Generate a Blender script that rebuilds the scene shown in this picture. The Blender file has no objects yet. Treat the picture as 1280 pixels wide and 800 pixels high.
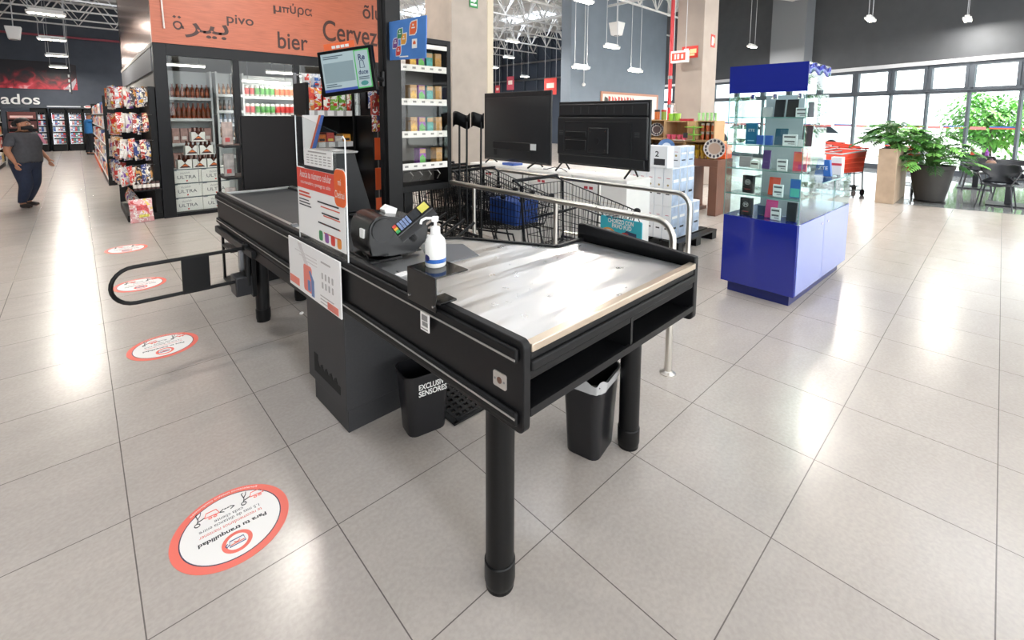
import bpy, math, random
from mathutils import Vector, Matrix
C = bpy.context.scene.collection
rnd = random.Random(7)
PI = math.pi
def V(*a): return Vector(a)

# ------------------------------------------------------------------ camera
F_PX, CX, CY, CAM_H = 576.12, 640.0, 203.64, 1.65
YAW, PITCH, ROLL = 0.8146, 0.0992, 0.0047
_w = V(math.cos(YAW)*math.cos(PITCH), math.sin(YAW)*math.cos(PITCH), -math.sin(PITCH))
_r0 = V(math.sin(YAW), -math.cos(YAW), 0); _u0 = _r0.cross(_w)
CR = _r0*math.cos(ROLL)+_u0*math.sin(ROLL); CU = -_r0*math.sin(ROLL)+_u0*math.cos(ROLL); CW = _w
cam = bpy.data.cameras.new('camera'); cam.sensor_width = 36; cam.lens = F_PX/1280*36
cam.shift_y = (CY-400)/1280; cam.clip_end = 300; cam.clip_start = 0.02
camo = bpy.data.objects.new('camera', cam); C.objects.link(camo)
camo.matrix_world = Matrix(((CR.x,CU.x,-CW.x,0),(CR.y,CU.y,-CW.y,0),(CR.z,CU.z,-CW.z,CAM_H),(0,0,0,1)))
bpy.context.scene.camera = camo
CO = V(0,0,CAM_H)
def ray(x, y): return CR*((x-CX)/F_PX) - CU*((y-CY)/F_PX) + CW
def atz(x, y, z=0.0):
    d = ray(x,y); return CO + d*((z-CAM_H)/d.z)
def atx(x, y, X):
    d = ray(x,y); return CO + d*(X/d.x)
def aty(x, y, Y):
    d = ray(x,y); return CO + d*(Y/d.y)

# ------------------------------------------------------------------ world, sun, exposure
W = bpy.data.worlds.new('daylight'); bpy.context.scene.world = W; W.use_nodes = True
bg = W.node_tree.nodes['Background']; bg.inputs[0].default_value = (0.93,0.97,1.0,1); bg.inputs[1].default_value = 2.6
sun = bpy.data.lights.new('sun', 'SUN'); sun.energy = 9.0; sun.angle = 0.02
suno = bpy.data.objects.new('sun', sun); C.objects.link(suno); suno.rotation_euler = V(.22,.70,-.68).to_track_quat('-Z','Y').to_euler()
LAMP_W = 66.0      # power of one high-bay lamp
vs = bpy.context.scene.view_settings
bpy.context.scene.display_settings.display_device = 'sRGB'
vs.view_transform = 'Standard'; vs.look = 'None'; vs.gamma = 1.0; vs.use_curve_mapping = False
vs.exposure = 0.62

# ------------------------------------------------------------------ materials
MATS = {}
def lin(c):
    if isinstance(c, str):
        c = tuple(int(c[i:i+2],16)/255 for i in (0,2,4))
    return tuple((x/12.92 if x <= .04045 else ((x+.055)/1.055)**2.4) for x in c)
def mat(name, col, rough=.5, metal=0, var=0, scale=8, bump=0, emit=0, spec=None, coat=0, stretch=None):
    """procedural principled material; col is sRGB hex; var mixes in noise variation"""
    if name in MATS: return MATS[name]
    m = bpy.data.materials.new(name); m.use_nodes = True; MATS[name] = m
    nt = m.node_tree; b = nt.nodes['Principled BSDF']
    c = lin(col)
    b.inputs['Base Color'].default_value = (*c,1); b.inputs['Roughness'].default_value = rough
    b.inputs['Metallic'].default_value = metal
    if spec is not None: b.inputs['Specular IOR Level'].default_value = spec
    if coat: b.inputs['Coat Weight'].default_value = coat
    if emit:
        b.inputs['Emission Color'].default_value = (*c,1); b.inputs['Emission Strength'].default_value = emit
    if var or bump:
        tc = nt.nodes.new('ShaderNodeTexCoord'); mp = nt.nodes.new('ShaderNodeMapping')
        nt.links.new(tc.outputs['Object'], mp.inputs[0])
        if stretch: mp.inputs['Scale'].default_value = stretch
        nz = nt.nodes.new('ShaderNodeTexNoise'); nz.inputs['Scale'].default_value = scale; nz.inputs['Detail'].default_value = 6
        nt.links.new(mp.outputs[0], nz.inputs['Vector'])
        if var:
            rp = nt.nodes.new('ShaderNodeValToRGB')
            rp.color_ramp.elements[0].position = .3; rp.color_ramp.elements[1].position = .7
            rp.color_ramp.elements[0].color = (*[x*(1-var) for x in c],1); rp.color_ramp.elements[1].color = (*[min(1,x*(1+var)) for x in c],1)
            nt.links.new(nz.outputs['Fac'], rp.inputs[0]); nt.links.new(rp.outputs[0], b.inputs['Base Color'])
        if bump:
            bp = nt.nodes.new('ShaderNodeBump'); bp.inputs['Strength'].default_value = bump; bp.inputs['Distance'].default_value = .01
            nt.links.new(nz.outputs['Fac'], bp.inputs['Height']); nt.links.new(bp.outputs[0], b.inputs['Normal'])
    return m
def glass(name, tint=(1,1,1), refl=.12):
    if name in MATS: return MATS[name]
    m = bpy.data.materials.new(name); m.use_nodes = True; MATS[name] = m
    nt = m.node_tree; nt.nodes.clear()
    out = nt.nodes.new('ShaderNodeOutputMaterial'); mx = nt.nodes.new('ShaderNodeMixShader')
    tr = nt.nodes.new('ShaderNodeBsdfTransparent'); tr.inputs[0].default_value = (*tint,1)
    gl = nt.nodes.new('ShaderNodeBsdfGlossy'); gl.inputs['Roughness'].default_value = .02
    fr = nt.nodes.new('ShaderNodeLayerWeight'); fr.inputs[0].default_value = .5
    pw = nt.nodes.new('ShaderNodeMath'); pw.operation = 'POWER'; pw.inputs[1].default_value = 4
    ma = nt.nodes.new('ShaderNodeMath'); ma.operation = 'MULTIPLY_ADD'; ma.inputs[1].default_value = refl*4; ma.inputs[2].default_value = refl*.3
    nt.links.new(fr.outputs['Facing'], pw.inputs[0]); nt.links.new(pw.outputs[0], ma.inputs[0]); nt.links.new(ma.outputs[0], mx.inputs[0]); nt.links.new(tr.outputs[0], mx.inputs[1]); nt.links.new(gl.outputs[0], mx.inputs[2])
    nt.links.new(mx.outputs[0], out.inputs[0]); return m
def foil(c1, c2, c3):
    """printed foil: three inks in soft patches"""
    name = 'foil_%s_%s_%s' % (c1,c2,c3)
    if name in MATS: return MATS[name]
    m = mat(name, c1, .3, bump=.5, scale=20); nt = m.node_tree; b = nt.nodes['Principled BSDF']
    oi = nt.nodes.new('ShaderNodeObjectInfo'); tc = nt.nodes.new('ShaderNodeTexCoord'); ad = nt.nodes.new('ShaderNodeVectorMath'); nt.links.new(tc.outputs['Object'], ad.inputs[0])
    sc = nt.nodes.new('ShaderNodeVectorMath'); sc.operation = 'SCALE'; sc.inputs['Scale'].default_value = 9.0
    cm = nt.nodes.new('ShaderNodeCombineXYZ'); 
    for i in range(3): nt.links.new(oi.outputs['Random'], cm.inputs[i])
    nt.links.new(cm.outputs[0], sc.inputs[0]); nt.links.new(sc.outputs[0], ad.inputs[1])
    nz = nt.nodes.new('ShaderNodeTexNoise'); nz.inputs['Scale'].default_value = 13; nz.inputs['Detail'].default_value = 2.5; nz.inputs['Distortion'].default_value = .6; nt.links.new(ad.outputs[0], nz.inputs['Vector'])
    rp = nt.nodes.new('ShaderNodeValToRGB'); rp.color_ramp.interpolation = 'CONSTANT'; e = rp.color_ramp.elements
    e[0].position = 0; e[0].color = (*lin(c2),1); e[1].position = .38; e[1].color = (*lin(c1),1)
    for p_, c_ in ((.52,'ece8e4'),(.58,c1),(.64,c3)): q = e.new(p_); q.color = (*lin(c_),1)
    nt.links.new(nz.outputs['Fac'], rp.inputs[0]); nt.links.new(rp.outputs[0], b.inputs['Base Color']); return m
def H(hexcol, rough=.5, **k): return mat('paint_'+hexcol+('_%d' % int(rough*100)), hexcol, rough, **k)

# ------------------------------------------------------------------ mesh builder
class MB:
    def __init__(s): s.v = []; s.f = []; s.m = []
    def add(s, vs, fs, m=0):
        n = len(s.v); s.v += [Vector(v) for v in vs]
        for f in fs: s.f.append([i+n for i in f]); s.m.append(m)
        return s
    def box(s, x0, x1, y0, y1, z0, z1, m=0):
        if x0 > x1: x0, x1 = x1, x0
        if y0 > y1: y0, y1 = y1, y0
        if z0 > z1: z0, z1 = z1, z0
        return s.add([(x0,y0,z0),(x1,y0,z0),(x1,y1,z0),(x0,y1,z0),(x0,y0,z1),(x1,y0,z1),(x1,y1,z1),(x0,y1,z1)],
              [(0,3,2,1),(4,5,6,7),(0,1,5,4),(1,2,6,5),(2,3,7,6),(3,0,4,7)], m)
    def hexa(s, b, t, m=0):
        """b, t: four bottom and four top points, counter-clockwise from above"""
        return s.add(list(b)+list(t), [(0,3,2,1),(4,5,6,7),(0,1,5,4),(1,2,6,5),(2,3,7,6),(3,0,4,7)], m)
    def ob(s, c, size, R=None, m=0):
        hx, hy, hz = [q/2 for q in size]; c = Vector(c)
        ps = [V(a,b,d) for d in (-hz,hz) for a,b in ((-hx,-hy),(hx,-hy),(hx,hy),(-hx,hy))]
        if R is not None: ps = [R @ p for p in ps]
        return s.add([c+p for p in ps], [(0,3,2,1),(4,5,6,7),(0,1,5,4),(1,2,6,5),(2,3,7,6),(3,0,4,7)], m)
    def cyl(s, p0, p1, r0, r1=None, n=12, m=0, cap=True):
        p0, p1 = Vector(p0), Vector(p1); r1 = r0 if r1 is None else r1
        d = (p1-p0).normalized(); a = d.orthogonal().normalized(); b = d.cross(a)
        vs = [p0+(a*math.cos(2*PI*i/n)+b*math.sin(2*PI*i/n))*r0 for i in range(n)]+[p1+(a*math.cos(2*PI*i/n)+b*math.sin(2*PI*i/n))*r1 for i in range(n)]
        fs = [(i,(i+1)%n,(i+1)%n+n,i+n) for i in range(n)]
        if cap: fs += [tuple(range(n-1,-1,-1)), tuple(range(n,2*n))]
        return s.add(vs, fs, m)
    def tube(s, pts, r, n=6, m=0, closed=False):
        P = [Vector(p) for p in pts]; N = len(P); rings = []; a = None
        for i, p in enumerate(P):
            if closed: d = P[(i+1)%N]-P[i-1]
            else: d = P[min(i+1,N-1)]-P[max(i-1,0)]
            d.normalize()
            if a is None: a = d.orthogonal().normalized()
            else:
                a = a - d*a.dot(d)
                a = a.normalized() if a.length > 1e-6 else d.orthogonal().normalized()
            b = d.cross(a); rings.append([p+(a*math.cos(2*PI*k/n)+b*math.sin(2*PI*k/n))*r for k in range(n)])
        vs = [q for rg in rings for q in rg]; fs = []
        for i in range(N if closed else N-1):
            j = (i+1) % N
            fs += [(i*n+k, i*n+(k+1)%n, j*n+(k+1)%n, j*n+k) for k in range(n)]
        if not closed: fs += [tuple(range(n-1,-1,-1)), tuple((N-1)*n+k for k in range(n))]
        return s.add(vs, fs, m)
    def lathe(s, prof, c=(0,0,0), n=20, m=0, sx=1, sy=1):
        c = Vector(c); vs = []; fs = []
        for r, z in prof: vs += [c+V(r*math.cos(2*PI*k/n)*sx, r*math.sin(2*PI*k/n)*sy, z) for k in range(n)]
        for i in range(len(prof)-1): fs += [(i*n+k, i*n+(k+1)%n, (i+1)*n+(k+1)%n, (i+1)*n+k) for k in range(n)]
        fs += [tuple(range(n-1,-1,-1)), tuple((len(prof)-1)*n+k for k in range(n))]
        return s.add(vs, fs, m)
    def prism(s, poly, lo, hi, axis='z', m=0):
        f = {'z': lambda a,b,h: V(a,b,h), 'y': lambda a,b,h: V(a,h,b), 'x': lambda a,b,h: V(h,a,b)}[axis]
        n = len(poly); vs = [f(a,b,lo) for a,b in poly]+[f(a,b,hi) for a,b in poly]
        return s.add(vs, [tuple(range(n-1,-1,-1)), tuple(range(n,2*n))]+[(i,(i+1)%n,(i+1)%n+n,i+n) for i in range(n)], m)
    def slab(s, q, t, m=0):
        """a thin plate: quad q (4 points) thickened by t behind it"""
        q = [Vector(p) for p in q]; nrm = (q[1]-q[0]).cross(q[3]-q[0]).normalized()
        return s.add(q+[p-nrm*t for p in q], [(0,1,2,3),(7,6,5,4),(0,4,5,1),(1,5,6,2),(2,6,7,3),(3,7,4,0)], m)
    def ball(s, c, r, m=0, n=12, k=8):
        c = Vector(c); rx, ry, rz = (r,r,r) if not isinstance(r,(tuple,list)) else r
        vs = [c+V(0,0,-rz)]; fs = []
        for i in range(1,k):
            t = -PI/2+PI*i/k
            vs += [c+V(rx*math.cos(t)*math.cos(2*PI*j/n), ry*math.cos(t)*math.sin(2*PI*j/n), rz*math.sin(t)) for j in range(n)]
        vs.append(c+V(0,0,rz))
        fs += [(0, 1+(j+1)%n, 1+j) for j in range(n)]
        for i in range(k-2): fs += [(1+i*n+j, 1+i*n+(j+1)%n, 1+(i+1)*n+(j+1)%n, 1+(i+1)*n+j) for j in range(n)]
        b = 1+(k-2)*n; fs += [(b+j, b+(j+1)%n, len(vs)-1) for j in range(n)]
        return s.add(vs, fs, m)
    def grid(s, fn, nu, nv, m=0):
        vs = [fn(i/nu, j/nv) for j in range(nv+1) for i in range(nu+1)]
        return s.add(vs, [(j*(nu+1)+i, j*(nu+1)+i+1, (j+1)*(nu+1)+i+1, (j+1)*(nu+1)+i) for j in range(nv) for i in range(nu)], m)
    def xf(s, M):
        s.v = [M @ p for p in s.v]; return s
    def join(s, o, off=0):
        n = len(s.v); s.v += o.v; s.f += [[i+n for i in f] for f in o.f]; s.m += [m+off for m in o.m]; return s
    def mesh(s, name, mats, smooth=35):
        import bmesh
        me = bpy.data.meshes.new(name); me.from_pydata([tuple(v) for v in s.v], [], s.f)
        for m in (mats if isinstance(mats,(list,tuple)) else [mats]): me.materials.append(m)
        me.polygons.foreach_set('material_index', s.m)
        bm = bmesh.new(); bm.from_mesh(me); bmesh.ops.recalc_face_normals(bm, faces=bm.faces); bm.to_mesh(me); bm.free()
        if smooth:
            me.polygons.foreach_set('use_smooth', [True]*len(me.polygons)); me.set_sharp_from_angle(angle=math.radians(smooth))
        me.update(); return me
    def build(s, name, mats, parent=None, smooth=35, bevel=0, seg=2):
        o = bpy.data.objects.new(name, s.mesh(name, mats, smooth)); C.objects.link(o)
        if parent is not None: o.parent = parent
        if bevel:
            bv = o.modifiers.new('bevel','BEVEL'); bv.width = bevel; bv.segments = seg; bv.limit_method = 'ANGLE'; bv.angle_limit = math.radians(40)
        return o
def tag(o, label, cat, group=None, kind=None):
    o['label'] = label; o['category'] = cat
    if group: o['group'] = group
    if kind: o['kind'] = kind
    return o
def thing(name, label, cat, loc=(0,0,0), rz=0, group=None):
    o = bpy.data.objects.new(name, None); C.objects.link(o); o.empty_display_size = .1
    o.location = loc; o.rotation_euler = (0,0,rz); return tag(o, label, cat, group)
def struct(name, mb, mats, label=None, **k):
    o = mb.build(name, mats, **k); o['kind'] = 'structure'
    if label: o['label'] = label
    return o
def kids(o): return [c for c in C.objects if c.parent == o]
def dup(o, loc=None, rz=None, label=None, group=None, parent=None):
    c = o.copy(); C.objects.link(c)
    if parent is not None: c.parent = parent
    if loc is not None: c.location = loc
    if rz is not None: c.rotation_euler = (0,0,rz)
    if label: c['label'] = label
    if group: c['group'] = group
    for ch in KIDS(o): dup(ch, parent=c)
    return c
def KIDS(o): return list(o.children)
def place(mb_or_mesh, name, mats, label, cat, loc, rz=0, group=None, rot=None, **k):
    """a one-mesh thing; meshes may be shared"""
    if isinstance(mb_or_mesh, MB): o = mb_or_mesh.build(name, mats, **k)
    else: o = bpy.data.objects.new(name, mb_or_mesh); C.objects.link(o)
    o.location = loc; o.rotation_euler = rot if rot else (0,0,rz)
    return tag(o, label, cat, group)
def text_mb(body, size=.1, extrude=.001, align='CENTER', bold=0, spacing=1.0):
    """lettering as mesh in the XY plane, centred on its own box, returned as an MB"""
    cu = bpy.data.curves.new('lettering','FONT'); cu.body = body; cu.size = size; cu.extrude = extrude; cu.align_x = align
    cu.space_character = spacing; cu.offset = bold; cu.resolution_u = 6
    o = bpy.data.objects.new('lettering', cu); C.objects.link(o); bpy.context.view_layer.update()
    dg = bpy.context.evaluated_depsgraph_get(); me = bpy.data.meshes.new_from_object(o.evaluated_get(dg))
    mb = MB(); mb.v = [v.co.copy() for v in me.vertices]; mb.f = [list(p.vertices) for p in me.polygons]; mb.m = [0]*len(mb.f)
    bpy.data.objects.remove(o); bpy.data.curves.remove(cu); bpy.data.meshes.remove(me)
    if mb.v:
        lo = [min(v[i] for v in mb.v) for i in (0,1)]; hi = [max(v[i] for v in mb.v) for i in (0,1)]
        c = V((lo[0]+hi[0])/2 if align == 'CENTER' else lo[0], (lo[1]+hi[1])/2, 0); mb.v = [v-c for v in mb.v]; mb.w = hi[0]-lo[0]; mb.h = hi[1]-lo[1]
    return mb
def fit_text(body, w, h=None, bold=0, ex=.001):
    t = text_mb(body, .1, 0, bold=bold)
    sx = w/t.w; sy = (h/t.h) if h else sx
    t.v = [V(v.x*sx, v.y*sy, v.z) for v in t.v]
    n = len(t.v)
    return t
def frame_m(o, ex, ey):
    """matrix taking XY-plane lettering to origin o with axes ex (reading direction) and ey (up)"""
    ex = Vector(ex).normalized(); ey = Vector(ey).normalized(); ez = ex.cross(ey).normalized(); o = Vector(o)
    return Matrix(((ex.x,ey.x,ez.x,o.x),(ex.y,ey.y,ez.y,o.y),(ex.z,ey.z,ez.z,o.z),(0,0,0,1)))
ORD = 'first second third fourth fifth sixth seventh eighth ninth tenth eleventh twelfth thirteenth fourteenth fifteenth sixteenth seventeenth eighteenth nineteenth twentieth'.split()+['twenty-'+q for q in 'first second third fourth fifth sixth seventh eighth ninth'.split()]

BLACK = mat('black_laminate','131315',.45,var=.12,scale=40,spec=.3)
BLACKM = mat('black_metal','0b0b0c',.4,spec=.3)
BLACKP = mat('black_plastic','09090a',.4,spec=.3)
RUBBER = mat('black_rubber','141415',.6,spec=.3)
STEEL = mat('stainless_steel','d6d2ca',.3,1)
CHROME = mat('chrome','d8d8d8',.12,1)
WHITE = mat('white_paint','ecece8',.5)
WHITEP = mat('white_plastic','f2f2f0',.35)
GREYM = mat('grey_metal','8b8d90',.4,.6)
PAPER = mat('white_paper','f3f1ee',.7)
ORANGE = mat('orange_print','f0563a',.5)
INK = mat('dark_ink','2b2b30',.6)
CONC = mat('beige_concrete','b0a498',.75,var=.1,scale=3)
# ------------------------------------------------------------------ floor
TILE, TX, TY = 0.612, 0.057, 0.505-4*0.612
def floor_mat():
    m = bpy.data.materials.new('large_grey_porcelain_tiles'); m.use_nodes = True; nt = m.node_tree; b = nt.nodes['Principled BSDF']; L = nt.links.new
    geo = nt.nodes.new('ShaderNodeNewGeometry')
    sub = nt.nodes.new('ShaderNodeVectorMath'); sub.operation = 'SUBTRACT'; sub.inputs[1].default_value = (TX-20*TILE, TY-20*TILE, 0); L(geo.outputs['Position'], sub.inputs[0])
    br = nt.nodes.new('ShaderNodeTexBrick'); L(sub.outputs[0], br.inputs['Vector'])
    br.offset = 0; br.squash = 1; br.inputs['Scale'].default_value = 1; br.inputs['Brick Width'].default_value = TILE; br.inputs['Row Height'].default_value = TILE
    br.inputs['Mortar Size'].default_value = .0022; br.inputs['Mortar Smooth'].default_value = .1; br.inputs['Bias'].default_value = 0
    br.inputs['Color1'].default_value = (*lin('b5ada5'),1); br.inputs['Color2'].default_value = (*lin('b1a9a2'),1); br.inputs['Mortar'].default_value = (*lin('6a6360'),1)
    n1 = nt.nodes.new('ShaderNodeTexNoise'); n1.inputs['Scale'].default_value = 2.6; n1.inputs['Detail'].default_value = 8; n1.inputs['Roughness'].default_value = .65
    mp = nt.nodes.new('ShaderNodeMapping'); mp.inputs['Scale'].default_value = (1,2.2,1); L(geo.outputs['Position'], mp.inputs[0]); L(mp.outputs[0], n1.inputs['Vector'])
    n2 = nt.nodes.new('ShaderNodeTexNoise'); n2.inputs['Scale'].default_value = 60; n2.inputs['Detail'].default_value = 3; L(geo.outputs['Position'], n2.inputs['Vector'])
    r1 = nt.nodes.new('ShaderNodeMapRange'); r1.inputs[1].default_value = .3; r1.inputs[2].default_value = .7; r1.inputs[3].default_value = .95; r1.inputs[4].default_value = 1.05; L(n1.outputs['Fac'], r1.inputs[0])
    r2 = nt.nodes.new('ShaderNodeMapRange'); r2.inputs[1].default_value = .35; r2.inputs[2].default_value = .65; r2.inputs[3].default_value = .95; r2.inputs[4].default_value = 1.05; L(n2.outputs['Fac'], r2.inputs[0])
    mu = nt.nodes.new('ShaderNodeMath'); mu.operation = 'MULTIPLY'; L(r1.outputs[0], mu.inputs[0]); L(r2.outputs[0], mu.inputs[1])
    sc = nt.nodes.new('ShaderNodeVectorMath'); sc.operation = 'SCALE'; L(br.outputs['Color'], sc.inputs[0]); L(mu.outputs[0], sc.inputs['Scale'])
    L(sc.outputs[0], b.inputs['Base Color'])
    rr = nt.nodes.new('ShaderNodeMapRange'); rr.inputs[3].default_value = .19; rr.inputs[4].default_value = .29; L(n1.outputs['Fac'], rr.inputs[0]); L(rr.outputs[0], b.inputs['Roughness'])
    b.inputs['IOR'].default_value = 1.62
    bp = nt.nodes.new('ShaderNodeBump'); bp.inputs['Strength'].default_value = .15; bp.inputs['Distance'].default_value = .002; L(br.outputs['Fac'], bp.inputs['Height']); bp.invert = True
    L(bp.outputs[0], b.inputs['Normal']); return m
FX, FD = V(18.4,.73,0), V(.353,.935,0).normalized()       # the window front: a point on the floor and its direction
FN = V(FD.y,-FD.x,0)                                       # outward
def fac(t, z=0, out=0): return FX + FD*t + FN*out + V(0,0,z)
fl = MB(); a, b_ = fac(-16), fac(16)
fl.add([(-14,-14,0),(a.x,a.y,0),(b_.x,b_.y,0),(b_.x,34,0),(-14,34,0)], [(0,1,2,3,4)])
struct('floor', fl, floor_mat())
g = MB(); c_, d_ = fac(-40,-.05,0), fac(60,-.05,0)
g.add([c_, fac(-40,-.05,70), fac(60,-.05,70), d_], [(0,1,2,3)]); struct('ground_outside', g, mat('pale_paving','d8d6d0',.8,var=.06,scale=2))

tf = MB(); ta, tb_ = fac(-9,.002,-.03), fac(3.2,.002,-.03)
tf.add([(12.15,-9,.002),(ta.x,ta.y,.002),(tb_.x,tb_.y,.002),(11.75,3.6,.002),(11.62,1.0,.002),(11.9,-.6,.002)], [(0,1,2,3,4,5)]); struct('floor_terrace', tf, mat('polished_grey_floor','8f9294',.07,var=.1,scale=2,spec=.8))
# ------------------------------------------------------------------ ceiling and roof trusses
DECK = mat('white_steel_deck','dededc',.6,var=.08,scale=2,stretch=(1,9,1))
cb = MB(); cb.add([(-14,-14,7.0),(a.x,a.y,7.0),(b_.x,b_.y,7.0),(b_.x,34,7.0),(-14,34,7.0)], [(4,3,2,1,0)])
struct('ceiling', cb, DECK)
# skylight strips; those over the checkout hall are unseen, added to brighten it
SKY = mat('skylight_daylight','eaf3ff',.5,emit=4.6)
for i, (x, y) in enumerate(((-6,-7),(-6,-1),(-6,5),(0,-7),(0,-1),(0,5),(6,-7),(6,-1),(6,5),(12,-7),(12,-1),(12,5),(7,12),(7,18),(13,14),(13,20),(2,22),(-4,16),(18,18),(4.5,26),(-5,26))):
    m_ = MB().box(x-.55,x+.55,y-1.6,y+1.6,6.96,6.985); struct('skylight_%d' % (i+1), m_, SKY, label='bright skylight strip, those over the checkout hall added unseen for light')
TRW = mat('white_truss_steel','e4e4e2',.45)
def truss(p, q, z0, z1, step, r=.035):
    m = MB(); p, q = Vector(p), Vector(q); Ln = (q-p).length; d = (q-p)/Ln; n = int(Ln/step)
    side = V(-d.y,d.x,0)*.12
    for s in (-1,1):
        m.tube([p+side*s+V(0,0,z1), q+side*s+V(0,0,z1)], r, 4)
    m.tube([p+V(0,0,z0), q+V(0,0,z0)], r*1.2, 4)
    for i in range(n):
        u, v, w = p+d*(i*step), p+d*((i+.5)*step), p+d*((i+1)*step)
        for s in (-1,1):
            m.tube([u+side*s+V(0,0,z1), v+V(0,0,z0)], r*.6, 4); m.tube([v+V(0,0,z0), w+side*s+V(0,0,z1)], r*.6, 4)
    return m
k = 0
for Yt in (9.5,11.8,14.1,16.4,18.7,21,23.3,25.6,27.9,29.7):
    xe = fac(0).x+(Yt-.73)*.37-.4
    struct('trim_%d' % (k:=k+1), truss((-9,Yt,0), (min(xe,29),Yt,0), 5.75, 6.75, 1.25), TRW, label='white open web roof truss')
for Xt in (7.5,15.5,):
    struct('trim_%d' % (k:=k+1), truss((Xt,4,0), (Xt,29.5,0), 6.0, 6.9, 1.1, .045), TRW, label='white open web roof girder')

# ------------------------------------------------------------------ walls
NAVY = mat('dark_slate_wall','464c57',.7,var=.08,scale=3)
GREYW = mat('slate_blue_wall','7c8793',.7,var=.05,scale=2)
SOFF = mat('charcoal_wall','4b4e52',.75,var=.06,scale=3)
w = MB().box(-9,22,30.2,30.4,0,7); struct('wall_back', w, NAVY)
w = MB().box(-4.6,-4.4,-2,30.2,0,7); struct('wall_left', w, NAVY)
w = MB().box(22,22.2,13.5,30.2,0,7); struct('wall_far', w, mat('dark_blue_wall','434d5c',.7,var=.08,scale=1))
w = MB().box(13.3,20.2,11.0,11.46,0,7); struct('wall_partition', w, GREYW)
# trim on the back wall: a thin red pipe near the top
w = MB().tube([(-9,30.12,5.25),(2.5,30.12,5.24)], .05, 6); struct('trim_%d' % (k:=k+1), w, mat('faded_red_pipe','a04a58',.5))
# steel frames in the far wall
for z in (4.1,5.2):
    w = MB().tube([(21.9,13.6,z),(21.9,30,z)], .06, 6); struct('trim_%d' % (k:=k+1), w, GREYM)
w = MB()
for i in range(14):
    y = 14+i*1.15; w.tube([(21.9,y,0),(21.9,y,7)], .05, 4)
    w.tube([(21.9,y,5.2),(21.9,y+1.15,6.6)], .03, 4)
struct('trim_%d' % (k:=k+1), w, mat('slate_steel','5a6470',.5,.3))
# the window front
ZS, ZT, ZB = 3.28, 2.5, .25
SILL0 = -16; SILL1 = 14.5
def facbox(t0, t1, z0, z1, o0, o1, m=None):
    m = m or MB()
    return m.hexa([fac(t0,z0,o0), fac(t0,z0,o1), fac(t1,z0,o1), fac(t1,z0,o0)], [fac(t0,z1,o0), fac(t0,z1,o1), fac(t1,z1,o1), fac(t1,z1,o0)])
struct('wall_right', facbox(SILL0,SILL1,ZS,7,0,.25), SOFF)
struct('trim_%d' % (k:=k+1), facbox(SILL0,SILL1,ZS-.02,ZS+.1,-.05,0), mat('pale_ledge','c9ccd0',.5), label='pale ledge above the windows')
struct('baseboard_right', facbox(SILL0,SILL1,0,.1,-.02,.1), mat('dark_window_metal','4d545c',.5,.2))
FRM = MATS['dark_window_metal']; PANE = glass('window_glass',(.97,1,1),.05)
t_m = [SILL0,-14,-12,-10,-8,-6.2,-4.6,-3.0,-1.06,.0,.98,1.95,3.02,4.25,5.45,6.6,7.9,9.2,10.5,11.8,13.1,SILL1]
for i in range(len(t_m)-1):
    t0, t1 = t_m[i], t_m[i+1]
    if t1 < -5: hw = .06
    r = thing('window_%d' % (i+1), 'dark framed shop window bay', 'window'); del r['label']; del r['category']; r['kind'] = 'structure'
    fr = MB(); p = .028
    facbox(t0,t0+p,.1,ZS,0,.12,fr); facbox(t1-p,t1,.1,ZS,0,.12,fr); facbox(t0,t1,.1,.16,0,.12,fr)
    facbox(t0,t1,ZT-.1,ZT-.02,0,.12,fr)
    facbox(t0,t1,ZS-.12,ZS,0,.12,fr)
    facbox(t0+p,t0+p+.07,ZT-.02,ZS-.12,-.02,.1,fr); facbox(t1-p-.07,t1-p,ZT-.02,ZS-.12,-.02,.1,fr); facbox(t0,t1,ZT-.04,ZT+.05,-.02,.1,fr)
    fr.build('window_frame', FRM, r)
    gl = facbox(t0+p,t1-p,.16,ZT-.1,.05,.06); facbox(t0+p,t1-p,ZT,ZS-.1,.05,.06,gl)
    gl.build('window_pane', PANE, r)
    st = facbox(t0+p,t0+p+(t1-t0)*.5,1.42,1.46,.04,.048); st.build('window_sticker', mat('blue_strip','3f66b0',.5), r)
    st = facbox(t0+p,t0+p+(t1-t0)*.5,1.385,1.42,.04,.048); st.build('window_sticker', mat('red_strip','e2604a',.5), r)
    if t1-t0 > .6:
        st = facbox(t1-p-(t1-t0)*.38,t1-p-.06,1.36,1.44,.04,.048); st.build('window_sticker', mat('pink_print','e58a8a',.5), r)
# upper bulkhead and light column in front of the soffit
bk = facbox(4.6,6.0,2.9,7,-.45,0); struct('column_light', bk, mat('grey_column_paint','7f8388',.7))
bk = facbox(-.3,5.2,6.0,7,-5,-.3); struct('beam_white', bk, mat('white_beam_paint','dcdad6',.6))
# concrete columns
w = MB(); w.box(4.35,5.08,6.0,6.75,0,7); struct('column_concrete', w, CONC, bevel=.012)
w = MB().box(5.12,5.26,6.05,6.6,0,7); struct('column_casing', w, mat('cream_casing','cfc2ab',.6), bevel=.01)
w = MB(); w.box(10.84,11.6,4.96,5.63,0,7); struct('column_beige', w, mat('beige_column','a89c92',.7,var=.08,scale=2), bevel=.012)
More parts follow.
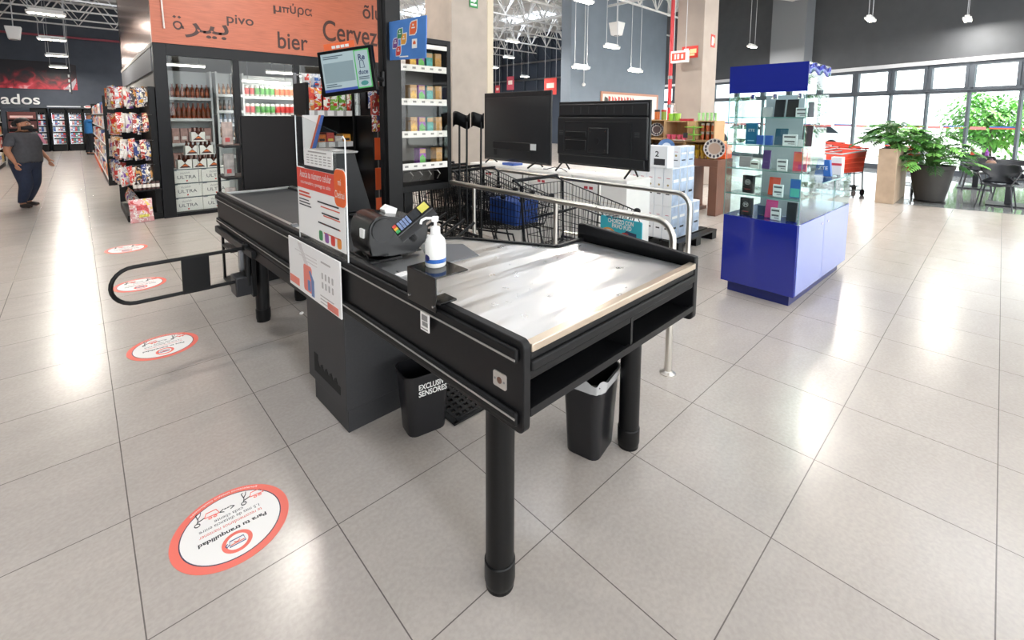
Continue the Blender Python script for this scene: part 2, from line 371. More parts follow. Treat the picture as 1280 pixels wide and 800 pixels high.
# ------------------------------------------------------------------ hanging high-bay lamps
GLOW = mat('lamp_glow','fff4e2',.5,emit=18)
def lamp(loc, label, top=7.0, rz=0.0):
    r = thing('pendant_lamp', label, 'lamp', loc, rz, 'pendant lamps')
    m = MB().box(-.30,.30,-.09,.09,0,.05); m.box(-.26,.26,-.05,.05,.05,.1); m.build('housing', WHITEP, r, bevel=.01)
    m = MB()
    for i in (-1.5,-.5,.5,1.5): m.box(i*.14-.055,i*.14+.055,-.07,.07,-.012,-.001)
    m.build('led_panel', GLOW, r)
    m = MB()
    for s in (-.26,.26): m.tube([(s,0,.1),(s,0,top-loc[2])], .008, 4)
    m.build('hanging_rod', mat('pale_wire','c9ccd0',.5), r)
    l = bpy.data.lights.new('lamp_light','AREA'); l.energy = LAMP_W; l.shape = 'RECTANGLE'; l.size = .56; l.size_y = .14; l.color = (1,.95,.88)
    o = bpy.data.objects.new('lamp_light', l); C.objects.link(o); o.parent = r; o.location = (0,0,-.02)
    return r
for loc, lab in (((-.30,13.6,3.7),'bright pendant lamp over the aisle, nearest the checkout'), ((-.33,18.1,3.7),'bright pendant lamp over the aisle, second from the checkout'),
        ((-.34,22.9,3.7),'bright pendant lamp over the aisle, third from the checkout'), ((-.4,28.3,3.7),'bright pendant lamp over the aisle, closest to the berry mural'),
        ((15.77,2.66,4.3),'large bright pendant lamp glaring over the potted plants'), ((17.6,.86,4.3),'pendant lamp with a row of small lights near the windows'),
        ((18.6,6.65,4.3),'pendant lamp between the beige column and the blue display case'), ((8.68,6.82,4.30),'brightest pendant lamp high above the two televisions'),
        ((11.10,7.70,3.61),'pendant lamp before the slate wall, second highest there'), ((12.58,7.84,3.06),'lowest pendant lamp against the slate wall, by the column'),
        ((10.06,7.96,2.98),'pendant lamp at the left end of the slate wall'), ((11.4,12.1,4.3),'uppermost pendant lamp between the concrete column and slate wall'),
        ((14.3,15.4,4.3),'second lamp down between the concrete column and slate wall'), ((16.0,18.4,4.2),'third lamp down between the concrete column and slate wall'),
        ((18.5,18.6,3.9),'low lamp above the red banners behind the left television'), ((20.6,12.7,3.9),'small pendant lamp beside the hanging exit sign')):
    lamp(loc, lab)
for i, x in enumerate((-6.5,-2.2,2.2,6.6,11.0)):
    for j, y in enumerate((-6.5,-2.0,2.4,6.6)):
        if (x,y) in ((11.0,6.6),(6.6,6.6),(2.2,-2.0),(2.2,2.4),(6.6,-2.0),(6.6,2.4),(-2.2,2.4),(-2.2,-2.0),(2.2,-6.5),(-2.2,-6.5)): continue
        lamp((x,y,4.9), 'pendant lamp in the rows over the checkout hall', rz=0)
for x, y in ((4.5,13),(4.5,18),(9.5,18),(4.5,25),(10,25),(16,24.5),(15.5,-2.5),(12.5,-6)): lamp((x,y,4.9), 'pendant lamp in the rows over the checkout hall')
# long ceiling light above the beer room end
r = thing('ceiling_light', 'bright square ceiling light between the orange sign and concrete column', 'light', (6.2,9.9,5.3))
MB().box(-.5,.5,-.35,.35,0,.08).build('housing', WHITEP, r, bevel=.01)
MB().box(-.45,.45,-.3,.3,-.01,-.001).build('diffuser', GLOW, r)
m = MB()
for s in (-.4,.4): m.tube([(s,0,.08),(s,0,1.7)], .01, 4)
m.build('hanging_rod', MATS['pale_wire'], r)

# ------------------------------------------------------------------ checkout counter (local: x across, y along the lane)
CX0, CY0, CTH = .935, .934, .016
cc, cs = math.cos(CTH), math.sin(CTH)
def cw(a, b, z=0): return V(CX0+a*cc-b*cs, CY0+a*cs+b*cc, z)
L, ZT_, ZB_ = 3.84, .975, .675
ctr = thing('checkout_counter', 'long black supermarket checkout counter with a steel packing top', 'checkout counter', (CX0,CY0,0), CTH)
# near side panel: grooved bumper profile swept along the lane
def rrect(y0, y1, z0, z1, r, n=5):
    pts = []
    for cx_, cz, a0 in ((y1-r,z0+r,-90),(y1-r,z1-r,0),(y0+r,z1-r,90),(y0+r,z0+r,180)):
        for i in range(n+1):
            t = math.radians(a0+90*i/n); pts.append((cx_+r*math.cos(t), cz+r*math.sin(t)))
    return pts
m = MB(); m.prism(rrect(0,L,ZB_,ZT_,.025), 0, .03, 'x'); m.build('side_panel', BLACK, ctr, bevel=.003)
m = MB()
for z0, z1, o in ((.905,.95,.016),(.70,.745,.016)):
    m.box(-o,.0,.02,L-.005,z0,z1)
m.build('bumper_rail', RUBBER, ctr, bevel=.007, seg=3)
m = MB()
for z in (.917,.728): m.box(-.019,-.0165,.022,L-.01,z-.003,z+.003)
m.build('bumper_trim', mat('pale_trim','b9b9b6',.3,.7), ctr)
m = MB().box(-.03,.0,L-1.12,L-.005,.615,.672); m.box(.0,.03,1.75,L-.01,.60,.672); m.build('lower_lip', BLACK, ctr, bevel=.004)
# packing end: top tray with notched cashier side
poly = [(.03,.02),(1.14,.02),(1.14,.66),(.93,.67),(.67,1.15),(.54,1.27),(.54,1.75),(.03,1.75)]
ST = bpy.data.materials.new('brushed_steel_top'); ST.use_nodes = True
nt = ST.node_tree; b = nt.nodes['Principled BSDF']; b.inputs['Metallic'].default_value = 1; b.inputs['Base Color'].default_value = (.78,.78,.78,1); b.inputs['Roughness'].default_value = .2
tc = nt.nodes.new('ShaderNodeTexCoord'); mp = nt.nodes.new('ShaderNodeMapping'); mp.inputs['Scale'].default_value = (1.0,9.0,1); mp.inputs['Rotation'].default_value = (0,0,math.radians(-48))
nz = nt.nodes.new('ShaderNodeTexNoise'); nz.inputs['Scale'].default_value = 1.0; nz.inputs['Detail'].default_value = 1.5
bp = nt.nodes.new('ShaderNodeBump'); bp.inputs['Strength'].default_value = .8; bp.inputs['Distance'].default_value = .02
nt.links.new(tc.outputs['Object'], mp.inputs[0]); nt.links.new(mp.outputs[0], nz.inputs['Vector']); nt.links.new(nz.outputs['Fac'], bp.inputs['Height']); nt.links.new(bp.outputs[0], b.inputs['Normal'])
n2 = nt.nodes.new('ShaderNodeTexNoise'); n2.inputs['Scale'].default_value = 14; n2.inputs['Detail'].default_value = 6; mr = nt.nodes.new('ShaderNodeMapRange'); mr.inputs[3].default_value = .2; mr.inputs[4].default_value = .42
nt.links.new(tc.outputs['Object'], n2.inputs['Vector']); nt.links.new(n2.outputs['Fac'], mr.inputs[0]); nt.links.new(mr.outputs[0], b.inputs['Roughness'])
m = MB().prism([(a,b_) for a,b_ in poly[:5]]+[(.54,1.27),(.03,1.27)], .915, .945, 'z'); m.build('steel_top', ST, ctr)
m = MB().prism([(.03,1.275),(.54,1.275),(.54,1.75),(.03,1.75)], .915, .945, 'z'); m.build('scanner_plate', mat('dark_worktop','2a2a2c',.3), ctr)
# rim along the cashier cut-outs
m = MB()
rim = [(.935,.665),(.67,1.15),(.535,1.275)]
for p, q in zip(rim, rim[1:]):
    d = (V(q[0],q[1],0)-V(p[0],p[1],0)).normalized(); nn = V(d.y,-d.x,0)*.018
    m.hexa([(p[0],p[1],.86),(p[0]+nn.x,p[1]+nn.y,.86),(q[0]+nn.x,q[1]+nn.y,.86),(q[0],q[1],.86)],[(p[0],p[1],.955),(p[0]+nn.x,p[1]+nn.y,.955),(q[0]+nn.x,q[1]+nn.y,.955),(q[0],q[1],.955)])
m.build('edge_rim', BLACKM, ctr)
# raised far board
m = MB(); m.prism(rrect(.0,.70,.675,.985,.03), 1.165, 1.2, 'x'); m.prism([(.0,.93),(.70,.93),(.70,1.035),(.66,1.04),(.0,.99)], 1.165, 1.2, 'x'); m.box(.94,1.17,.655,.685,.9,.957)
m.build('far_board', BLACK, ctr, bevel=.005)
# end front: steel strip, bumper, drawer shelf with a divider
m = MB().box(.032,1.165,-.004,.03,.935,.962); m.build('steel_strip', mat('warm_steel','d9c9b6',.28,.8), ctr, bevel=.003)
m = MB().box(.032,1.165,.004,.03,.905,.935); m.box(.032,1.165,-.006,.03,.872,.905); m.box(.032,1.165,.006,.03,.84,.872); m.build('end_bumper', RUBBER, ctr, bevel=.006)
m = MB().box(.032,1.165,.0,.56,.725,.738); m.box(.032,1.165,.0,.014,.738,.752); m.box(.032,1.165,.54,.56,.738,.9); m.box(.61,.624,.004,.54,.738,.862); m.box(.032,1.165,.03,.56,.862,.872); m.build('end_shelf', BLACK, ctr)
# under-body
m = MB().box(.03,.5,.56,1.28,.72,.9); m.box(.03,.56,1.75,L-.02,.62,.88); m.build('under_body', mat('dark_underside','131314',.6), ctr)
# belt section
m = MB().box(.06,.60,1.76,L-.06,.90,.945); m.build('conveyor_belt', mat('dark_belt','252628',.55,var=.25,scale=6), ctr)
m = MB().box(.585,.64,1.75,L,.62,.962); m.box(.03,.64,L-.05,L,.62,.962); m.build('back_panel', BLACK, ctr, bevel=.004)
m = MB().box(.032,.058,1.8,L-.06,.945,.972); m.box(.6,.63,1.8,L-.06,.945,.972); m.box(.06,.6,L-.06,L-.02,.945,.966); m.build('belt_edge_rail', mat('satin_aluminium','cfcfcc',.3,.9), ctr, bevel=.004)
m = MB().box(.025,.06,2.02,2.05,.94,.985); m.box(.02,.06,1.99,2.0,.94,.98); m.build('photo_sensor', GREYM, ctr, bevel=.002)
# pedestal with stepped foot and notched slot
m = MB()
pz = [(1.30,.0),(1.72,.0),(1.72,.14),(1.76,.14),(1.76,.675),(1.26,.675),(1.26,.14),(1.30,.14)]
m.box(.0,.60,1.26,1.76,.14,.68); m.box(.02,.58,1.29,1.73,.0,.14)
m.build('pedestal', mat('charcoal_powder_coat','2b2b2d',.5,var=.15,scale=120), ctr, bevel=.003)
m = MB()
m.box(-.002,.004,1.33,1.67,.20,.245); 
for i in range(5):
    y = 1.36+i*.06; m.prism([(y,.245),(y+.045,.245),(y+.045,.262),(y+.02,.275)], -.002, .004, 'x')
m.box(-.002,.004,1.62,1.67,.245,.31)
m.build('vent_slot', mat('slot_black','060606',.8), ctr)
for a, bb in ((.06,.17),(1.0,.23),(.12,3.06),(.5,3.3)):
    m = MB().cyl((a,bb,.0),(a,bb,.73),.050,n=28)
    lg = m.build('leg', BLACKM, ctr)
    m = MB().lathe([(.035,.002),(.05,.012),(.0545,.03),(.0545,.1),(.0515,.104)], (a,bb,0), 28); m.build('foot_cap', BLACKP, lg)
# key plate and price tag on the side panel
m = MB().prism(rrect(.075,.135,.79,.84,.006), -.004, 0, 'x'); kp = m.build('key_plate', mat('silver_plate','c9c4be',.4,.5), ctr)
m = MB().cyl((-.0055,.105,.815),(-.003,.105,.815),.011,n=14); m.build('key_hole', mat('rust_lock','6b4a3a',.5), kp)
m = MB()
for y in (.084,.126): m.cyl((-.005,y,.815),(-.003,y,.815),.004,n=8)
m.build('screw', GREYM, kp)
lt = MB().box(-.021,-.017,.475,.53,.845,.915); t = lt.build('paper_label', PAPER, ctr)
m = MB()
for z0,z1,y0,y1 in ((.886,.908,.483,.52),(.865,.882,.481,.516),(.852,.856,.48,.524)):
    m.box(-.0225,-.0215,y0,y1,z0,z1)
m.build('print', mat('grey_ink','8d8a88',.6), t)

# sanitizer bracket: folded black plate hanging over the side
o = thing('bottle_bracket', 'folded black plate bracket hooked over the counter edge', 'bracket', cw(0,0), CTH)
m = MB(); m.box(-.030,-.024,.415,.605,.945,1.075); m.box(-.024,.12,.415,.605,1.069,1.075); m.box(-.026,.05,.395,.47,.977,.985)
m.build('plate', mat('gloss_black_plate','0c0c0d',.12), o, bevel=.0015)
m = MB()
for y,z in ((.59,.965),(.43,.965)): m.cyl((-.034,y,z),(-.030,y,z),.005,n=10)
m.build('screw', CHROME, o)
# sanitizer pump bottle
p = cw(.055,.535,1.0755)
o = thing('sanitizer_bottle', 'white pump bottle of hand sanitizer with a blue band', 'bottle', p, math.radians(-35))
m = MB().lathe([(.0,0),(.036,0),(.04,.006),(.04,.085),(.036,.105),(.022,.122),(.015,.126),(.015,.13)], n=28); m.build('bottle', mat('milky_plastic','eeeeea',.3), o)
m = MB().lathe([(.019,.126),(.019,.15),(.013,.155),(.0,.155)], n=20); m.build('cap', WHITEP, o)
m = MB().cyl((0,0,.15),(0,0,.178),.005,n=10); m.prism(rrect(-.013,.013,.176,.19,.005), -.022,.022,'y') ; m.tube([(-.01,0,.186),(-.035,0,.187),(-.052,0,.178),(-.055,0,.165)], .0052, 8); m.build('pump', WHITEP, o)
m = MB().lathe([(.0405,.018),(.0405,.033)], n=28); m.build('band', mat('cobalt_print','2b62b0',.4), o)
m = MB()
m.grid(lambda u,v: V(.0412*math.cos(-2.5+(u-.5)*.75), .0412*math.sin(-2.5+(u-.5)*.75), .038+ (v-.5)*.026*math.sqrt(max(0,1-(2*u-1)**2))), 12, 4); m.build('logo', mat('navy_print','1f2360',.4), o)

# payment terminal on its stand
o = thing('terminal_stand', 'bulky black payment terminal housing on the counter', 'payment terminal', cw(.125,1.085,.9455), CTH-.08)
GB = mat('glossy_black','0b0b0d',.22)
hp = [(q[0]*(1.1 if q[0] < .05 else .9),q[1]*1.12) for q in [(-.05,.03),(-.062,.09),(-.058,.14)]+[(.006+.064*math.cos(math.radians(t)),.138+.064*math.sin(math.radians(t))) for t in range(170,60,-12)]+[(.24,.165),(.285,.12),(.27,.06),(.2,.012),(.05,.012)]]
MB().prism(hp, 0, .235, 'y').build('housing', GB, o, bevel=.007, seg=3)
m = MB().cyl((.006,-.006,.155),(.006,.0,.155),.056,n=32); m.build('round_cover', mat('satin_black','151517',.3), o)
MB().prism(rrect(.05,.10,.115,.16,.006), -.0712, -.064, 'x').build('label', PAPER, o)
m = MB().box(-.07,.10,-.012,.25,.0,.014); m.box(.02,.22,.01,.22,.014,.02); m.build('base', BLACKP, o, bevel=.004)
m = MB().tube([(-.045+.0*math.cos(t*.5),.10+.035*math.cos(t*.6),.05+.03*math.sin(t*.6)) for t in range(11)], .006, 6); m.tube([(-.05,.07,.03),(-.06,.02,.02),(-.03,-.03,.017),(.05,-.05,.017)], .005, 6); m.build('cable', BLACKP, o)
MB().prism([(.0,.0),(.05,.0),(.06,.03),(.02,.05),(-.01,.03)], .14, .2, 'y').xf(Matrix.Translation((.08,-.02,.197))).build('paper_curl', PAPER, o)
o = thing('card_reader', 'handheld card reader with yellow label and coloured keys', 'card reader', CO+ray(515,275)*2.04, 0)
ed = (CR*.72+CU*.62+CW*.25).normalized(); en = (-CR*.42+CU*.55-CW*.75); en = (en-ed*en.dot(ed)).normalized(); es = en.cross(ed)
R = Matrix(((ed.x,es.x,en.x),(ed.y,es.y,en.y),(ed.z,es.z,en.z)))
def xb(mb): mb.v = [R @ v for v in mb.v]; return mb
m = MB().prism(rrect(-.040,.040,-.040,.016,.012), -.09, .10, 'x'); xb(m).build('case', GB, o)
m = MB().box(.05,.092,-.024,.024,.0162,.0175); xb(m).build('paper_label', mat('yellow_label','d6cf5a',.5), o)
m = MB().box(.0,.043,-.026,.026,.0162,.0172); xb(m).build('display', mat('dark_lcd','2c2f33',.2), o)
for i, c_ in enumerate(('d8483a','e2b13c','3aa05a')):
    m = MB().box(-.085,-.068,.012-i*.019,.027-i*.019,.0162,.0205); xb(m).build('key', H(c_,.4), o)
m = MB()
for a_ in range(4):
    for c_ in range(3): m.box(-.062+a_*.015,-.05+a_*.015,-.026+c_*.018,-.011+c_*.018,.0162,.0195)
xb(m).build('keypad', mat('blue_grey_keys','7d90b8',.4), o)
m = MB().tube([(-.03,.0,-.024),(-.05,.0,-.06),(-.045,.0,-.10)], .016, 8); xb(m).build('arm', BLACKP, o)
# dark glass mat and papers behind the bottle
o = place(MB().prism([(.26,.86),(.53,.84),(.60,1.06),(.42,1.22)], .9455, .949, 'z'), 'counter_mat', mat('smoked_mat','6a6d72',.15), 'thin smoked counter mat beside the pump bottle', 'mat', cw(0,0), CTH)
o = place(MB().prism([(-.08,-.05),(.08,-.05),(.07,.05),(-.07,.06)], 0, .003, 'z'), 'paper_slip', PAPER, 'white slip of paper behind the payment terminal', 'paper', cw(.40,1.32,.9465), .5)
o = place(MB().prism([(-.03,-.02),(.03,-.025),(.035,.02),(-.025,.025)], 0, .002, 'z'), 'receipt_scrap', PAPER, 'small pale scrap on the dark plate before the terminal', 'paper', cw(.10,.86,.9465), .2)

# acrylic guard with the phone-number poster, and the flyer below it
def xpanel(y0, y1, z0, z1, x): return [(x,y1,z0),(x,y0,z0),(x,y0,z1),(x,y1,z1)]
gx = -.005
o = thing('acrylic_guard', 'upright clear acrylic guard with a red and white poster', 'screen guard', cw(gx,0), CTH)
yA, yB = 1.17, 1.80      # right and left edge as seen
m = MB().prism([(yA,.955),(yB,.955),(yB,1.655),(yB-.03,1.66),(yA+.02,1.56),(yA,1.53)], -.004, .0, 'x'); m.build('panel', glass('acrylic',(.97,.985,.98),.1), o)
m = MB().tube([(-.002,yA,.95),(-.002,yA,1.54),(-.002,yA+.02,1.555),(-.002,yA+.035,1.545)], .0035, 6); m.tube([(-.002,yB,.955),(-.002,yB,1.655)], .0025, 6); m.build('edge', mat('bright_acrylic_edge','eef0f0',.15), o)
ps = MB().box(-.007,-.0045,yA+.012,yB-.01,.99,1.37); pst = ps.build('poster', PAPER, o)
def onx(mb, y, z, x, h=None):
    M_ = frame_m((x,y,z),(0,-1,0),(0,0,1)); mb.v = [M_ @ v for v in mb.v]; return mb
def barx(m, y0, y1, z0, z1, x): return m.box(x,x+.0008,y0,y1,z0,z1)
m = MB().box(-.0082,-.0071,yA+.012,yB-.01,1.255,1.365); m.build('red_banner', mat('poster_red','e8503f',.5), pst)
m = MB(); m.join(onx(fit_text('Asocia tu número celular', .42, .040), (yA+yB)/2+.05, 1.335, -.0088)); m.join(onx(fit_text('a tu monedero y protege tu saldo', .40, .026), (yA+yB)/2+.05, 1.287, -.0088)); m.build('lettering', WHITE, pst)
m = MB()
for i in range(2): barx(m, yB-.20+.02*i, yB-.03, 1.208+i*.018, 1.218+i*.018, -.0078)
m.build('red_print', mat('poster_red_ink','d9573f',.5), pst)
m = MB()
for i in range(3): barx(m, yB-.20+.015*i, yB-.03, 1.155+i*.016, 1.161+i*.016, -.0078)
for i in range(3): barx(m, yA+.08, yA+.34-.05*(i%2), 1.20-i*.055, 1.208-i*.055, -.0078)
m.build('small_print', INK, pst)
m = MB()
for i in range(4): barx(m, yA+.07, yA+.30-.03*(i%2), 1.18-i*.045, 1.186-i*.045, -.0078)
m.build('red_small_print', MATS['poster_red_ink'], pst)
for i, c_ in enumerate(('3d8f5a','8a4f9a','d9443a','e8913a')):
    m = MB(); y = yA+.31-.075*i; m.prism(rrect(y-.024,y+.024,1.0,1.052,.014), -.0078, -.007, 'x'); em = m.build('emblem', H(c_,.5), pst)
m = MB(); m.prism(rrect(yA-.008,yA+.115,1.215,1.395,.035), -.0115,-.0085,'x'); lb = m.build('logo_badge', mat('badge_orange','ef6a2c',.45), pst)
m = MB(); m.prism(rrect(yA-.013,yA+.12,1.21,1.40,.04), -.0085,-.0075,'x'); m.build('badge_border', WHITE, pst)
onx(fit_text('mi', .034, .03), yA+.055, 1.335, -.0118).build('badge_lettering', WHITE, pst); onx(fit_text('Chedraui', .105, .036), yA+.055, 1.275, -.0118).build('badge_lettering', WHITE, pst)
cd = MB().box(-.0095,-.0075,yA+.13,yA+.50,1.385,1.475); cdo = cd.build('notice_card', PAPER, o)
m = MB()
for i in range(4):
    for j in range(6): barx(m, yA+.15+j*.055, yA+.185+j*.055, 1.40+i*.014, 1.405+i*.014, -.0103)
barx(m, yA+.2, yA+.44, 1.459, 1.466, -.0103); m.build('fine_print', mat('faint_ink','a5a09c',.6), cdo)
m = MB().box(-.0098,-.0075,yA+.10,yA+.5,1.368,1.386); m.build('dark_strip', INK, cdo)
fly = thing('flyer_holder', 'white framed store flyer hung on the counter side', 'flyer', cw(-.022,0), CTH)
y0, y1 = 1.22, 1.93
m = MB(); m.box(-.008,0,y0,y1,.655,.945); m.build('board', mat('flyer_white','f4f2f0',.35), fly, bevel=.002)
m = MB()
for a_ in (.672,.69,.708,): barx(m, y0+.08, y0+.25, a_, a_+.006, -.009)
for i in range(2):
    for j in range(4): m.prism(rrect(y0+.08+j*.042,y0+.10+j*.042,.755+i*.05,.79+i*.05,.006), -.009,-.008,'x')
barx(m, y0+.11, y0+.23, .89, .9, -.009); m.build('grey_print', mat('flyer_grey','b9b4b2',.6), fly)
m = MB(); m.prism(rrect(y0+.36,y0+.48,.68,.83,.02), -.009,-.008,'x'); m.box(-.009,-.008,y0+.03,y0+.16,.662,.70); m.box(-.009,-.008,y0+.55,y0+.70,.675,.72); m.build('coral_print', mat('flyer_coral','ec8574',.5), fly)
m = MB(); m.prism([(y0+.33,.67),(y0+.37,.67),(y0+.37,.76),(y0+.40,.80),(y0+.38,.81),(y0+.33,.76)], -.0095,-.009,'x'); m.box(-.0098,-.009,y0+.38,y0+.42,.69,.75); m.build('blue_print', mat('flyer_blue','6d86b5',.5), fly)
m = MB()
for i in range(3): barx(m, y0+.28, y0+.60-.06*i, .885-i*.018, .892-i*.018, -.009)
m.prism([(y0+.40,.83),(y0+.46,.83),(y0+.56,.935),(y0+.5,.935)], -.0088,-.008,'x'); m.build('pale_print', mat('flyer_pale','dcd7d5',.6), fly)

# swing gate: post box by the far leg and long looped arm with a dark plate
g = thing('swing_gate', 'black looped swing gate barring the checkout lane', 'gate', (0,0,0))
Yg = 3.86; arm = 'black_gate'
path = [(.905,Yg,.635)]
pts = [(.93,Yg,.655)]+[(.20,Yg,.665)]
za, zb = .655, .41; rr = (za-zb)/2
loop = [(.93,Yg,za)]+[(.215+rr*math.cos(math.radians(t)), Yg, (za+zb)/2+rr*math.sin(math.radians(t))) for t in range(90,271,15)]+[(.93,Yg,zb)]
m = MB().tube(loop, .013, 10); m.build('arm', BLACKM, g)
m = MB().box(.47,.635,Yg-.012,Yg+.012,zb-.012,za+.012); m.build('plate', BLACKP, g, bevel=.004)
m = MB().box(.90,.93,Yg-.03,Yg+.03,.27,.72); m.cyl((.88,Yg,.36),(.88,Yg,.7),.024,n=16); m.cyl((.88,Yg,.64),(.88,Yg,.69),.036,n=16); m.box(.88,.93,Yg-.02,Yg+.02,.66,.70); m.build('hinge_post', BLACKM, g, bevel=.004)
m = MB().box(.79,.925,Yg-.02,Yg+.14,.29,.44); m.build('motor_box', mat('grey_black_box','242427',.4), g, bevel=.01)
m = MB().prism(rrect(Yg+.04,Yg+.10,.46,.63,.03), .84,.90,'x'); m.build('sensor', GREYM, g)

# waste bins
def bin_mesh(w, d, h, r=.05, taper=.82, t=.006):
    def ring(s, z, off=0):
        pts = rrect(-w/2*s+off, w/2*s-off, -d/2*s+off, d/2*s-off, max(.008,r*s-off), 4); return [(a,b_,z) for a,b_ in pts]
    rs = [ring(taper,0), ring(1,h*.96), ring(1.05,h*.965), ring(1.05,h), ring(1.0,h), ring(taper,.02,t)]
    n = len(rs[0]); vs = [p for q in rs for p in q]; fs = []
    for i in range(len(rs)-1): fs += [(i*n+k,i*n+(k+1)%n,(i+1)*n+(k+1)%n,(i+1)*n+k) for k in range(n)]
    fs += [tuple(range(n-1,-1,-1)), tuple((len(rs)-1)*n+k for k in range(n))]
    return MB().add(vs, fs)
o = thing('waste_bin', 'black bin lettered for sensors, beside the counter pedestal', 'waste bin', (1.26,2.02,0), math.radians(-10), 'black waste bins')
bin_mesh(.25,.19,.335).build('bin', mat('satin_bin','17171a',.3), o)
m = MB()
def on_bin(t, z, face, off):
    M_ = frame_m(off, face, V(0,0,1)); t.v = [M_ @ v for v in t.v]; return t
t = fit_text('EXCLUSIVO', .165, .03, bold=.002); m.join(on_bin(t, 0, (1,0,0), (0.02,-.0985,.275)))
t = fit_text('SENSORES', .155, .03, bold=.002); m.join(on_bin(t, 0, (1,0,0), (0.015,-.0965,.238))); m.build('lettering', WHITE, o)
o = thing('waste_bin', 'black bin with a clear plastic liner under the packing end', 'waste bin', (1.80,1.32,0), math.radians(12), 'black waste bins')
bin_mesh(.27,.21,.40).build('bin', MATS['satin_bin'], o)
lm = bpy.data.materials.new('clear_liner'); lm.use_nodes = True; bs = lm.node_tree.nodes['Principled BSDF']; bs.inputs['Base Color'].default_value = (.8,.8,.8,1); bs.inputs['Alpha'].default_value = .55; bs.inputs['Roughness'].default_value = .15
def liner(u, v):
    th = u*2*PI; s = 1+.012*math.sin(th*9)+.01*math.sin(th*17+1); k_ = (.142+.006*v)*s; l_ = (.112+.006*v)*s
    e = .45; c_, s_ = math.cos(th), math.sin(th)
    return V(k_*math.copysign(abs(c_)**e,c_), l_*math.copysign(abs(s_)**e,s_), .355+.055*v+.012*math.sin(th*6+2)*v)
MB().grid(liner, 72, 5).build('liner', lm, o)
m = MB(); t = fit_text('TERMINAL', .15, .028, bold=.002); M_ = frame_m((.1375,.0,.315),(0,1,0),(0,0,1)); t.v = [M_ @ v for v in t.v]; m.join(t); m.build('lettering', WHITE, o)
# rubber floor mat with holes
mm = MB(); 
o = thing('rubber_mat', 'black perforated rubber floor mat behind the sensors bin', 'mat', (1.62,2.2,0), .0)
m = MB(); 
nx, ny, px_, hole = 9, 12, .045, .013
for i in range(nx+1): m.box(-.21+i*px_-.01, -.21+i*px_+.01, -.28, .27, 0, .014)
for j in range(ny+1): m.box(-.22,.205,-.28+j*px_-.01,-.28+j*px_+.01,0.001,.0145)
m.build('grid', RUBBER, o)
m = MB(); 
for x0,x1,y0,y1 in ((-.25,-.215,-.31,.3),(.2,.235,-.31,.3),(-.25,.235,-.31,-.285),(-.25,.235,.275,.3)): m.box(x0,x1,y0,y1,0,.012)
m.build('border', RUBBER, o, bevel=.004)
o = place(MB().ball((0,0,.012),(.018,.014,.012),n=8,k=5), 'paper_scrap', PAPER, 'tiny crumpled white paper on the floor by the far counter leg', 'litter', atz(377,393,0)-V(0,0,.0))

